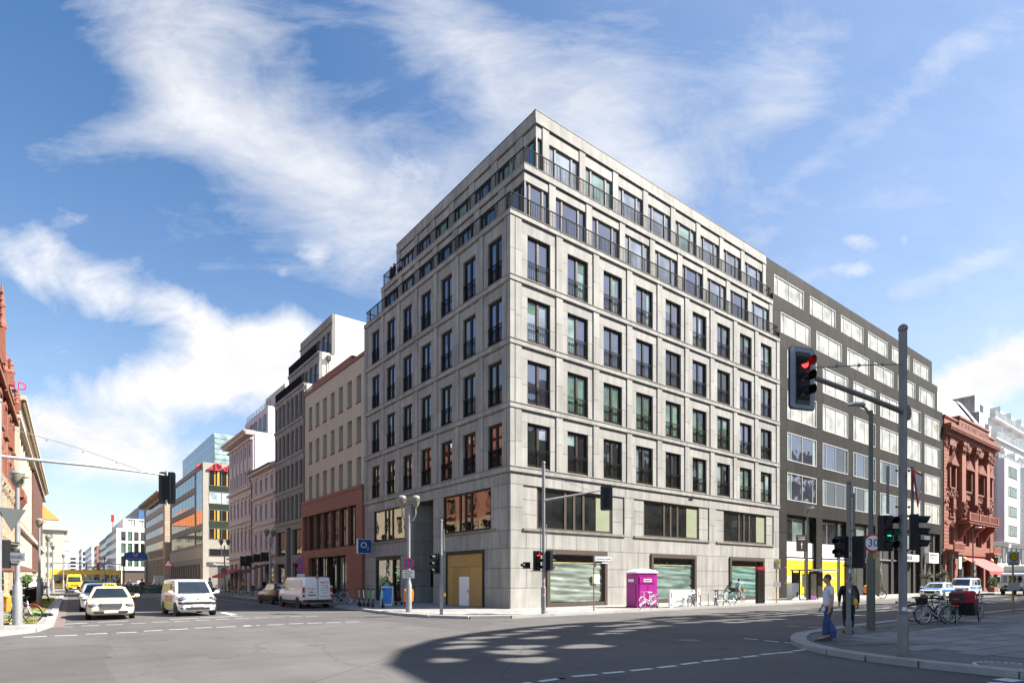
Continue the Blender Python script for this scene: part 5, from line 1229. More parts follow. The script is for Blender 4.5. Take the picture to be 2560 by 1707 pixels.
def vehicle(name, label, cat, x, y, heading, body, st, gh, wb, wr, glassq, front=None, rear=None, group=None, off=0., mirrors=True, rimm=None, low=None):
    """st: body stations; gh: (x0,x1,hw,z, x0r,x1r,hwr,zr); glassq: list of ('F'|'B') or ('S',a,b) fractions of the side"""
    o = thing(name, label, cat, (x,y,0), heading, group)
    hw = max(s[3] for s in st); W_ = hw*2
    b = MB().use(body).loft([ring(*s) for s in st]); bo = b.build('body', None, o, smooth=True)
    x0,x1,h0,z0,x0r,x1r,h1,z1 = gh
    L = lambda a, c, t: a+(c-a)*t
    rings = [plan_ring(x0,x1,h0,z0-.06)]+[plan_ring(L(x0,x0r,t), L(x1,x1r,t), L(h0,h1,t), L(z0,z1,t)) for t in (.3,.6,.88,.97)]
    rings += [plan_ring(x0r+.10,x1r-.12,h1-.09,z1+.012,.14), plan_ring(x0r+.5,x1r-.5,h1*.5,z1+.035,.12)]
    MB().use(body).loft(rings).build('cabin', None, o, smooth=True)
    for q in glassq:
        m = MB(); e = .014
        if q[0] in 'FB':
            ta, tb = (q[1], q[2]) if len(q) > 2 else (.07,.88); pts = []; n = 6
            xa, xb = (x1, x1r) if q[0] == 'F' else (x0, x0r); sg = 1 if q[0] == 'F' else -1
            for t in (ta, tb):
                for i in range(n+1):
                    yy = -1+2*i/n; hh = L(h0,h1,t)-.13
                    pts.append((L(xa,xb,t)+sg*(e+.003)+(.05*(1-yy*yy*.8) if sg > 0 else 0)-(0.0), yy*hh, L(z0,z1,t)))
            m.add(pts, [(i,i+1,n+2+i,n+1+i) for i in range(n)]); m.build('windscreen' if q[0] == 'F' else 'rear_window', G_CAR, o)
        else:
            ta, tb = (.10,.86) if len(q) < 5 else (q[3], q[4])
            for s in (-1,1):
                P = []
                for t, f in ((ta,q[1]),(ta,q[2]),(tb,q[2]),(tb,q[1])):
                    lo, hi = L(x0,x0r,t)+.18, L(x1,x1r,t)-.16
                    P.append((L(lo,hi,f), s*(L(h0,h1,t)+.008), L(z0,z1,t)))
                MB().face(*(P if s < 0 else P[::-1])).build('side_window', G_CAR, o)
    rimm = rimm or M_SILVER
    tm, rm = wheel_meshes(wr, .21, rimm)
    for xx in (wb/2+off, -wb/2+off):
        for s in (-1,1): MB().lathe([(.01,s*(hw-.10)),(wr*1.15,s*(hw-.10)),(wr*1.15,s*(hw+.004)),(.01,s*(hw+.004))], 22, (xx,0,wr*1.02), 'y').build('wheel_arch', M_TRIM, o)
        for s in (-1,1):
            w = inst('wheel', tm, o, (xx, s*(hw-.10), wr)); inst('rim', rm, w)
    if low: MB().box(low[0],low[1],-hw-.006,-hw+.03,low[2],low[3]).box(low[0],low[1],hw-.03,hw+.006,low[2],low[3]).build('side_strip', low[4], o)
    if mirrors:
        for s in (-1,1):
            MB().ball((x1-.18, s*(h0+.19), z0+.10), .10, 6, (.7,1.25,.85)).box(x1-.2,x1-.14,min(s*(h0-.02),s*(h0+.1)),max(s*(h0-.02),s*(h0+.1)),z0+.02,z0+.07).build('mirror', body if mirrors is True else mirrors, o, smooth=True)
    return o, bo
def front_set(o, xf, hw, zl, spec):
    """headlights, grille, intake and plate on the nose"""
    for s in (-1,1): MB().ball((xf-spec.get('lx',.16), s*(hw-spec.get('ly',.27)), zl), .15, 8, (spec.get('ld',.9),spec.get('lw',1.35),spec.get('lh',.62))).build('headlight', M_HEAD, o, smooth=True)
    gw, g0, g1 = spec['grille']
    m = MB().prism([(-gw,g1),(gw,g1),(gw*.86,g0+.03),(gw*.6,g0),(-gw*.6,g0),(-gw*.86,g0+.03)], xf-.10, xf+spec.get('gx',.012), 'yz').build('grille', spec.get('gm', M_TRIM), o)
    if spec.get('bars'):
        for k in range(spec['bars']): z = g0+(g1-g0)*(k+.5)/spec['bars']; MB().box(xf,xf+spec.get('gx',.012)+.012,-gw*.86,gw*.86,z-.012,z+.012).build('grille_bar', M_CHROME, m)
    iw, i0, i1 = spec['intake']
    MB().prism([(-iw,i1),(iw,i1),(iw*.9,i0),(-iw*.9,i0)], xf-.12, xf+.012, 'yz').build('lower_intake', M_TRIM, o)
    for s in (-1,1):
        if spec.get('fog'): MB().ball((xf-.10, s*(hw-.24), spec['fog']), .10, 6, (.7,1.3,.6)).build('fog_light', M_TRIM, o)
    MB().box(xf+.0,xf+.03,-.26,.26,spec['plate']-.055,spec['plate']+.055).build('number_plate', M_PLATE, o)
def rear_set(o, xr, hw, z, plate=True, h=.12, w=.2):
    for s in (-1,1): MB().box(xr-.012,xr+.14,min(s*(hw-.06-w),s*(hw-.06)),max(s*(hw-.06-w),s*(hw-.06)),z-h,z+h).build('tail_light', M_LENSR, o)
    if plate: MB().box(xr-.03,xr+.05,-.26,.26,z-.12,z-.01).build('number_plate', M_PLATE, o)
SED = [(-2.44,.42,.86,.70),(-2.40,.30,.98,.80),(-2.1,.24,1.02,.895),(-1.2,.2,1.0,.92),(0,.19,.965,.925),(.9,.19,.955,.92),(1.35,.2,.93,.915),(1.9,.21,.85,.90),(2.22,.22,.765,.86),(2.38,.235,.69,.79),(2.45,.27,.60,.70)]
SGH = (-1.95,1.15,.86,.95,-1.0,.28,.62,1.45); SG = [('F',),('B',),('S',.02,.47),('S',.52,.98)]
HD = -pi/2
SPEC_SED = dict(grille=(.44,.48,.74), bars=4, gm=M_TRIM, intake=(.66,.27,.40), plate=.37, fog=.36, lx=.17, ly=.20, lw=1.35, lh=.66, ld=1.2)
c_taxi = paint('taxi_ivory', (.74,.62,.43))
o, bo = vehicle('taxi', 'ivory taxi saloon with lit roof sign waiting at the stop line', 'taxi', -18.85, 7.05, HD-.04, c_taxi, SED, SGH, 2.87, .33, SG)
front_set(o, 2.475, .86, .64, SPEC_SED)
MB().box(.0,.0,0,0,0,0) ; ts = MB().prism([(-.30,1.47),(.30,1.47),(.24,1.62),(-.24,1.62)], -.06, .10, 'yz').build('roof_sign', mat('taxi_sign_yellow', (.80,.62,.10), .5), o)
text('TAXI', .15, M_BLACK, ts, (.115,0,1.545), rz=pi/2, sx=1.2)
o, bo = vehicle('white_car', 'white hatchback queueing directly behind the ivory taxi', 'car', -18.85, 15.6, HD-.02, paint('white', (.75,.76,.78)), [(a,b,c+.07,d) for a,b,c,d in SED], (-2.2,1.1,.86,1.02,-1.7,.25,.66,1.56), 2.7, .33, SG)
front_set(o, 2.475, .86, .68, dict(SPEC_SED, bars=0, gm=M_TRIM))
o, bo = vehicle('red_car', 'small red car half hidden behind the white hatchback', 'car', -18.55, 23.6, HD, paint('red', (.42,.012,.015)), [(a*.88,b,c,d) for a,b,c,d in SED], (-1.95,1.0,.84,.96,-1.4,.25,.64,1.53), 2.5, .31, SG)
front_set(o, 2.18, .86, .66, dict(SPEC_SED, bars=0, gm=M_TRIM))
o, bo = vehicle('blue_estate_car', 'dark blue estate car with roof rails in the waiting line', 'car', -18.2, 36.5, HD, paint('night_blue', (.018,.03,.075)), [(a,b,c+.1,d) for a,b,c,d in SED], (-2.25,1.1,.88,1.05,-1.9,.25,.68,1.68), 2.8, .34, SG)
front_set(o, 2.475, .86, .72, dict(SPEC_SED, bars=0, gm=M_TRIM))
MB().box(-1.7,.2,.60,.64,1.70,1.74).box(-1.7,.2,-.64,-.60,1.70,1.74).build('roof_rail', M_BLACK, o)
o, bo = vehicle('grey_car', 'grey car queueing behind the dark blue estate', 'car', -16.6, 40.5, HD, paint('grey', (.12,.13,.15)), SED, SGH, 2.8, .33, SG); front_set(o, 2.475, .86, .66, dict(SPEC_SED, bars=0, gm=M_TRIM))
# compact van with printed sides
VAN = lambda L_, hw, zb, belt, hood, nose: [(-L_/2,zb+.15,belt-.05,hw*.93),(-L_/2+.06,zb,belt,hw*.985),(-L_/2+.5,zb,belt,hw),(0,zb,belt,hw),(L_/2-1.1,zb,belt,hw),(L_/2-.85,zb,belt-.02,hw*.995),(L_/2-.4,zb,hood+.06,hw*.965),(L_/2-.15,zb+.02,hood-.08,hw*.90),(L_/2-.03,zb+.05,nose,hw*.80),(L_/2+.02,zb+.09,nose-.10,hw*.70)]
c_w = paint('van_white', (.76,.76,.77))
o, bo = vehicle('compact_van', 'white compact van with green and photo printed sides waiting beside the taxi', 'van', -15.45, 7.35, HD+.05, c_w, VAN(4.2,.90,.22,1.10,.98,.78), (-2.08,1.42,.87,1.08,-2.0,.62,.735,1.78), 2.7, .32, [('F',),('B',),('S',.70,.98)], off=.05)
front_set(o, 2.14, .88, .84, dict(grille=(.62,.635,.72), intake=(.55,.32,.44), plate=.52, fog=.40, lx=.22, ly=.22, lw=1.35, lh=.95, ld=1.0, gx=.02))
MB().ball((2.07,0,.86), .07, 6, (.5,1,1)).build('badge', M_CHROME, o); MB().loft([[(x,y,z) for y, z in ((-w,.60),(w,.60),(w,.70),(-w,.70))] for x, w in ((1.95,.86),(2.09,.80),(2.15,.72))]).build('bumper_strip', M_TRIM, o)
for s in (-1,1): MB().lathe([(.08,0),(.07,.02)],12,(2.03,s*.66,.42),'x').build('fog_ring', M_SILVER, o)
M_PRG = mat('print_green', (.36,.45,.10), .5, .2, 3); M_PRP = mat('print_photo', (.45,.22,.15), .5, .7, 7)
for s in (-1,1):
    y0, y1 = sorted((s*.895, s*.907)); MB().box(-1.0,.75,y0,y1,.34,.62).build('green_print', M_PRG, o); MB().box(-.9,.8,y0,y1,.66,1.0).build('photo_print', M_PRP, o)
    P = [(-1.85,s*.887,1.14),(.3,s*.887,1.14),(.1,s*.80,1.60),(-1.8,s*.80,1.60)]; MB().face(*(P if s < 0 else P[::-1])).build('photo_print', mat('print_leaf', (.42,.40,.20), .5, .5, 6), o)
# yellow delivery van far back in the lane
c_y = paint('delivery_yellow', (.80,.50,.01))
o, bo = vehicle('delivery_van', 'yellow high roof delivery van coming up the street behind the cars', 'van', -18.3, 88, HD, c_y, VAN(5.9,1.0,.30,1.35,1.2,.95), (-2.9,2.15,.97,1.33,-2.85,1.35,.85,2.58), 3.6, .35, [('F',.08,.72),('S',.82,.99,.1,.6)], mirrors=M_BLACK)
front_set(o, 2.995, .95, .98, dict(grille=(.55,.85,1.0), intake=(.8,.38,.62), plate=.48, lx=.25, ly=.18, lh=1.0))
# parked white van seen from behind
o, bo = vehicle('parked_van', 'white panel van with red lettering parked at the kerb seen from behind', 'van', -7.85, 12.3, pi/2+.03, c_w, VAN(4.9,.97,.28,1.2,1.08,.85), (-2.42,1.62,.945,1.18,-2.38,.80,.83,1.95), 3.1, .33, [('F',),('S',.82,.99,.1,.8)], mirrors=M_BLACK)
for s in (-1,1):
    y0, y1 = sorted((s*.955,s*.972)); MB().box(-2.3,1.3,y0,y1,.30,.50).build('side_moulding', M_TRIM, o)
    MB().box(-2.475,-2.36,min(s*.82,s*.95),max(s*.82,s*.95),.70,1.35).build('tail_light', M_LENSR, o)
    MB().box(-2.480,-2.40,min(s*.82,s*.95),max(s*.82,s*.95),.88,.98).box(-2.480,-2.40,min(s*.82,s*.95),max(s*.82,s*.95),1.30,1.40).build('reverse_light', M_WHITE, o)
dpm = c_w
for nm, y0, y1 in (('rear_door',.03,.80),('rear_door',-.80,.03)):
    d = MB().add([(-2.475,y0+.01,.55),(-2.475,y1-.01,.55),(-2.475,y1-.01,1.2),(-2.475,y0+.01,1.2),(-2.44,y0*.95+.01,1.86),(-2.44,y1*.95-.01,1.86)], [(3,2,1,0),(4,5,2,3)]).build(nm, dpm, o)
MB().box(-2.492,-2.47,-.02,.0,.5,1.85).build('door_gap', M_TRIM, o)
MB().box(-2.50,-2.476,.14,.62,.80,.86).box(-2.50,-2.476,.30,.54,1.0,1.05).build('door_handle', M_TRIM, o)
MB().box(-2.498,-2.477,.15,.62,.64,.76).build('number_plate', M_PLATE, o)
MB().box(-2.56,-2.40,-.93,.93,.34,.54).build('rear_bumper', M_TRIM, o)
for s in (-1,1): MB().box(-2.57,-2.555,min(s*.70,s*.85),max(s*.70,s*.85),.42,.49).build('reflector', M_LENSR, o)
MB().box(-2.44,-2.36,-.12,.12,1.88,1.95).build('brake_light', M_LENSR, o)
text('BERTI', .16, M_LENSR, o, (-2.478,-.42,1.62), rz=-pi/2, sx=1.3, depth=.2)
for z, a, b in ((1.42,-.65,-.25),(1.36,-.65,-.5),(1.28,-.68,-.25),(1.22,-.68,-.55),(1.12,-.72,-.12),(.98,-.62,-.35),(.74,-.7,-.12)): MB().box(-2.482,-2.477,a,b,z,z+.018).build('print_line', M_TRIM, o)
for z, a, b in ((1.20,.1,.72),(1.24,.2,.65)): MB().box(-2.482,-2.477,a,b,z,z+.016).build('print_line', M_LENSR, o)
for s in (-1,1):
    P = [(-2.2,s*.958,1.28),(.55,s*.958,1.28),(.30,s*.88,1.78),(-2.15,s*.88,1.78)]
    MB().face(*(P if s < 0 else P[::-1])).build('side_panel', mat('van_side_sheet', (.60,.58,.55), .35, .2, 4), o)
o, bo = vehicle('black_car', 'small black car parked in front of the white panel van', 'car', -7.75, 18.4, pi/2+.05, paint('black', (.012,.012,.013)), [(a*.82,b,c+.06,d) for a,b,c,d in SED], (-1.85,.95,.84,.99,-1.45,.2,.64,1.52), 2.45, .31, SG, mirrors=paint('black', (.012,.012,.013)))
rear_set(o, -2.0, .82, .82)
# police vehicles and lorry on the other street
c_pol = paint('police_white', (.74,.76,.78)); c_pb = paint('police_blue', (.02,.20,.62))
def police_band(o, hw, a, b, z0, z1):
    for s in (-1,1):
        y0, y1 = sorted((s*(hw-.012), s*(hw+.008))); MB().box(a,b,y0,y1,z0,z1).build('blue_band', c_pb, o)
def light_bar(o, x, z, w):
    MB().box(x-.12,x+.12,-w,w,z+.03,z+.14).build('light_bar', mat('blue_light', (.01,.25,.60), .15, spec=.8), o)
o, bo = vehicle('police_van', 'white and blue police van with light bar parked before the sandstone palace', 'police van', 55.4, -7.0, pi+.03, c_pol, VAN(4.9,.95,.26,1.15,1.05,.82), (-2.42,1.62,.925,1.13,-2.38,.78,.82,1.93), 3.0, .33, [('F',),('S',.03,.38),('S',.42,.70),('S',.75,.98)])
front_set(o, 2.495, .92, .88, dict(grille=(.5,.66,.80), intake=(.7,.35,.5), plate=.45, lx=.24, ly=.20)); police_band(o, .95, -2.2, 1.5, .80, 1.08); light_bar(o, .45, 1.95, .62)
MB().add([(2.12,-.72,1.03),(2.12,.72,1.03),(1.62,.82,1.19),(1.62,-.82,1.19)], [(0,1,2,3)]).build('blue_bonnet', c_pb, o)
for s in (-1,1): text('POLIZEI', .26, M_WHITE, o, (-.5,s*.962,.94), rz=0 if s < 0 else pi, depth=.3)
o, bo = vehicle('police_car', 'white and blue police estate car parked ahead of the police van', 'police car', 47.2, -7.0, pi+.03, c_pol, [(a,b,c+.02,d) for a,b,c,d in SED], (-2.25,1.12,.86,.98,-1.9,.25,.66,1.5), 2.8, .33, SG)
front_set(o, 2.475, .86, .68, dict(SPEC_SED, bars=0, gm=M_TRIM)); police_band(o, .92, -2.1, 1.9, .62, .86); light_bar(o, -.1, 1.5, .55)
MB().add([(2.1,-.62,.86),(2.1,.62,.86),(1.25,.72,1.0),(1.25,-.72,1.0)], [(0,1,2,3)]).build('blue_bonnet', c_pb, o)
t = thing('lorry', 'white box lorry with grey cab front waiting at the far right', 'lorry', (70,-8.6,0), pi)
MB().box(-4,1.6,-1.2,1.2,1.0,3.4).build('box_body', mat('lorry_box', (.62,.61,.58), .6, .05), t)
MB().loft([plan_ring(1.7,3.7,1.1,.5,.1,.04),plan_ring(1.7,3.75,1.12,1.3,.1,.06),plan_ring(1.7,3.55,1.08,2.45,.12,.05),plan_ring(1.8,3.35,.95,2.55,.12,.03)]).build('cab', c_pol, t, smooth=True)
MB().add([(3.79,-.95,1.42),(3.79,.95,1.42),(3.60,.92,2.25),(3.60,-.92,2.25)], [(0,1,2,3)]).build('windscreen', G_CAR, t)
MB().box(3.6,3.86,-1.05,1.05,.45,.75).build('bumper', M_TRIM, t); MB().box(3.7,3.84,-.7,.7,.85,1.15).build('grille', M_TRIM, t)
for s in (-1,1):
    MB().ball((3.78,s*.85,.9),.13,6,(.5,1,.7)).build('headlight', M_HEAD, t); MB().box(3.3,3.4,min(s*1.15,s*1.4),max(s*1.15,s*1.4),1.5,2.1).build('mirror', M_BLACK, t)
tm, rm = wheel_meshes(.42,.26,M_SILVER)
for x in (2.8,-2.2):
    for s in (-1,1): w = inst('wheel', tm, t, (x,s*1.0,.42)); inst('rim', rm, w)
# yellow double-decker crossing far down the street
BUS = thing('double_decker_bus', 'yellow open top double decker bus crossing far down the street', 'bus', (-15.2,129.5,0), 0)
MB().box(-6.2,6.2,-1.25,1.25,.35,2.35).build('lower_deck', mat('bus_dark', (.03,.03,.032), .3), BUS)
b = MB().box(-6.22,6.22,-1.27,1.27,2.9,3.85).box(-6.22,6.22,-1.27,1.27,.3,1.0); 
for x in (-6.2,-3.2,-.2,2.4,4.0,5.9): b.box(x,x+.3,-1.275,1.275,1.0,2.9)
b.build('yellow_body', c_y, BUS)
for x in (-5.9,-2.9,.1): MB().box(x,x+2.6,-1.26,1.26,1.02,2.88).build('window', G_CAR, BUS)
MB().box(2.75,3.95,-1.29,1.29,.4,2.88).box(4.35,5.85,-1.29,1.29,.4,2.88).build('door', G_CAR, BUS)
r = MB().box(-6.2,6.2,-1.2,1.2,5.15,5.3).box(-6.2,6.2,-1.22,-1.16,4.4,4.46)
for x in (-6.1,-3,0,3,6): r.box(x-.05,x+.05,-1.2,-1.1,3.8,5.2).box(x-.05,x+.05,1.1,1.2,3.8,5.2)
r.build('canopy', M_GALV, BUS)
for x in (-3.8,3.4):
    for s in (-1,1): w = inst('wheel', tm, BUS, (x,s*1.1,.45)); inst('rim', rm, w)
# traffic further on, seen from behind
for nm, lab, x, y, col in (('dark_car','dark car with white flanks driving away beyond the junction',-11.8,118,(.05,.05,.06)),('silver_car','silver car far down the street with red tail lights',-13.2,143,(.35,.36,.38)),('brown_car','dark brown car furthest down the queue',-11.4,165,(.07,.045,.035))):
    o, bo = vehicle(nm, lab, 'car', x, y, pi/2, paint(nm, col), SED, SGH, 2.8, .33, SG); rear_set(o, -2.43, .80, .8, h=.1, w=.3)
t = thing('grey_lorry', 'grey box lorry with lit tail lights in the far traffic', 'lorry', (-14.2,150,0), pi/2); MB().box(-4,3,-1.25,1.25,.9,3.6).build('box_body', mat('lorry_grey', (.42,.43,.45), .5), t); rear_set(t, -4.0, 1.2, .8)
MB().box(3.05,4.9,-1.15,1.15,.5,2.6).build('cab', M_WHITE, t)
for x in (-2.6,3.6):
    for s in (-1,1): w = inst('wheel', tm, t, (x,s*1.0,.42)); inst('rim', rm, w)
for i, (x, y, col, lab) in enumerate(((-8.6,62,(.02,.03,.07),'dark blue people carrier parked beside the underground stairs'),(-8.4,70,(.03,.03,.035),'black saloon parked behind the dark blue people carrier'),(-8.0,78,(.10,.11,.13),'grey hatchback last of the parked cars past the underground stairs'))):
    o, bo = vehicle('parked_car', lab, 'car', x, y, pi/2, paint('parked%d' % i, col), [(a,b,c+.12,d) for a,b,c,d in SED], (-2.2,1.1,.87,1.06,-1.8,.25,.67,1.62+.1*(i == 0)), 2.8, .33, SG); rear_set(o, -2.43, .82, .9)
# ------------------------------------------------------------------ bicycles (local +X forward)
BW = {}
def bike_meshes(r, spoke=16, rimcol=None):
    k = (r, spoke, rimcol.name if rimcol else '')
    if k not in BW:
        t = MB(); n = 28
        t.tube([(r*cos(2*pi*i/n),0,r*sin(2*pi*i/n)) for i in range(n+1)], .019, 6, False)
        rm = MB().tube([((r-.03)*cos(2*pi*i/n),0,(r-.03)*sin(2*pi*i/n)) for i in range(n+1)], .011, 5, False)
        for i in range(spoke): a = 2*pi*i/spoke; rm.tube([(0,.012*(-1)**i,0),((r-.03)*cos(a),0,(r-.03)*sin(a))], .0035, 3, False)
        rm.tube([(0,-.05,0),(0,.05,0)], .022, 6)
        BW[k] = (t.mesh('wheel', M_RUBBER, True), rm.mesh('rim', rimcol or M_SILVER, True))
    return BW[k]
def bicycle(label, x, y, rz, col, step=False, basket=None, box=None, lean=.05, z=.1, group='bicycles parked on the pavements', tyre=None, handle=None, fold=None, name='bicycle', fender=None):
    o = thing(name, label, 'bicycle', (x,y,z), rz, group); o.rotation_euler = (lean,0,rz)
    r = .345; tm, rm = bike_meshes(r)
    if tyre: tm = withmat(tm, tyre)
    c = mat('bike_'+col[0], col[1], .35, .05, 3, coat=.3)
    for xx in (.53,-.53): w = inst('wheel', tm, o, (xx,0,r)); inst('rim', rm, w)
    f = MB(); bb = (-.08,0,.29); st = (-.20,0,.78); hd = (.36,0,.80); hb = (.40,0,.64); rx = (-.53,0,r)
    f.tube([bb,(-.24,0,.92)], .017); f.tube([bb,hb], .019); f.tube([(hd[0],0,.86),hb], .02)
    f.tube([st if not step else (-.13,0,.48), hd if not step else hb], .017)
    for s in (-.045,.045): f.tube([(bb[0],s,bb[2]),(rx[0],s,rx[2])], .010, 6); f.tube([(st[0],s*.6,.74),(rx[0],s,rx[2])], .009, 6)
    f.build('frame', c, o, smooth=True)
    MB().tube([(.40,.05,.64),(.47,.055,.45),(.53,.055,r)], .012, 6).tube([(.40,-.05,.64),(.47,-.055,.45),(.53,-.055,r)], .012, 6).tube([(.40,-.05,.64),(.40,.05,.64)], .014, 6).build('fork', c, o)
    h = MB().tube([(.36,0,.82),(.33,0,1.0)], .014, 6).tube([(.20,-.30,1.0),(.32,-.20,1.02),(.38,0,1.0),(.32,.20,1.02),(.20,.30,1.0)], .013, 6); h.build('handlebar', handle or M_BLACK, o)
    MB().loft([[(-.12+a,y_*w_,.955+zz) for y_, zz in ((-1,0),(-.6,.03),(.6,.03),(1,0),(.5,-.03),(-.5,-.03))] for a, w_ in ((-.26,.06),(-.2,.085),(-.1,.06),(.02,.028),(.06,.015))]).build('saddle', handle or M_BLACK, o, smooth=True)
    MB().lathe([(.095,-.005),(.095,.005)], 14, (bb[0],-.06,bb[2]), 'y').box(bb[0]-.01,bb[0]+.17,-.085,-.07,bb[2]-.012,bb[2]+.012).box(bb[0]-.17,bb[0]+.01,.07,.085,bb[2]-.012,bb[2]+.012).box(bb[0]+.12,bb[0]+.2,-.17,-.09,bb[2]-.012,bb[2]+.012).build('crankset', M_TRIM, o)
    fe = MB(); n = 12
    for xx, a0, a1 in ((.53,20,150),(-.53,10,185)):
        fe.tube([(xx+(r+.035)*cos(radians(a0+(a1-a0)*i/n)),0,r+(r+.035)*sin(radians(a0+(a1-a0)*i/n))) for i in range(n+1)], .017, 5)
    fe.tube([(-.30,.05,.74),(-.75,.05,.74),(-.53,.05,r)], .007, 4).tube([(-.30,-.05,.74),(-.75,-.05,.74),(-.53,-.05,r)], .007, 4)
    fe.build('mudguard', fender or c, o)
    if basket: MB().loft([[(.42+a*sx,b*sx,zz) for a, b in ((0,-.15),(.30,-.15),(.30,.15),(0,.15))] for sx, zz in ((.8,.76),(1,.98))]).build('basket', basket, o)
    if box: MB().box(-.86,-.34,-.19,.19,.77,1.08).build('luggage_box', box, o)
    return o
white = ('white', (.7,.7,.68)); black = ('black', (.015,.015,.017)); teal = ('turquoise', (.10,.45,.40)); grey = ('grey', (.2,.2,.21)); green = ('green', (.06,.25,.08)); blue = ('blue', (.03,.10,.25)); red = ('red', (.4,.02,.02)); silver = ('silver', (.5,.5,.52))
M_WICK = mat('wicker', (.33,.2,.1), .8, .3, 20)
bicycle('white step through bicycle leaning before the magenta toilet cabin', 5.95, -5.2, pi+.1, white, True, handle=mat('saddle_white', (.6,.58,.54), .6), box=None)
bicycle('black bicycle locked to a hoop right of the white barrier', 10.45, -5.0, .25, black)
bicycle('grey bicycle standing upright with raised saddle and green grip', 12.9, -4.95, .55, grey)
bicycle('turquoise bicycle at the end of the hoops beside the main building', 13.75, -5.25, pi-.2, teal)
bicycle('black bicycle chained behind the turquoise one', 13.3, -4.85, .5, black)
bicycle('silver bicycle standing close behind the parked panel van', -5.25, 12.0, -.9, silver)
bicycle('dark bicycle between panel van and silver bicycle', -5.15, 13.0, -1.1, black, box=M_BLACK)
bicycle('silver city bicycle with black front bag at the foreground pavement', 5.6, -19.3, pi-.55, silver, basket=M_BLACK)
bicycle('black bicycle with red rear lights beside the silver city bicycle', 6.75, -19.0, -.75, black, box=None)
bicycle('grey bicycle behind the black one by the foreground kerb', 7.1, -18.6, -.9, grey)
bicycle('hire bicycle with bright blue tyres behind the cargo trike', 12.6, -18.9, .4, grey, tyre=mat('blue_tyre', (.01,.16,.45), .6))
bicycle('white and red hire bicycle behind the left lamp post', -22.1, 3.2, -.5, white, True, fender=mat('bike_red_fender', (.55,.03,.03), .4))
bicycle('bicycle with lime green saddle near the left railing', -22.3, 6.0, -.9, grey, handle=mat('lime', (.4,.6,.08), .6))
bicycle('black bicycle standing alone before the black office block', 37.6, -5.2, 1.4, black)
bc = [black, grey, blue, black, green, silver, black, red, grey, black, black, blue]
lab = ['nearest the parked black car','second from the parked black car','third in the row with a wicker basket','with a crate on its carrier','beneath the black awning','behind the one with a crate','under the crimson awnings, blue frame','under the crimson awnings, rusty red frame','far in the row with a grey frame','far in the row near the lamp post','at the far end of the row','last of the long row']
for i in range(12):
    bicycle('bicycle parked along the side street kerb '+lab[i], -4.6+.1*(i % 3), 30.5+i*2.35, (1.2 if i % 2 else -.25)+rnd.uniform(-.3,.3), bc[i], basket=M_WICK if i == 2 else None, box=M_TRIM if i == 3 else None)
# motorbike
o = thing('motorcycle', 'dark motorcycle with round headlamp parked past the row of bicycles', 'motorcycle', (-4.6,60.2,.1), -.6)
tm2, rm2 = wheel_meshes(.31,.12,M_SILVER)
for x in (.68,-.68): w = inst('wheel', tm2, o, (x,0,.31)); inst('rim', rm2, w)
MB().ball((.1,0,.85),.28,8,(1.1,.6,.7)).build('tank', M_BLACK, o, smooth=True); MB().box(-.75,-.05,-.14,.14,.72,.86).build('seat', M_TRIM, o); MB().box(-.25,.35,-.18,.18,.3,.7).build('engine', M_SILVER, o)
MB().tube([(.68,.08,.31),(.45,.08,1.0)],.03,6).tube([(.68,-.08,.31),(.45,-.08,1.0)],.03,6).tube([(.35,-.38,1.08),(.45,0,1.05),(.35,.38,1.08)],.018,6).build('fork', M_SILVER, o); MB().ball((.58,0,.92),.12,6).build('headlamp', M_HEAD, o)
# cargo trike
t = thing('cargo_trike', 'black cargo trike with red hood and rear luggage box on the foreground pavement', 'cargo bike', (7.2,-19.7,.1), .12)
tm3, rm3 = bike_meshes(.30); ft, frm = bike_meshes(.33)
w = inst('wheel', ft, t, (-1.15,0,.33)); inst('rim', frm, w)
for s in (-1,1):
    w = inst('wheel', tm3, t, (.62,s*.46,.30)); inst('rim', rm3, w)
    MB().tube([(.62+.34*cos(a),s*.46,.30+.34*sin(a)) for a in [radians(20+14*i) for i in range(11)]], .018, 5).build('mudguard', M_GALV, t)
MB().loft([[(a*sx+.35,b,z) for a, b in ((-.5,-.40),(.5,-.40),(.5,.40),(-.5,.40))] for sx, z in ((.8,.30),(1,.80))]).build('box', M_BLACK, t)
MB().loft([[(-.15,-.40,.80),(.85,-.40,.80),(.85,.40,.80),(-.15,.40,.80)],[(-.15,-.38,1.12),(.62,-.38,1.12),(.62,.38,1.12),(-.15,.38,1.12)],[(-.12,-.36,1.22),(.2,-.36,1.26),(.2,.36,1.26),(-.12,.36,1.22)]]).build('hood', mat('crimson_fabric', (.42,.012,.03), .75, .1, 6), t)
MB().add([(-.08,-.405,.92),(.25,-.405,.92),(.25,-.395,1.1),(-.08,-.395,1.1)], [(0,1,2,3)]).build('hood_window', mat('clear_vinyl', (.35,.33,.30), .3), t)
MB().tube([(-1.15,0,.33),(-.65,0,.32),(-.15,0,.45)],.022,6).tube([(-.65,0,.32),(-.8,0,.85)],.02,6).tube([(-.35,-.3,1.05),(-.2,0,1.0),(-.35,.3,1.05)],.014,6).tube([(-1.15,.06,.33),(-.8,.04,.75)],.01,5).build('frame', M_BLACK, t)
MB().box(-1.36,-.90,-.22,.22,.86,1.20).build('luggage_box', M_BLACK, t); MB().box(-1.375,-1.36,-.10,.10,.93,.99).build('reflector', M_LENSR, t); MB().box(-1.42,-1.36,-.10,.10,.68,.74).build('tail_light', M_LENSR, t)
MB().tube([(-1.05,.22,.85),(-1.05,.25,.1)],.018,5).build('green_strap', mat('green_strap', (.12,.5,.10), .6), t)
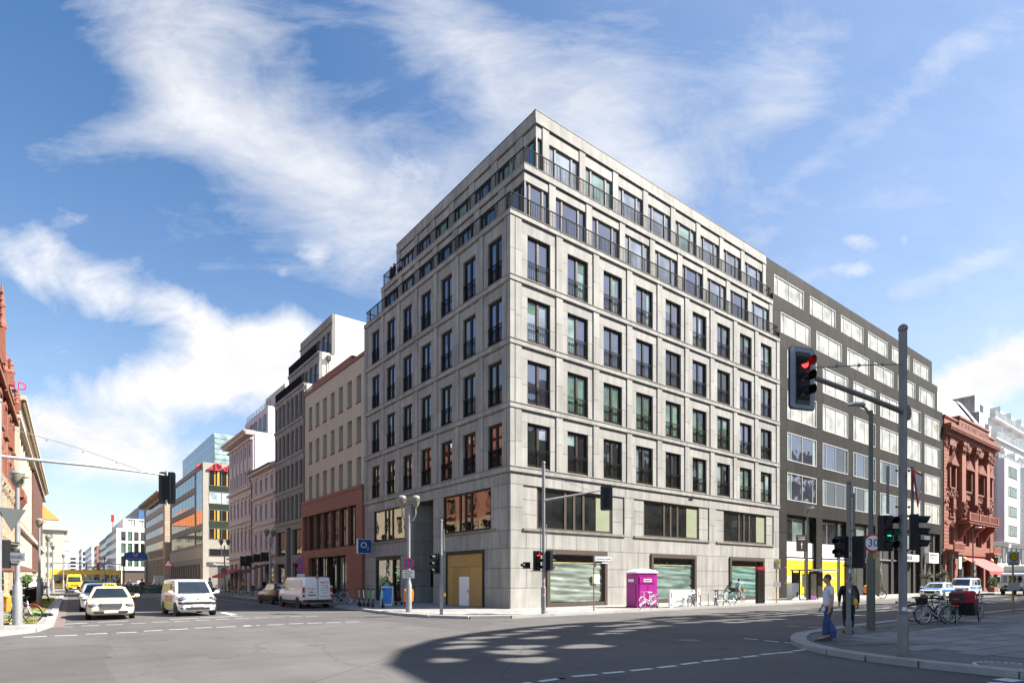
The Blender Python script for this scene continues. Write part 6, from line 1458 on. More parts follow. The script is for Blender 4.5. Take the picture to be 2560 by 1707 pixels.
# electric scooters
def scooter(label, x, y, rz, col, group='hire scooters on the pavement', lie=False):
    o = thing('electric_scooter', label, 'scooter', (x,y,.1), rz, group)
    if lie: o.rotation_euler = (1.35,0,rz); o.location.z = .16
    t = MB().lathe([(.03,-.03),(.11,-.035),(.11,.035),(.03,.03)], 14, (0,0,0), 'y').mesh('wheel', M_RUBBER)
    for xx in (.45,-.45): inst('wheel', t, o, (xx,0,.11))
    MB().box(-.48,.30,-.08,.08,.10,.17).build('deck', M_BLACK, o)
    MB().tube([(.46,0,.15),(.36,0,.55)],.035,8).build('lower_stem', M_BLACK, o); MB().tube([(.36,0,.55),(.25,0,1.08)],.034,8).build('stem', col, o)
    MB().tube([(.22,-.24,1.12),(.25,0,1.10),(.22,.24,1.12)],.017,6).box(.2,.32,-.05,.05,1.06,1.16).build('handlebar', M_BLACK, o); MB().box(-.62,-.42,-.06,.06,.2,.23).box(.38,.58,-.05,.05,.23,.26).build('mudguard', M_BLACK, o)
    return o
M_TIER = mat('scooter_turquoise', (.16,.55,.45), .4); M_LIME = mat('scooter_green', (.12,.45,.06), .4)
scooter('turquoise stemmed scooter leftmost of the group at the shop', -5.45, 8.9, -1.9, M_TIER); scooter('white stemmed scooter between two turquoise ones', -5.55, 8.1, -1.75, M_WHITE); scooter('green stemmed scooter amid the group at the shop', -5.45, 7.5, -1.9, M_LIME)
scooter('turquoise stemmed scooter third in the group at the shop', -5.5, 6.7, -1.95, M_TIER); scooter('turquoise stemmed scooter standing sideways at the right of the group', -5.35, 5.6, 1.05+pi, M_TIER)
scooter('white and green scooter on the left grass strip', -21.5, 31.5, -1.0, M_WHITE); scooter('green scooter lying on the grass by the left kerb', -21.4, 7.6, -.6, M_LIME, lie=True)
# ------------------------------------------------------------------ poles, signals, signs
def pole(parent, h, r0, r1, m, sleeve=None, name='pole', cap=True):
    p = [(r0,0),(r0,sleeve or h*.3),(r1,(sleeve or h*.3)+.04),(r1,h)]
    mb = MB().lathe(p, 16); mb.build(name, m, parent, smooth=True)
    if cap: MB().ball((0,0,h+r1*1.0), r1*1.2, 8).build('ball_finial', m, parent, smooth=True)
M_HOOD = mat('signal_hood', (.009,.010,.012), .5, .05, 2, spec=.25)
M_LOFF = mat('dark_lens', (.03,.03,.032), .15, spec=.8); M_RLIT = mat('lit_red', (.8,.02,.02), .3, 0, emit=(1,.03,.03,1.6)); M_GLIT = mat('lit_green', (.0,.5,.25), .3, 0, emit=(.0,.85,.40,1.8))
def signal(parent, loc, rz, n=3, lit=None, r=.105, board=None, green_man=False, label=None):
    """traffic light head facing local -Y; n lamps with hoods"""
    h = n*.32
    me = MB().box(-.155,.155,.0,.20,-h,0).mesh('signal_head', M_HOOD); o = inst('signal_head', me, parent, loc, rz)
    for k in range(n):
        z = -(k+.5)*.32
        MB().lathe([(r,-.012),(r*.8,-.02),(.001,-.026)], 14, (0,.004,z), 'y').build('lens', (M_RLIT if lit == 'red' and k == 0 else M_LOFF), o)
        v = MB(); nn = 12; A = [radians(-25+230*i/nn) for i in range(nn+1)]
        vs = []
        for i, a in enumerate(A): vs += [(cos(a)*(r+.014), -.005, z+sin(a)*(r+.014)), (cos(a)*(r+.010), -.30+.10*abs(i-nn/2)/(nn/2), z+.0+sin(a)*(r+.006)-.02)]
        v.add(vs, [(2*i,2*i+1,2*i+3,2*i+2) for i in range(nn)]); v.build('hood', M_HOOD, o)
        if green_man and k == 1:
            g = MB(); y = -.03
            g.ball((.0,y,z+.055),.022,6,(1,.3,1)).tube([(0,y,z+.035),(0,y,z-.015)],.02,6).tube([(0,y,z-.01),(.045,y,z-.08)],.013,5).tube([(0,y,z-.01),(-.045,y,z-.075)],.013,5).tube([(0,y,z+.03),(.05,y,z-.005)],.010,5).tube([(0,y,z+.03),(-.05,y,z+.005)],.010,5)
            g.build('green_man', M_GLIT, o)
    if board:
        w, hh = board; c = .09; zz = -h/2
        def plate(w_, h_, y0, y1, m, nm): 
            pl = []
            for sx, sz, a0 in ((1,1,0),(-1,1,90),(-1,-1,180),(1,-1,270)):
                for k in range(4): a = radians(a0+30*k); pl.append((sx*(w_-c)+c*cos(a), zz+sz*(h_-c)+c*sin(a)))
            MB().prism(pl, y0, y1, 'xz').build(nm, m, o)
        plate(w+.025, hh+.025, .075, .10, M_BLACK, 'board_edge'); plate(w, hh, .055, .074, mat('board_grey', (.19,.22,.28), .5), 'backing_board')
        MB().box(-.19,.19,.03,.054,-h-.10,.10).build('black_field', M_BLACK, o)
    return o
def disc(parent, loc, rz, r, m, name='disc', y=0., n=28): return MB().lathe([(r,0),(r,.012),(.001,.012)], n, (0,y,0), 'y').build(name, m, parent, loc, rz=rz)
CAMANG = lambda x, y: atan2(CAM.y-y, CAM.x-x)+pi/2      # rz so that local -Y faces the camera's side of the crossing
# big mast with signal arm (right foreground)
t = thing('signal_mast', 'tall grey mast with long arm carrying a red signal at right foreground', 'traffic light', (-6.19,-22.2,.1))
pole(t, 7.15, .108, .082, M_STEEL, .95)
for z in (.95,): MB().lathe([(.110,z),(.117,z+.02),(.110,z+.04)], 16).build('collar', M_STEEL, t)
sx_, sy_ = -4.35, .05        # the arm reaches over the roadway
MB().tube([(.12,0,5.40),(sx_*.4,sy_*.4,5.38),(sx_,sy_,5.32)], [.06,.052,.042], 10).build('arm', M_STEEL, t, smooth=True)
MB().lathe([(.10,-.06),(.17,-.04),(.17,.04),(.10,.06)], 14, (.16,-.02,5.40), 'y').build('arm_joint', M_STEEL, t)
wz = MB().tube([(0,0,6.45),(sx_*.5,sy_*.5,5.95),(sx_*.93,sy_*.93,5.5)], .012, 5)
for f in (.25,.5,.72): wz.ball((sx_*f,sy_*f,6.45-1.0*f), .035, 5)
wz.build('stay_wire', M_STEEL, t)
sg = signal(t, (sx_-.1,sy_-.05,5.60), -.34, 3, 'red', .105, board=(.34,.68)); sg.scale = (.78,.78,.78)
# signal heads and give-way sign on the mast
for sg in (signal(t, (-.235,.20,3.12), -.38, 3, None, .115, green_man=True), signal(t, (.30,-.20,3.14), .40, 3, None, .115)): sg.scale = (.82,.82,.82)
MB().box(-.24,.30,-.02,.02,3.10,3.14).box(-.24,.30,-.02,.02,2.34,2.38).build('bracket', M_STEEL, t)
g = inst('give_way_sign', MB().prism([(-.45,.78),(.45,.78),(0,0)], .0, .02, 'xz').mesh('give_way_sign', M_RED), t, (.30,-.20,3.30), rot=(0,0,.10))
MB().prism([(-.33,.71),(.33,.71),(0,.14)], -.006, -.001, 'xz').build('white_field', mat('sign_white_green', (.52,.62,.58), .5), g)
for x,y in ((-.28,.2),(.25,-.1)): MB().tube([(x,y,3.15),(x,y,4.2)], .03, 8).build('sign_bar', M_STEEL, t)
for z in (1.2,3.3,2.7,4.1): MB().ball((.12,-.08,z),.03,5).ball((-.12,.08,z),.03,5).build('bolt', M_STEEL, t)
MB().box(-.19,-.12,-.12,-.05,1.02,1.10).build('sticker', M_WHITE, t)
# pedestrian signal pole
t = thing('pedestrian_signal_pole', 'slim grey pole with side-on pedestrian signals and yellow push button on the foreground pavement', 'traffic light', (-2.07,-19.36,.1))
pole(t, 4.55, .09, .062, M_STEEL, .45)
signal(t, (-.34,.12,3.0), -1.62, 2, None, .10); signal(t, (.22,-.22,3.0), 1.7, 3, None, .10)
MB().box(-.3,.2,-.03,.03,2.9,2.94).box(-.3,.2,-.03,.03,2.1,2.14).build('bracket', M_BLACK, t)
MB().tube([(.13,-.1,3.1),(.13,-.1,4.3)], .025, 8).box(0,.14,-.11,0,4.2,4.24).box(0,.14,-.11,0,3.15,3.19).build('sign_bar', M_STEEL, t)
MB().box(.06,.12,-.12,-.04,.95,1.22).build('push_button_plate', M_STEEL, t); MB().ball((.16,-.12,1.02),.09,8,(1,.7,1.3)).build('push_button', mat('button_yellow', (.85,.50,.01), .4), t)
for z in (1.3,1.9,2.4): MB().box(-.066,-.03,-.07,-.03,z,z+.12).build('sticker', M_WHITE, t)
# olive street lamp with speed limit sign
def luminaire(t, h, m, armv=(-.9,.25), name='lamp_head'):
    MB().tube([(0,0,h-.35),(armv[0]*.25,armv[1]*.25,h-.05),(armv[0]*.55,armv[1]*.55,h+.02)], .04, 8).build('lamp_arm', m, t)
    L_ = hypot(*armv); ux, uy = armv[0]/L_, armv[1]/L_
    rr = [(.25*L_,.05,.05),(.4*L_,.14,.10),(.8*L_,.17,.10),(1.05*L_,.10,.05)]
    MB().loft([[(ux*d-uy*w*c, uy*d+ux*w*c, h+.03+hh*s) for c, s in ((1,0),(.7,.8),(0,1),(-.7,.8),(-1,0),(-.6,-.5),(.6,-.5))] for d, w, hh in rr]).build(name, mat('lamp_glass_grey', (.42,.42,.43), .3), t, smooth=True)
t = thing('street_lamp', 'olive green lamp post carrying a round thirty sign on the foreground pavement', 'street lamp', (.82,-18.86,.1))
MB().lathe([(.13,0),(.13,2.3),(.12,2.38),(.08,2.46),(.065,7.4)], 16).build('pole', M_OLIVE, t, smooth=True); luminaire(t, 7.55, M_OLIVE, (-.62,.48))
rz = -.72
s = MB().lathe([(.31,0),(.31,.015),(.001,.015)], 32, (0,-.13,0), 'y').build('speed_sign', M_RED, t, (0,0,2.93), rz=rz)
MB().lathe([(.245,-.006),(.245,-.001),(.001,-.001)], 32, (0,-.13,0), 'y').build('white_disc', M_WHITE, s); text('30', .38, M_BLACK, s, (0,-.142,-.01), depth=.1, sx=.95)
MB().box(-.03,.03,-.12,.1,2.4,2.6).build('sign_back', M_ORANGE, t)
# mast with arm at the main corner
t = thing('corner_signal_mast', 'grey signal mast with arm standing before the sunny corner facade', 'traffic light', (-2.08,-5.34,.1))
pole(t, 7.3, .115, .075, M_GALV, 1.3)
MB().tube([(0,-.02,5.55),(1.6,-.75,5.9),(2.7,-1.25,6.15)], [.06,.05,.035], 8).build('arm', M_GALV, t); w = MB().tube([(0,0,6.8),(1.3,-.6,6.45),(2.2,-1.02,6.1)], .012, 5)
for f in (.3,.6,.85): w.ball((2.2*f,-1.02*f,6.8-.7*f),.03,5)
w.build('stay_wire', M_GALV, t)
signal(t, (2.98,-1.38,6.25), 2.15, 3, None, .10, board=(.28,.60))
signal(t, (-.25,.12,3.1), -.05, 3, 'red', .10); signal(t, (.30,-.18,3.1), 1.7, 3, None, .10); signal(t, (-.75,.5,2.55), -1.4, 1, None, .09)
for x, y in ((-.1,.1),(.12,-.08)): MB().tube([(x,y,3.1),(x,y,4.4)], .02, 6).build('sign_bar', M_GALV, t)
MB().box(-.85,.3,-.02,.02,2.1,2.13).build('bracket', M_BLACK, t)
for z in (.9,1.3,1.6): MB().box(-.10,-.02,-.125,-.09,z,z+.1).build('sticker', mat('sticker_pink', (.5,.25,.25), .6), t)
# slim signal pole on the shady side
t = thing('slim_signal_pole', 'slim silver pole with a side-facing signal before the boarded shopfront', 'traffic light', (-6.11,-2.43,.1))
pole(t, 4.5, .085, .055, M_GALV, 1.5); signal(t, (-.25,.2,2.95), -1.35, 3, None, .10)
for x, y in ((-.1,.08),(.1,-.08)): MB().tube([(x,y,3.1),(x,y,4.15)], .022, 6).build('sign_bar', M_GALV, t)
MB().ball((.12,-.1,.98),.08,8,(.9,.7,1.3)).build('push_button', MATS['button_yellow'], t)
# street name sign
t = thing('street_name_sign', 'thin post with white street name plates before the wrapped shop window', 'street sign', (1.78,-4.97,.1))
MB().lathe([(.035,0),(.035,3.0)], 10).build('post', M_STEEL, t)
p = MB().box(.04,1.12,-.012,.012,2.66,2.96).build('name_plate', M_WHITE, t, rz=-.25); MB().box(.05,1.11,-.016,-.0125,2.67,2.95).build('blue_border', M_BLUE, p); MB().box(.07,1.09,-.020,-.0165,2.69,2.93).build('white_field', M_WHITE, p); text('Französische Straße', .125, M_BLACK, p, (.58,-.024,2.81), depth=.05, sx=.92)
p = MB().box(-.85,-.04,-.012,.012,2.35,2.62).build('name_plate', mat('plate_back', (.2,.2,.19), .6), t, rz=.9); MB().box(.5,.85,-.01,.01,2.56,2.63).build('house_number', M_WHITE, t, rz=-.25)
# double street lamp at the corner, and its sisters along the street
M_LGL = mat('lamp_bowl', (.17,.16,.115), .2, .2, 3, spec=.6)
def basket_lamp(label, x, y, h=5.6, double=False, sign=False, rz=0., bin_=False, group='basket street lamps along the street'):
    t = thing('street_lamp', label, 'street lamp', (x,y,.1), rz, group); 
    MB().lathe([(.155,0),(.15,1.45),(.11,1.55),(.085,1.7),(.07,h-.5)], 16).build('pole', M_GALV, t, smooth=True)
    for c in ((-.36,.36) if double else (0,)):
        z = h-.35 if not double else h-.2
        if double: MB().tube([(0,0,h-1.15),(c*.6,0,h-1.1),(c,0,h-.8),(c,0,h-.45)], .035, 8).build('lamp_arm', M_GALV, t)
        MB().lathe([(.06,z-.25),(.14,z-.15),(.20,z+.02),(.22,z+.25),(.22,z+.27)], 16, (c,0,0)).build('lamp_bowl', M_LGL, t, smooth=True)
        MB().lathe([(.22,z+.27),(.24,z+.29),(.20,z+.36),(.10,z+.42),(.01,z+.43)], 16, (c,0,0)).build('lamp_cap', M_GALV, t, smooth=True)
        f = MB()
        for a in (.5,2.1,3.7,5.3):
            f.loft([[(c+cos(a)*.22-sin(a)*w,sin(a)*.22+cos(a)*w,z+zz) for w, zz in ((-.04,.1),(.04,.1),(.04,.115),(-.04,.115))],[(c+cos(a)*.42-sin(a)*w,sin(a)*.42+cos(a)*w,z+zz) for w, zz in ((-.16,.14),(.16,.14),(.16,.15),(-.16,.15))]])
        f.build('wing_reflector', M_LGL, t)
    if not double: MB().tube([(0,0,h-.6),(.2,0,h-.45),(.2,0,h-.2)],.02,6).build('lamp_arm', M_GALV, t)
    return t
t = basket_lamp('double basket lamp with no stopping sign on the main corner', -6.21, .70, 5.9, True, rz=-.65)
def no_stop(t, z, rz, r=.29, y=-.16):
    s = disc(t, (0,0,z), rz, r, M_RED, 'no_stopping_sign', y); b = MB()
    for a in (45,135,225,315):
        c = [(r*.82*cos(radians(a-38+i*9.5)), r*.82*sin(radians(a-38+i*9.5))) for i in range(9)]
        b.add([(x,y-.004,zz) for x, zz in [(r*.16*cos(radians(a)),r*.16*sin(radians(a)))]+c], [tuple(range(10))])
    b.build('blue_quadrants', M_BLUE, s); return s
M_WSIGN = mat('sign_plate', (.62,.62,.58), .5, .1, 20)
no_stop(t, 2.55, 0.05); p = MB().box(-.30,.30,-.17,-.15,1.78,2.20).build('text_plate', M_WSIGN, t, rz=.05)
for k in range(4): MB().box(-.22,.22-.08*(k % 2),-.174,-.171,1.84+k*.09,1.87+k*.09).build('print_line', M_BLACK, p)
bn = thing('litter_bin', 'orange litter bin on the double lamp post at the main corner', 'litter bin', (-6.05,1.02,.1), -.4)
def bin_mesh(o, z=.55, m=M_ORANGE):
    MB().loft([[(-.24,-.16,z),(.24,-.16,z),(.24,.16,z),(-.24,.16,z)],[(-.26,-.18,z+.45),(.26,-.18,z+.45),(.26,.18,z+.45),(-.26,.18,z+.45)],[(-.22,-.16,z+.62),(.22,-.16,z+.62),(.22,.16,z+.62),(-.22,.16,z+.62)],[(-.10,-.10,z+.70),(.10,-.10,z+.70),(.10,.10,z+.70),(-.10,.10,z+.70)]]).build('bin_body', m, o, smooth=True)
    MB().box(-.15,.15,-.175,-.168,z+.47,z+.54).build('slot', M_BLACK, o); MB().box(-.12,.12,-.185,-.172,z+.15,z+.28).build('sticker', mat('sticker_pale_orange', (.8,.45,.25), .5), o); MB().box(-.05,.05,.16,.24,z+.1,z+.6).build('bracket', M_STEEL, o)
bin_mesh(bn)
bn = thing('litter_bin', 'orange litter bin at the left edge beside the lamp post', 'litter bin', (-22.55,2.35,.1), .3); bin_mesh(bn, .50)
bn = thing('litter_bin', 'orange litter bin far off before the black office block', 'litter bin', (36.3,-4.9,.1), 0); bin_mesh(bn, .5)
basket_lamp('nearest basket lamp on the left pavement beside the orange bin', -22.06, 1.8, 5.75, rz=.2)
for i, (x, y) in enumerate(((-21.75,26.9),(-21.35,46.7),(-20.95,66.9),(-19.5,100),(-13.0,112))):
    basket_lamp(['basket lamp behind the iron railing, second on the left','third basket lamp on the left side','fourth basket lamp on the left side','fifth basket lamp on the left, near the bus','basket lamp on the median before the bus'][i], x, y, 6.0, rz=rnd.uniform(0,3))
basket_lamp('basket lamp in front of the crimson awnings', -5.75, 45, 6.0, True); basket_lamp('basket lamp behind the parked vehicles by the grey block', -5.6, 28, 6.0, True, rz=.4)
t = thing('no_stopping_post', 'post with two round no stopping signs behind the parked panel van', 'traffic sign', (-5.3,20.6,.1)); MB().lathe([(.03,0),(.03,3.5)],8).build('post', M_GALV, t)
no_stop(t, 3.15, -.3, .32, -.06); no_stop(t, 2.5, -.3, .32, -.06); MB().box(-.30,.30,-.07,-.05,1.75,2.15).build('text_plate', M_WSIGN, t, rz=-.3)
t = thing('no_stopping_post', 'lamp post sign for no stopping before the crimson awnings', 'traffic sign', (-5.95,44.4,.1)); MB().lathe([(.03,0),(.03,3.0)],8).build('post', M_GALV, t); no_stop(t, 2.7, -.2, .32, -.06)
t = thing('warning_sign', 'triangular warning sign with red border in the distance before the bank', 'traffic sign', (-7.2,75,.1)); MB().lathe([(.04,0),(.04,4.2)],8).build('post', M_GALV, t)
g = MB().prism([(-.75,3.6),(.75,3.6),(0,4.9)], -.06, -.04, 'xz').build('triangle', M_RED, t, rz=-.2); MB().prism([(-.5,3.75),(.5,3.75),(0,4.6)], -.07, -.061, 'xz').build('white_field', M_WHITE, g)
# left frame: overhead arm with signal seen from behind
t = thing('overhead_signal_mast', 'silver mast at the left edge with long arm and a hanging signal seen from behind', 'traffic light', (-22.44,-.87,.1))
pole(t, 7.65, .115, .075, M_GALV, 1.3)
MB().tube([(0,0,5.85),(2.6,.55,5.92),(5.0,1.03,5.90)], [.065,.05,.032], 8).build('arm', M_GALV, t); w = MB().tube([(0,0,6.9),(2.2,.45,6.5),(4.2,.86,5.95)], .012, 5)
for f in (.3,.55,.8): w.ball((4.2*f,.86*f,6.9-.93*f),.035,5)
w.build('stay_wire', M_GALV, t)
sg = signal(t, (5.12,1.06,5.86), 2.55, 3, None, .10, board=(.30,.62)); MB().box(-.03,.03,.11,.14,-1.2,.2).build('light_strip', mat('edge_white', (.6,.62,.5), .5), sg)
MB().prism([(-.45,.78),(.45,.78),(0,0)], 0, .02, 'xz').build('give_way_sign', mat('sign_back_grey', (.05,.06,.06), .5), t, (.33,.10,3.35), rz=.6)
signal(t, (.25,.25,3.05), 1.9, 3, None, .10)
p = MB().box(-.5,.5,-.012,.012,2.33,2.61).build('name_plate', M_WHITE, t, (.3,.1,0), rz=-.62); MB().box(-.47,.47,-.018,-.013,2.36,2.58).build('white_field', M_WSIGN, p); text('Friedrichstraße', .15, M_BLACK, p, (0,-.022,2.47), depth=.05, sx=.85)
# iron railing beside the grass strip
R0, R1 = left(9,2.7), left(52,2.7); n = 22
t = thing('iron_railing', 'black iron railing with finials along the left grass strip', 'railing', (R0.x,R0.y,.1), LROT)
bar = MB().box(-.016,.016,-.016,.016,.05,1.0).ball((0,0,1.02),.03,4).mesh('railing_bar', M_IRON); post = MB().box(-.035,.035,-.035,.035,0,1.05).ball((0,0,1.12),.06,5).mesh('railing_post', M_IRON)
for k in range(23): inst('railing_post', post, t, (k*1.9,0,0))
for k in range(190): inst('railing_bar', bar, t, (.2+k*.225,0,0))
MB().box(0,42.5,-.02,.02,.85,.89).box(0,42.5,-.02,.02,.12,.16).build('railing_rail', M_IRON, t)
# underground entrance
M_UGREEN = mat('underground_green', (.015,.06,.055), .45, .1, 3)
U_ = thing('underground_entrance', 'underground station entrance with green railings and stone kerb in the middle of the street', 'station entrance', (-12.95,40,.1), 0)
MB().box(-1.8,1.9,-1.2,30,-.1,.06).build('island', M_KERB, U_)
rb = MB().box(-.018,.018,-.018,.018,.25,1.1).mesh('railing_bar', M_UGREEN)
for x in (-1.3,1.4):
    MB().box(x-.16,x+.16,0,18,.05,.32).build('plinth', M_KERB, U_); MB().box(x-.05,x+.05,0,18,1.10,1.17).build('railing_rail', M_UGREEN, U_)
    for k in range(60): inst('railing_bar', rb, U_, (x,.15+k*.30,0))
    for k in range(5): MB().box(x-.11,x+.11,k*4.5-.11,k*4.5+.11,.05,1.28).build('railing_post', M_UGREEN, U_)
MB().box(-1.3,1.4,-.16,.16,.05,.32).build('plinth', M_KERB, U_); MB().box(-1.2,1.3,-.03,.03,.35,1.08).build('end_panel', glass('pane_green_end', (.03,.06,.055), 1.6), U_); MB().box(-1.3,1.4,-.05,.05,1.1,1.17).build('railing_rail', M_UGREEN, U_)
for s, x in ((-1,-1.15),(1,1.25)): MB().lathe([(.09,0),(.075,4.3),(.12,4.35),(.03,4.6)],10,(x,19,0)).build('sign_post', M_UGREEN, U_)
pl = [(.05+1.16*c*(1 if abs(c) < .92 else 1), 4.62+.60*sn) for c, sn in [(cos(a),sin(a)) for a in [2*pi*i/40 for i in range(40)]]]
pl = [(.05+1.22*(abs(c)**.6)*(1 if c > 0 else -1), 4.55+.56*(abs(sn)**.85)*(1 if sn > 0 else -1)) for c, sn in [(cos(a),sin(a)) for a in [2*pi*(i+.5)/40 for i in range(40)]]]
sb_ = MB().prism(pl, 18.9, 19.1, 'xz').build('sign_board', M_UGREEN, U_, rz=0); MB().prism([(.05+(x-.05)*.90, 4.55+(z-4.55)*.88) for x, z in pl], 18.88, 18.895, 'xz').build('blue_field', M_BLUE, sb_)
text('U', .62, M_WHITE, sb_, (.05,18.87,4.72), depth=.1); text('Französische Straße', .21, mat('pale_blue_letters', (.45,.55,.7), .5), sb_, (.05,18.87,4.28), depth=.1)
t = thing('kiosk_box', 'white switch cabinet beside the underground sign', 'cabinet', (-10.3,60,.1)); MB().box(-.5,.5,-.3,.3,0,2.2).build('cabinet', M_WSIGN, t); MB().box(.0,.03,-.31,-.30,.2,2.0).build('door_gap', M_TRIM, t)
t = thing('stairs_bin', 'orange litter bin behind the underground railing', 'litter bin', (-11.9,44,.1)); bin_mesh(t, .55)
# magenta portable toilet
t = thing('portable_toilet', 'magenta portable toilet cabin with white domed roof before the wrapped window', 'portable toilet', (7.35,-3.55,.1), -.25)
M_MAG = mat('magenta_plastic', (.40,.022,.26), .4, .05, 1); M_MAGD = mat('magenta_base', (.15,.01,.10), .5)
h = MB().box(-.72,.40,-.55,.55,.10,2.08).build('cabin', M_MAG, t); MB().box(-.75,.78,-.58,.58,0,.10).build('base', M_MAGD, t)
MB().box(.40,.74,-.55,.55,.10,2.08).build('cabin_rear', M_MAG, t)
MB().loft([[(a*.78,b*.6,z) for a, b in ((-1,-1),(1,-1),(1,1),(-1,1))] if k < 2 else [(a*.78*f,b*.6*f,z) for a, b in ((-1,-1),(1,-1),(1,1),(-1,1))] for k, (z, f) in enumerate(((2.09,1),(2.16,1),(2.26,.8),(2.33,.45),(2.35,.1)))]).build('roof', mat('translucent_white_roof', (.78,.77,.76), .5), t, smooth=True)
d = MB().box(-.62,.62,-.575,-.551,.18,1.98).build('door', M_MAG, t)
MB().box(-.55,.55,-.60,-.576,1.48,1.90).box(-.55,-.06,-.59,-.576,.3,1.40).box(.06,.55,-.59,-.576,.3,1.40).build('door_panel', M_MAG, d); MB().box(-.28,.28,-.612,-.601,1.56,1.74).build('white_label', M_WHITE, d)
for k in range(5): MB().box(-.22+k*.09,-.15+k*.09,-.616,-.613,1.62,1.68).build('print_mark', M_TRIM, d)
MB().box(-.5,.5,-.605,-.601,1.90,1.94).build('vent', M_MAGD, d); MB().box(-.78,-.74,-.28,.28,1.56,1.74).build('white_label', M_WHITE, t)
MB().box(-.76,-.721,-.45,.45,.3,1.4).box(-.755,-.721,-.45,.45,1.8,2.0).build('side_panel', M_MAG, t)
# white site barrier
t = thing('site_barrier', 'white plastic site barrier with red blocks beside the magenta toilet', 'barrier', (9.75,-4.75,.1), .05)
b = MB().box(-1.4,1.4,-.03,.03,.08,1.0)
for k in range(14): b.box(-1.38+k*.2,-1.28+k*.2,-.04,.04,1.0,1.07)
b.build('barrier_panel', M_WHITE, t)
for k in range(22): blk('barrier_slat', t, -1.0+k*.1, -.95+k*.1, -.05, -.031, .25, .75, M_WHITE)
for x in (-1.5,1.45): MB().box(x-.16,x+.16,-.25,-.20,0,1.08).build('beacon_board', M_WHITE, t); MB().box(x-.05,x+.05,-.262,-.251,.62,.95).box(x-.05,x+.05,-.262,-.251,.12,.25).build('red_block', M_RED, t)
for i, (x, y) in enumerate(((6.9,-4.9),(9.6,-5.1),(11.7,-5.0),(13.4,-5.05))):
    t = thing('cycle_hoop', ['bare steel cycle hoop behind the white bicycle','steel cycle hoop before the white site barrier','steel cycle hoop holding the black bicycle','steel cycle hoop between the turquoise and grey bicycles'][i], 'cycle stand', (x,y,.1), rnd.uniform(-.2,.2), 'steel cycle hoops'); MB().tube([(-.35,0,0),(-.35,0,.7),(-.28,0,.8),(.28,0,.8),(.35,0,.7),(.35,0,0)], .024, 8).build('hoop', M_GALV, t, smooth=True)
# information pillar, bus stop, hotel sign, cabinets
t = thing('information_pillar', 'dark bronze information pillar with red cap at the kerb', 'pillar', (18.95,-4.65,.1), -.35); MB().box(-.28,.28,-.16,.16,0,2.48).build('pillar_body', M_BRONZE, t); MB().box(-.29,.29,-.17,.17,2.38,2.62).build('red_cap', mat('pillar_red', (.60,.02,.06), .4), t); MB().box(-.03,.0,-.165,-.161,.05,2.35).build('joint', M_BLACK, t)
def bus_stop(label, x, y, h, rz, box=True):
    t = thing('bus_stop_sign', label, 'bus stop', (x,y,.1), rz, 'yellow post bus stop signs'); MB().lathe([(.045,0),(.045,h-.1)],8).build('post', mat('ochre_post', (.42,.28,.07), .6, .2, 8), t)
    p = MB().box(-.27,.27,-.07,-.05,h-.72,h).build('sign_plate', M_WSIGN, t); c = MB().lathe([(.20,0),(.20,.01),(.001,.01)],24,(0,-.085,0),'y').build('green_ring', mat('sign_green', (.02,.10,.03), .5), t, (0,0,h-.27))
    MB().lathe([(.16,-.004),(.16,0),(.001,0)],24,(0,-.087,0),'y').build('yellow_disc', mat('sign_yellow', (.85,.55,.01), .5), c); text('H', .25, MATS['sign_green'], c, (0,-.094,0), depth=.05)
    MB().box(-.24,.24,-.075,-.071,h-.68,h-.60).box(-.24,.1,-.075,-.071,h-.56,h-.52).build('print_line', mat('print_grey', (.25,.26,.3), .6), p)
    if box: MB().box(-.28,.28,-.08,-.04,1.15,1.52).build('timetable', M_WSIGN, t)
    return t
bus_stop('round H bus stop sign on a yellow post before the stone and black blocks', 21.06,-4.73,3.2,-.5); bus_stop('round H bus stop sign on a yellow post at the right edge of the picture', 18.39,-18.87,3.15,-.75)
t = thing('street_lamp', 'thin lamp post with brown hotel direction sign before the yellow hoarding', 'street lamp', (28.1,-3.6,.1), -.35); MB().lathe([(.10,0),(.09,2.0),(.055,2.1),(.05,7.4)],10).build('pole', M_OLIVE, t); luminaire(t, 7.5, M_OLIVE, (-.1,-.75))
p = MB().box(-1.12,-.10,-.03,.03,4.0,5.35).build('hotel_sign', mat('hotel_brown', (.035,.02,.018), .5), t); text('TITANIC', .20, M_WHITE, p, (-.61,-.036,5.15), depth=.05); MB().box(-.95,-.27,-.036,-.031,4.98,5.03).build('print_line', M_WHITE, p)
MB().prism([(-.64,4.25),(-.58,4.25),(-.58,4.55),(-.50,4.55),(-.61,4.75),(-.72,4.55),(-.64,4.55)], -.037, -.031, 'xz').build('arrow', M_WHITE, p)
t = thing('utility_cabinet', 'white utility cabinet at the foot of the thin hotel sign lamp', 'cabinet', (28.1,-2.4,.1), -.3); MB().box(-.40,.40,-.25,.25,0,1.42).build('cabinet', M_WHITE, t); MB().box(.1,.3,-.26,-.251,.25,.65).build('sticker', mat('sticker_dark', (.1,.1,.11), .5, .6, 12), t)
t = thing('bus_shelter', 'glass bus shelter with flat roof and lit advert before the yellow hoarding', 'bus shelter', (30.2,-3.1,.1), 0)
MB().box(-2.2,2.6,-.9,.9,2.45,2.55).build('roof', M_GALV, t)
for x in (-2.1,-.9,1.1,2.4): MB().box(x-.05,x+.05,.70,.80,0,2.45).build('post', M_BRONZE, t)
MB().box(-2.05,-.95,.74,.76,.2,2.3).box(1.15,2.35,.74,.76,.2,2.3).build('glass_back', glass('pane_shelter', (.10,.10,.06), 1.5), t)
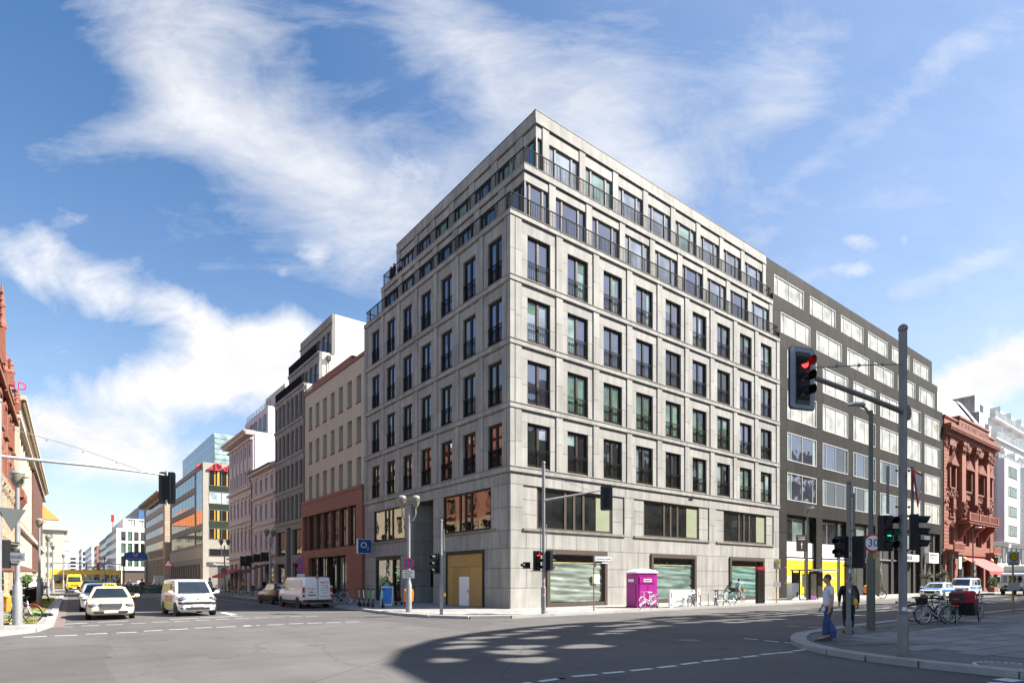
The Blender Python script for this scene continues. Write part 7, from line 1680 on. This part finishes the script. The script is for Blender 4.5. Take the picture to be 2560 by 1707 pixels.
f = MB().box(-2.0,-.95,-.70,-.55,.05,2.35).build('advert_case', M_BRONZE, t); MB().box(-1.92,-1.03,-.72,-.701,.40,2.25).build('poster', mat('poster_dark', (.05,.045,.03), .3, .9, 4), f); MB().box(-1.92,-1.03,-.72,-.701,.12,.39).build('poster_foot', mat('poster_purple', (.22,.06,.25), .3), f)
f = MB().box(.55,1.5,-.1,.02,.15,2.3).build('map_case', M_BRONZE, t); MB().box(-.75,.35,.55,.6,1.05,2.2).build('notice_board', M_WSIGN, t); MB().box(-.75,.35,.545,.549,2.0,2.2).build('yellow_header', M_YELLOW, t); MB().box(-.8,1.0,.3,.65,.42,.48).build('bench', M_BRONZE, t)
# corner shop sign, entrance A-boards
t = thing('shop_sign', 'square blue sign with white letter and figure projecting from the shady facade', 'sign', (-.62,19.0,0), 0)
MB().box(-.62,.60,-.12,.12,3.95,5.15).build('sign_case', M_WSIGN, t); f = MB().box(-.57,.55,-.135,-.121,4.0,5.10).build('blue_face', mat('o2_blue', (.01,.07,.22), .3, .4, 1.2), t); text('O', .72, M_WHITE, f, (-.10,-.14,4.62), depth=.1); text('2', .34, M_WHITE, f, (.27,-.14,4.36), depth=.1)
def aboard(label, x, y, rz, face, h=1.25, w=.8):
    t = thing('sandwich_board', label, 'sandwich board', (x,y,.1), rz)
    for s in (-1,1):
        MB().add([(-w/2,s*.30,0),(w/2,s*.30,0),(w/2,s*.02,h),(-w/2,s*.02,h),(-w/2,s*.27,0),(w/2,s*.27,0),(w/2,s*-.005,h),(-w/2,s*-.005,h)], [(0,1,2,3),(4,7,6,5),(0,4,5,1),(2,6,7,3),(1,5,6,2),(0,3,7,4)]).build('board', M_WSIGN, t)
    MB().add([(-w/2+.06,-.285,.12),(w/2-.06,-.285,.12),(w/2-.06,-.05,h-.08),(-w/2+.06,-.05,h-.08)], [(0,1,2,3)]).build('poster', face, t); return t
aboard('blue sandwich board before the corner shop behind the scooters', -3.6, 8.6, -.7, mat('poster_blue', (.03,.16,.5), .4, .25, 3)); aboard('white sandwich board with photo before the black office block', 57.3,-4.4,-.9, mat('poster_photo', (.25,.17,.16), .4, .7, 4), 1.4, 1.0)
# olive trees in pots, cone shrub, planters
M_LEAF = mat('olive_leaf', (.13,.135,.07), .7, .35, 6, rand=.1); M_LEAF2 = mat('green_leaf', (.06,.11,.03), .7, .35, 6); M_LEAF3 = mat('lime_leaf', (.22,.30,.02), .7, .3, 6); M_BARK = mat('bark', (.12,.09,.06), .9, .3, 9); M_POT = mat('dark_pot', (.03,.03,.03), .6)
def leaves(center, r, n, size, m, sq=1., seed=1, name='crown', parent=None, cone=False):
    q = random.Random(seed); mb = MB(); lumps = [(Vector((q.gauss(0,1),q.gauss(0,1),q.gauss(0,1))).normalized()*r*q.uniform(.2,.75), r*q.uniform(.3,.55)) for _ in range(12)]
    for i in range(n):
        if cone: zz = q.random()**1.4; a = q.uniform(0,2*pi); rr = r*(1-zz)*q.uniform(.5,1); p = Vector((rr*cos(a), rr*sin(a), zz*sq))
        else:
            c, lr = q.choice(lumps); d = Vector((q.gauss(0,1),q.gauss(0,1),q.gauss(0,1))).normalized(); p = c+d*lr*q.uniform(.6,1.05); p.z *= sq
        u = Vector((q.gauss(0,1),q.gauss(0,1),q.gauss(0,1))).normalized(); v = u.orthogonal().normalized(); s = size*q.uniform(.6,1.4); p += Vector(center)
        mb.face(p-u*s, p+v*s*.45, p+u*s, p-v*s*.45)
    return mb.build(name, m, parent)
def potted(label, x, y, h=2.1, r=.62, m=M_LEAF, seed=1, cat='potted tree'):
    t = thing('potted_tree', label, cat, (x,y,.1)); MB().loft([[(a*f,b*f,z) for a, b in ((-.4,-.4),(.4,-.4),(.4,.4),(-.4,.4))] for z, f in ((0,.85),(.75,1))]).build('pot', M_POT, t)
    MB().tube([(0,0,.7),(.03,.02,1.2),(-.02,0,h-.1)],[.06,.05,.04],7).build('trunk', M_BARK, t); leaves((0,0,h+.3), r, 900, .075, m, .85, seed, 'crown', t); leaves((0,0,.82), .42, 250, .06, M_LEAF, .4, seed+5, 'underplanting', t); return t
potted('ball shaped olive tree in a pot left of the sandwich board', 55.3,-3.6, 2.0,.7, seed=2); potted('ball shaped olive tree in a pot right of the sandwich board', 61,-3.4, 2.0,.75, seed=3)
t = thing('cone_shrub', 'lime green cone shrub in a pot between olive tree and police car', 'shrub', (61.8,-3.8,.1)); MB().box(-.25,.25,-.25,.25,0,.5).build('pot', M_POT, t); leaves((0,0,.5), .38, 500, .05, M_LEAF3, 1.5, 4, 'foliage', t, True)
for i, (x, y) in enumerate(((74.5,-3.2),(80.5,-3.6),(86,-3.6),(89.5,-3.8))):
    t = thing('planter', ['leafy planter by the palace entrance','leafy planter left under the red awning','terracotta planter with shrubs right of the police van','terracotta planter nearest the lorry'][i], 'planter', (x,y,.1), 0, 'planters before the sandstone palace'); MB().box(-1.0,1.0,-.35,.35,0,.7).build('trough', M_TERRA, t); leaves((0,0,1.35), .8, 700, .09, M_LEAF2 if i % 2 else M_LEAF, 1.0, 20+i, 'foliage', t)
for i, (x, y, lab_) in enumerate(((66.5,-3.6,'hotel banner on a slim pole before the palace'),)):
    t = thing('banner_sign', lab_, 'sign', (x,y,.1)); MB().lathe([(.04,0),(.04,4.6)],8).build('pole', M_GALV, t); MB().box(-.5,.5,-.05,.05,3.0,4.5).build('panel', M_WSIGN, t)
t = thing('street_lamp', 'thin olive lamp post with small round signs before the palace', 'street lamp', (62.2,-6.0,.1)); MB().lathe([(.13,0),(.12,2.2),(.07,2.3),(.06,7.5)],10).build('pole', M_OLIVE, t); luminaire(t, 7.6, M_OLIVE, (.6,-.6))
for z in (3.0,2.3,3.6): MB().lathe([(.3,-.02),(.3,.02)],16,(.05,-.15,z),'y').build('round_sign', M_STEEL, t)
t = thing('shop_fascia_sign', 'white box sign with dark lettering on the black office block', 'sign', (0,0,0))
MB().box(66.2,69.6,-.5,.2,3.9,5.2).build('sign_box', M_WHITE, t)
for z, a, b in ((4.8,66.4,69),(4.5,66.4,68)): MB().box(a,b,-.512,-.501,z,z+.14).build('print_line', M_TRIM, t)
t = thing('shop_fascia_sign', 'white flat sign with bold letters further left on the black office block', 'sign', (0,0,0)); MB().box(58.6,63.2,-.35,.2,4.0,4.8).build('sign_box', M_WHITE, t)
for k in range(5): MB().box(58.8+k*.45,59.1+k*.45,-.36,-.351,4.15,4.65).build('print_mark', M_TRIM, t)
# cafe corner on the left: parasol, chef figure, shrubs, people seats
p0 = left(40,1.0); t = thing('parasol', 'brown cafe parasol at the left edge before the gothic house', 'parasol', (p0.x,p0.y,.1)); MB().lathe([(.04,0),(.04,2.9)],8).build('pole', M_BARK, t)
MB().lathe([(1.9,2.35),(1.9,2.45),(1.0,2.75),(.05,3.0)],8).build('canopy', mat('brown_canvas', (.10,.05,.035), .85), t)
p0 = left(53,1.9); t = thing('chef_statue', 'white chef figure advertising statue on the left pavement', 'statue', (p0.x,p0.y,.1), .6)
MB().box(-.55,.55,-.4,.4,0,.12).build('base', M_WHITE, t); MB().lathe([(.42,.12),(.5,.5),(.46,.9),(.40,1.2),(.22,1.42),(.12,1.5)],14).tube([(-.42,-.05,1.2),(-.55,-.2,.95),(-.2,-.45,.85)],[.13,.12,.09],8).tube([(.42,-.05,1.2),(.55,-.2,.95),(.2,-.45,.85)],[.13,.12,.09],8).build('figure', M_WHITE, t, smooth=True)
MB().ball((0,-.02,1.62),.17,8).build('head', mat('statue_face', (.62,.5,.42), .6), t, smooth=True); MB().lathe([(.16,1.68),(.17,1.78),(.24,1.85),(.22,1.98),(.05,2.02)],12,(0,0,0)).build('chef_hat', M_WHITE, t, smooth=True); MB().box(-.3,.3,-.5,-.4,.9,.96).build('tray', MATS['sticker_pale_orange'], t)
for i in range(5):
    p0 = left(55+i*5,1.2); t = thing('shrub', ['bushy green shrub behind the chef figure','second bushy shrub behind the chef figure','third bushy shrub along the cream palace','fourth bushy shrub along the cream palace','bushy green shrub furthest along the cream palace'][i], 'shrub', (p0.x,p0.y,.1), 0, 'shrubs along the left pavement'); MB().box(-.4,.4,-.4,.4,0,.6).build('pot', M_POT, t); leaves((0,0,1.5), 1.0, 900, .10, M_LEAF2, .9, 40+i, 'foliage', t)
p0 = left(5.2,1.9); t = thing('menu_board', 'dark framed board standing behind the left lamp post', 'sandwich board', (p0.x,p0.y,.1), .8); MB().box(-.5,.5,-.04,.04,.1,1.55).build('board', M_STEEL, t); MB().box(-.44,.44,-.05,-.041,.2,1.48).build('dark_face', M_BEAM, t)
# ------------------------------------------------------------------ people: one skinned body each, clothes and hair as children
SKIN = mat('skin', (.48,.27,.19), .55, .06, 4)
def skin_mesh(name, joints, edges, m, parent, sub=2):
    """joints: {key: (pos, radius or (rx,ry))}; grows one continuous tapered surface"""
    keys = list(joints); me = bpy.data.meshes.new(name); me.from_pydata([joints[k][0] for k in keys], [(keys.index(a), keys.index(b)) for a, b in edges], []); me.materials.append(m)
    o = inst(name, me, parent); sk = o.modifiers.new('skin', 'SKIN'); sk.use_smooth_shade = True
    lay = me.skin_vertices[0] if me.skin_vertices else None
    if lay is None:
        me.attributes.new if False else None
    for i, k in enumerate(keys):
        r = joints[k][1]; lay.data[i].radius = r if isinstance(r, tuple) else (r, r)
    lay.data[0].use_root = True
    s = o.modifiers.new('subsurf', 'SUBSURF'); s.levels = s.render_levels = sub; return o
def person(label, x, y, rz, pose, shirt, trousers, hair, shoe=M_BLACK, z=.1, h=1.76, sleeve=True, fingers=False, extra=None, group=None, long_hair=False, loc=None):
    """faces local -Y; pose gives joint positions for a 1.76 m figure"""
    k = h/1.76
    J = {'pelvis':(0,0,.95),'waist':(0,.0,1.10),'chest':(0,-.01,1.32),'neck':(0,0,1.50),'headb':(0,-.015,1.58),'head':(0,-.02,1.68)}
    for s, n in ((-1,'R'),(1,'L')):
        J['hip'+n] = (s*.10,0,.90); J['knee'+n] = (s*.11,-.01,.50); J['ank'+n] = (s*.11,.02,.09); J['toe'+n] = (s*.13,-.13,.04)
        J['sh'+n] = (s*.19,0,1.44); J['elb'+n] = (s*.25,.02,1.15); J['wri'+n] = (s*.27,-.06,.90); J['hand'+n] = (s*.27,-.09,.80)
    J.update(pose or {})
    J = {a: tuple(c*k for c in p) for a, p in J.items()}
    R_ = {'pelvis':(.155,.11),'waist':(.145,.10),'chest':(.165,.115),'neck':.058,'headb':.065,'head':.088}
    o = bpy.data.objects.new('person', bpy.data.meshes.new('person')); 
    keys = ['pelvis','waist','chest','neck','headb','head']; E_ = [('pelvis','waist'),('waist','chest'),('chest','neck'),('neck','headb'),('headb','head')]
    for n in 'RL':
        keys += ['hip'+n,'knee'+n,'ank'+n,'toe'+n,'sh'+n,'elb'+n,'wri'+n,'hand'+n]; E_ += [('pelvis','hip'+n),('hip'+n,'knee'+n),('knee'+n,'ank'+n),('ank'+n,'toe'+n),('chest','sh'+n),('sh'+n,'elb'+n),('elb'+n,'wri'+n),('wri'+n,'hand'+n)]
        R_.update({'hip'+n:.088,'knee'+n:.058,'ank'+n:.040,'toe'+n:.03,'sh'+n:.058,'elb'+n:.042,'wri'+n:.028,'hand'+n:(.036,.022)})
    JJ = {a: (J[a], tuple(v*k for v in R_[a]) if isinstance(R_[a], tuple) else R_[a]*k) for a in keys}
    if fingers:
        for n, s in (('R',-1),('L',1)):
            hx, hy, hz = J['hand'+n]; wx = Vector(J['hand'+n])-Vector(J['wri'+n]); d = wx.normalized(); side = d.cross(Vector((1,0,0)) if abs(d.x) < .8 else Vector((0,1,0))).normalized()
            for i, ln in enumerate((.062,.072,.068,.052)):
                b = Vector(J['hand'+n])+side*(i-1.5)*.019; a1 = b+d*ln*.6; a2 = b+d*ln+Vector((-s*.02,-.004,.0))
                JJ['f%s%da' % (n,i)] = (tuple(a1), .0085); JJ['f%s%db' % (n,i)] = (tuple(a2), .0075); E_ += [('hand'+n,'f%s%da' % (n,i)),('f%s%da' % (n,i),'f%s%db' % (n,i))]
            th = Vector(J['wri'+n]).lerp(Vector(J['hand'+n]), .5); JJ['t%sa' % n] = (tuple(th-side*.045+d*.02), .010); JJ['t%sb' % n] = (tuple(th-side*.055+d*.055), .008); E_ += [('wri'+n,'t%sa' % n),('t%sa' % n,'t%sb' % n)]
    bpy.data.objects.remove(o)
    o = mk_skin('person', JJ, E_, SKIN, None); o.location = loc or (x,y,z); o.rotation_euler = (0,0,rz); tag(o, label, 'person', group)
    # head details belong to the body; hair, clothes and shoes are children
    hd = Vector(J['head']); f = MB(); f.ball(tuple(hd+Vector((0,-.005,-.015))*k), .098*k, 10, (.80,.98,1.18)); f.ball(tuple(hd+Vector((0,-.105,-.02))*k), .018*k, 5, (.8,1,1.4)).ball(tuple(hd+Vector((-.082,.01,-.015))*k), .026*k, 5, (.4,.8,1.2)).ball(tuple(hd+Vector((.082,.01,-.015))*k), .026*k, 5, (.4,.8,1.2))
    f.build('face', SKIN, o, smooth=True)
    for s in (-1,1): MB().ball(tuple(hd+Vector((s*.032,-.092,.005))*k), .010*k, 5).build('eye', M_BLACK, o)
    MB().box(hd.x-.024*k,hd.x+.024*k,hd.y-.100*k,hd.y-.090*k,hd.z-.068*k,hd.z-.060*k).build('mouth', mat('lip', (.30,.10,.08), .6), o)
    hb = MB().ball(tuple(hd+Vector((0,.018,.028))*k), .104*k, 10, (.84,.95,1.08))
    if long_hair: hb.ball(tuple(hd+Vector((0,.06,-.10))*k), .09*k, 8, (.95,.6,1.6))
    hb.build('hair', hair, o, smooth=True)
    top = {'pelvis':(tuple(Vector(J['pelvis'])+Vector((0,0,-.075*k))),(.185*k,.145*k)),'waist':(J['waist'],(.178*k,.132*k)),'chest':(J['chest'],(.192*k,.142*k)),'neck':(tuple(Vector(J['chest']).lerp(Vector(J['neck']),.72)),.085*k)}; TE = [('pelvis','waist'),('waist','chest'),('chest','neck')]
    tr = {'waist':(tuple(Vector(J['pelvis']).lerp(Vector(J['waist']),.75)),(.165*k,.122*k)),'pelvis':(J['pelvis'],(.168*k,.128*k))}; RE = [('waist','pelvis')]
    for n in 'RL':
        e = J['elb'+n] if sleeve is True else tuple(Vector(J['sh'+n]).lerp(Vector(J['elb'+n]), .72))
        top['sh'+n] = (J['sh'+n],.075*k); top['elb'+n] = (e,.060*k if sleeve is True else .066*k); TE += [('chest','sh'+n),('sh'+n,'elb'+n)]
        if sleeve is True: top['wri'+n] = (tuple(Vector(J['elb'+n]).lerp(Vector(J['wri'+n]),.9)),.045*k); TE.append(('elb'+n,'wri'+n))
        tr['hip'+n] = (J['hip'+n],.105*k); tr['knee'+n] = (J['knee'+n],.078*k); tr['ank'+n] = (tuple(Vector(J['knee'+n]).lerp(Vector(J['ank'+n]),.88)),.066*k); RE += [('pelvis','hip'+n),('hip'+n,'knee'+n),('knee'+n,'ank'+n)]
        a, t_ = Vector(J['ank'+n]), Vector(J['toe'+n]); dd = (t_-a); dd.z = 0; dd = dd.normalized() if dd.length > 1e-4 else Vector((0,-1,0)); sd = Vector((-dd.y,dd.x,0)); zb = min(a.z,t_.z)-.04*k
        MB().loft([[tuple(a+dd*q+sd*w*c+Vector((0,0,-a.z+zb+hh*(s_+0)))) for c, s_ in ((-1,0.02),(1,0.02),(.85,.9),(0,1),(-.85,.9))] for q, w, hh in ((-.085*k,.044*k,.10*k),(0,.056*k,.12*k),(.09*k,.060*k,.095*k),(.17*k,.056*k,.075*k),(.235*k,.035*k,.05*k))]).build('shoe', shoe, o, smooth=True)
    mk_skin('shirt', top, TE, shirt, o); mk_skin('trousers', tr, RE, trousers, o)
    return o
def mk_skin(name, JJ, E_, m, parent):
    keys = list(JJ); bm = bmesh.new(); lay = bm.verts.layers.skin.verify(); vs = []
    for kx in keys:
        v = bm.verts.new(JJ[kx][0]); r = JJ[kx][1]; v[lay].radius = r if isinstance(r, tuple) else (r, r); v[lay].use_root = (kx == keys[0]) or (kx == 'pelvis' and 'pelvis' in keys and keys[0] != 'pelvis' and False); vs.append(v)
    for a, b in E_: bm.edges.new((vs[keys.index(a)], vs[keys.index(b)]))
    me = bpy.data.meshes.new(name); bm.to_mesh(me); bm.free(); me.materials.append(m)
    o = inst(name, me, parent); sk = o.modifiers.new('skin', 'SKIN'); sk.use_smooth_shade = True; s = o.modifiers.new('subsurf', 'SUBSURF'); s.levels = s.render_levels = 1 if parent is None and len(keys) < 30 else 2
    return o
import bmesh
CL = lambda n, c, v=.12: mat('cloth_'+n, c, .9, v, 14, bump=.25, bscale=30)
JEANS = CL('jeans', (.035,.075,.16), .3); DARK = CL('dark', (.015,.016,.02)); WHITE_T = CL('white', (.70,.71,.74), .05); HAIRB = CL('hair_brown', (.05,.03,.018)); HAIRG = CL('hair_grey', (.10,.075,.055)); HAIRK = CL('hair_black', (.012,.01,.01)); TEALC = CL('teal', (.06,.33,.31)); LBLUE = CL('light_blue', (.18,.32,.48)); MUST = CL('mustard', (.48,.28,.03)); KHAKI = CL('khaki', (.33,.29,.24)); MINT = CL('mint', (.36,.48,.44)); REDC = CL('red', (.35,.03,.03)); NAVY = CL('navy', (.02,.03,.07)); CREAMC = CL('cream', (.55,.5,.42)); ORNG = CL('orange', (.55,.17,.03))
# man in white t-shirt waiting at the kerb, blue carrier bag behind the leg
walk = lambda s=1: {'kneeR':(-.11,-.14*s,.52),'ankR':(-.11,-.22*s,.10),'toeR':(-.12,-.22*s-.17,.035),'kneeL':(.11,.04*s,.50),'ankL':(.11,.26*s,.13),'toeL':(.12,.26*s-.14,.035),'elbR':(-.26,.10*s,1.16),'wriR':(-.26,.06*s,.90),'handR':(-.26,.03*s,.80),'elbL':(.26,-.06*s,1.16),'wriL':(.25,-.20*s,.94),'handL':(.25,-.26*s,.86)}
FA = atan2(.79,.61)
man = person('man in white t-shirt and jeans standing at the foreground kerb seen from behind', -4.0,-19.65, -2.45, {'kneeR':(-.12,-.02,.50),'ankR':(-.13,.02,.09),'toeR':(-.15,-.17,.035),'kneeL':(.12,-.12,.51),'ankL':(.14,-.16,.09),'toeL':(.16,-.36,.035),'headb':(0,-.03,1.58),'head':(0,-.05,1.68),'wriR':(-.27,-.10,.92),'handR':(-.26,-.15,.84),'waist':(0,-.03,1.10)}, WHITE_T, JEANS, HAIRG, h=1.80, sleeve=False, fingers=True)
wt = tag(MB().tube([(0,0,0),(.02,0,.10)],[.045,.05],10).build('wrist_cloth', WHITE_T, None, (-4.27,-19.62,.93), smooth=True), 'white paper cup held by the man in the white t-shirt', 'cup'); wt.name = 'paper_cup'
bag = thing('carrier_bag', 'blue patterned carrier bag held behind the man in white t-shirt', 'bag', (-3.55,-19.45,.15), -.6); bag.scale = (.62,.62,.8)
MB().loft([[(a*f,b*f,z) for a, b in ((-.30,-.10),(.30,-.12),(.31,.10),(-.28,.12))] for z, f in ((0,.9),(.22,1.0),(.42,.72),(.56,.35),(.70,.12))]).build('bag_body', mat('bag_blue', (.02,.05,.20), .5, .6, 14), bag); MB().tube([(0,0,.68),(-.06,0,.82),(0,0,.86)],.012,5).build('handle', MATS['bag_blue'], bag)
person('man in dark suit with backpack half hidden behind the slim signal pole', -.92,-18.88, 2.3, walk(.35), DARK, DARK, HAIRK, h=1.78, fingers=True)
bp = thing('backpack', 'black backpack on the man in the dark suit', 'backpack', (-.92,-18.88,1.05), 2.3); MB().loft([[(a*f,.14+b*f,z) for a, b in ((-.16,-.08),(.16,-.08),(.16,.10),(-.16,.10))] for z, f in ((0,.9),(.1,1.05),(.35,1.0),(.48,.6))]).build('pack', M_BLACK, bp, smooth=True)
# cyclist on the far pavement
cyc = bicycle('bicycle ridden past the turquoise wrapped window with child seat and front basket', 20.1,-2.3, .0, silver, True, basket=M_WICK, box=M_BLACK, lean=0, group=None)
person('cyclist in mint shirt and beret riding past the turquoise window', 19.9,-2.3, pi/2, {'pelvis':(0,.06,1.02),'waist':(0,.03,1.16),'chest':(0,-.10,1.36),'neck':(0,-.17,1.52),'headb':(0,-.19,1.60),'head':(0,-.21,1.70),'hipR':(-.10,.04,.97),'hipL':(.10,.04,.97),'kneeR':(-.11,-.32,.78),'ankR':(-.12,-.16,.40),'toeR':(-.12,-.32,.33),'kneeL':(.11,-.22,.60),'ankL':(.12,-.02,.24),'toeL':(.12,-.18,.17),'shR':(-.18,-.13,1.47),'shL':(.18,-.13,1.47),'elbR':(-.24,-.32,1.30),'wriR':(-.22,-.50,1.12),'handR':(-.21,-.56,1.08),'elbL':(.24,-.32,1.30),'wriL':(.22,-.50,1.12),'handL':(.21,-.56,1.08)}, MINT, KHAKI, HAIRK, h=1.72, sleeve=False)
# woman with walking frame at the corner shop
person('woman in teal shirt and jeans pushing a walking frame at the corner shop', -3.3,9.3, 1.9, dict(walk(.3), wriR=(-.2,-.35,.98), handR=(-.2,-.42,.95), wriL=(.2,-.35,.98), handL=(.2,-.42,.95)), TEALC, JEANS, HAIRG, h=1.66, sleeve=False)
t = thing('walking_frame', 'dark wheeled walking frame in front of the woman in teal', 'walking frame', (-2.75,9.05,.1), 1.9)
for x in (-.25,.25): MB().tube([(x,.25,.1),(x,.05,.55),(x,.1,.92),(x,.22,.95)],.016,6).tube([(x,-.28,.1),(x,.05,.55)],.016,6).build('side_frame', mat('wine_red_tube', (.20,.015,.03), .4), t)
MB().box(-.24,.24,-.1,.15,.5,.56).build('seat', M_BLACK, t); MB().box(-.22,.22,-.28,-.10,.28,.50).build('basket', M_BLACK, t); wv = MB().lathe([(.02,-.015),(.095,-.015),(.095,.015),(.02,.015)],14,(0,0,0),'x').mesh('wheel', M_RUBBER)
for x in (-.25,.25):
    for y in (-.28,.25): inst('wheel', wv, t, (x,y,.097))
# passers-by along the side street
person('man in light blue shirt with backpack crossing behind the compact van', -10.2,29.5, -1.2, walk(1), LBLUE, CL('grey_trousers', (.35,.35,.36)), HAIRB, h=1.82, sleeve=False)
bp = thing('backpack', 'dark backpack on the man in the light blue shirt', 'backpack', (-10.35,29.65,1.02), -1.2); MB().loft([[(a*f,.14+b*f,z) for a, b in ((-.17,-.08),(.17,-.08),(.17,.12),(-.17,.12))] for z, f in ((0,.9),(.1,1.05),(.38,1.0),(.5,.6))]).build('pack', NAVY, bp, smooth=True)
person('woman in blue dress walking ahead of the man with the backpack', -11.2,31.5, -1.0, walk(.6), CL('blue2', (.10,.16,.30)), NAVY, HAIRB, h=1.68, sleeve=False, long_hair=True)
person('person in black coat leaving the underground stairs', -13.7,44.5, pi, walk(.7), DARK, CREAMC, HAIRK, h=1.72)
person('woman in mustard coat under the crimson awnings', -2.6,50, 1.6, walk(.4), MUST, DARK, HAIRB, h=1.70, long_hair=True); person('dark haired person in black by the row of bicycles', -2.9,56, 1.2, walk(.4), DARK, DARK, HAIRK, h=1.7, long_hair=True)
person('man in dark clothes standing at the black awning', -2.6,41.0, .6, None, DARK, DARK, HAIRK, h=1.8); person('man in blue shirt beside the man at the black awning', -2.2,40.0, 2.6, None, CL('blue3', (.10,.14,.25)), NAVY, HAIRB, h=1.78)
person('person in black sitting by the cafe parasol at the left edge', *left(36,1.4)[:2], 1.0, {'pelvis':(0,.1,.50),'waist':(0,.1,.66),'chest':(0,.06,.90),'neck':(0,.03,1.08),'headb':(0,.02,1.15),'head':(0,0,1.25),'hipR':(-.1,.06,.49),'hipL':(.1,.06,.49),'kneeR':(-.12,-.36,.50),'ankR':(-.12,-.34,.09),'toeR':(-.12,-.52,.035),'kneeL':(.12,-.36,.50),'ankL':(.12,-.34,.09),'toeL':(.12,-.52,.035),'shR':(-.19,.05,1.02),'shL':(.19,.05,1.02),'elbR':(-.25,-.05,.75),'wriR':(-.2,-.28,.62),'handR':(-.18,-.36,.60),'elbL':(.25,-.05,.75),'wriL':(.2,-.28,.62),'handL':(.18,-.36,.60)}, DARK, DARK, HAIRB)
t = thing('cafe_chair', 'dark cafe chair under the person by the parasol', 'chair', (left(36,1.4).x,left(36,1.4).y,.1), 1.0); MB().box(-.22,.22,-.12,.32,.36,.40).build('seat', M_BARK, t); MB().box(-.22,.22,.30,.34,.4,.85).build('backrest', M_BARK, t)
for x in (-.2,.2):
    for y in (-.1,.3): MB().box(x-.02,x+.02,y-.02,y+.02,0,.36).build('leg', M_BARK, t)
for i, (s_, o_, c, lab_) in enumerate(((62,2.2,LBLUE,'person in light blue near the far left lamp posts'),(64,2.8,ORNG,'person in orange near the far left lamp posts'),(70,2.4,WHITE_T,'person in white further along the left pavement'),(83,2.6,REDC,'person in red far along the left pavement'))):
    p = left(s_,o_); person(lab_, p.x, p.y, rnd.uniform(0,6), walk(.6), c, JEANS, HAIRB, h=1.74, sleeve=False)
for i, (x, y, c, lab_) in enumerate(((-9.5,90,WHITE_T,'pedestrian in white at the far crossing'),(-8.6,92,REDC,'pedestrian in red at the far crossing'),(-10.4,95,NAVY,'pedestrian in navy at the far crossing'),(-7.6,88,DARK,'pedestrian in black at the far crossing'))): person(lab_, x, y, rnd.uniform(0,6), walk(.6), c, DARK, HAIRB)
# people on the roof terrace of the main building
for i, (y, c, h_, lab_) in enumerate(((17.9,CL('white_blouse', (.7,.68,.72)),1.72,'person in white blouse on the upper roof terrace'),(18.9,DARK,1.72,'person in black on the upper roof terrace, left of the white blouse'),(19.5,CL('brown_jacket', (.16,.07,.04)),1.68,'person in brown at the end of the upper roof terrace'))): person(lab_, 2.1,y, -pi/2, None, c, DARK, HAIRB, loc=(2.05,y,26.99), h=h_)
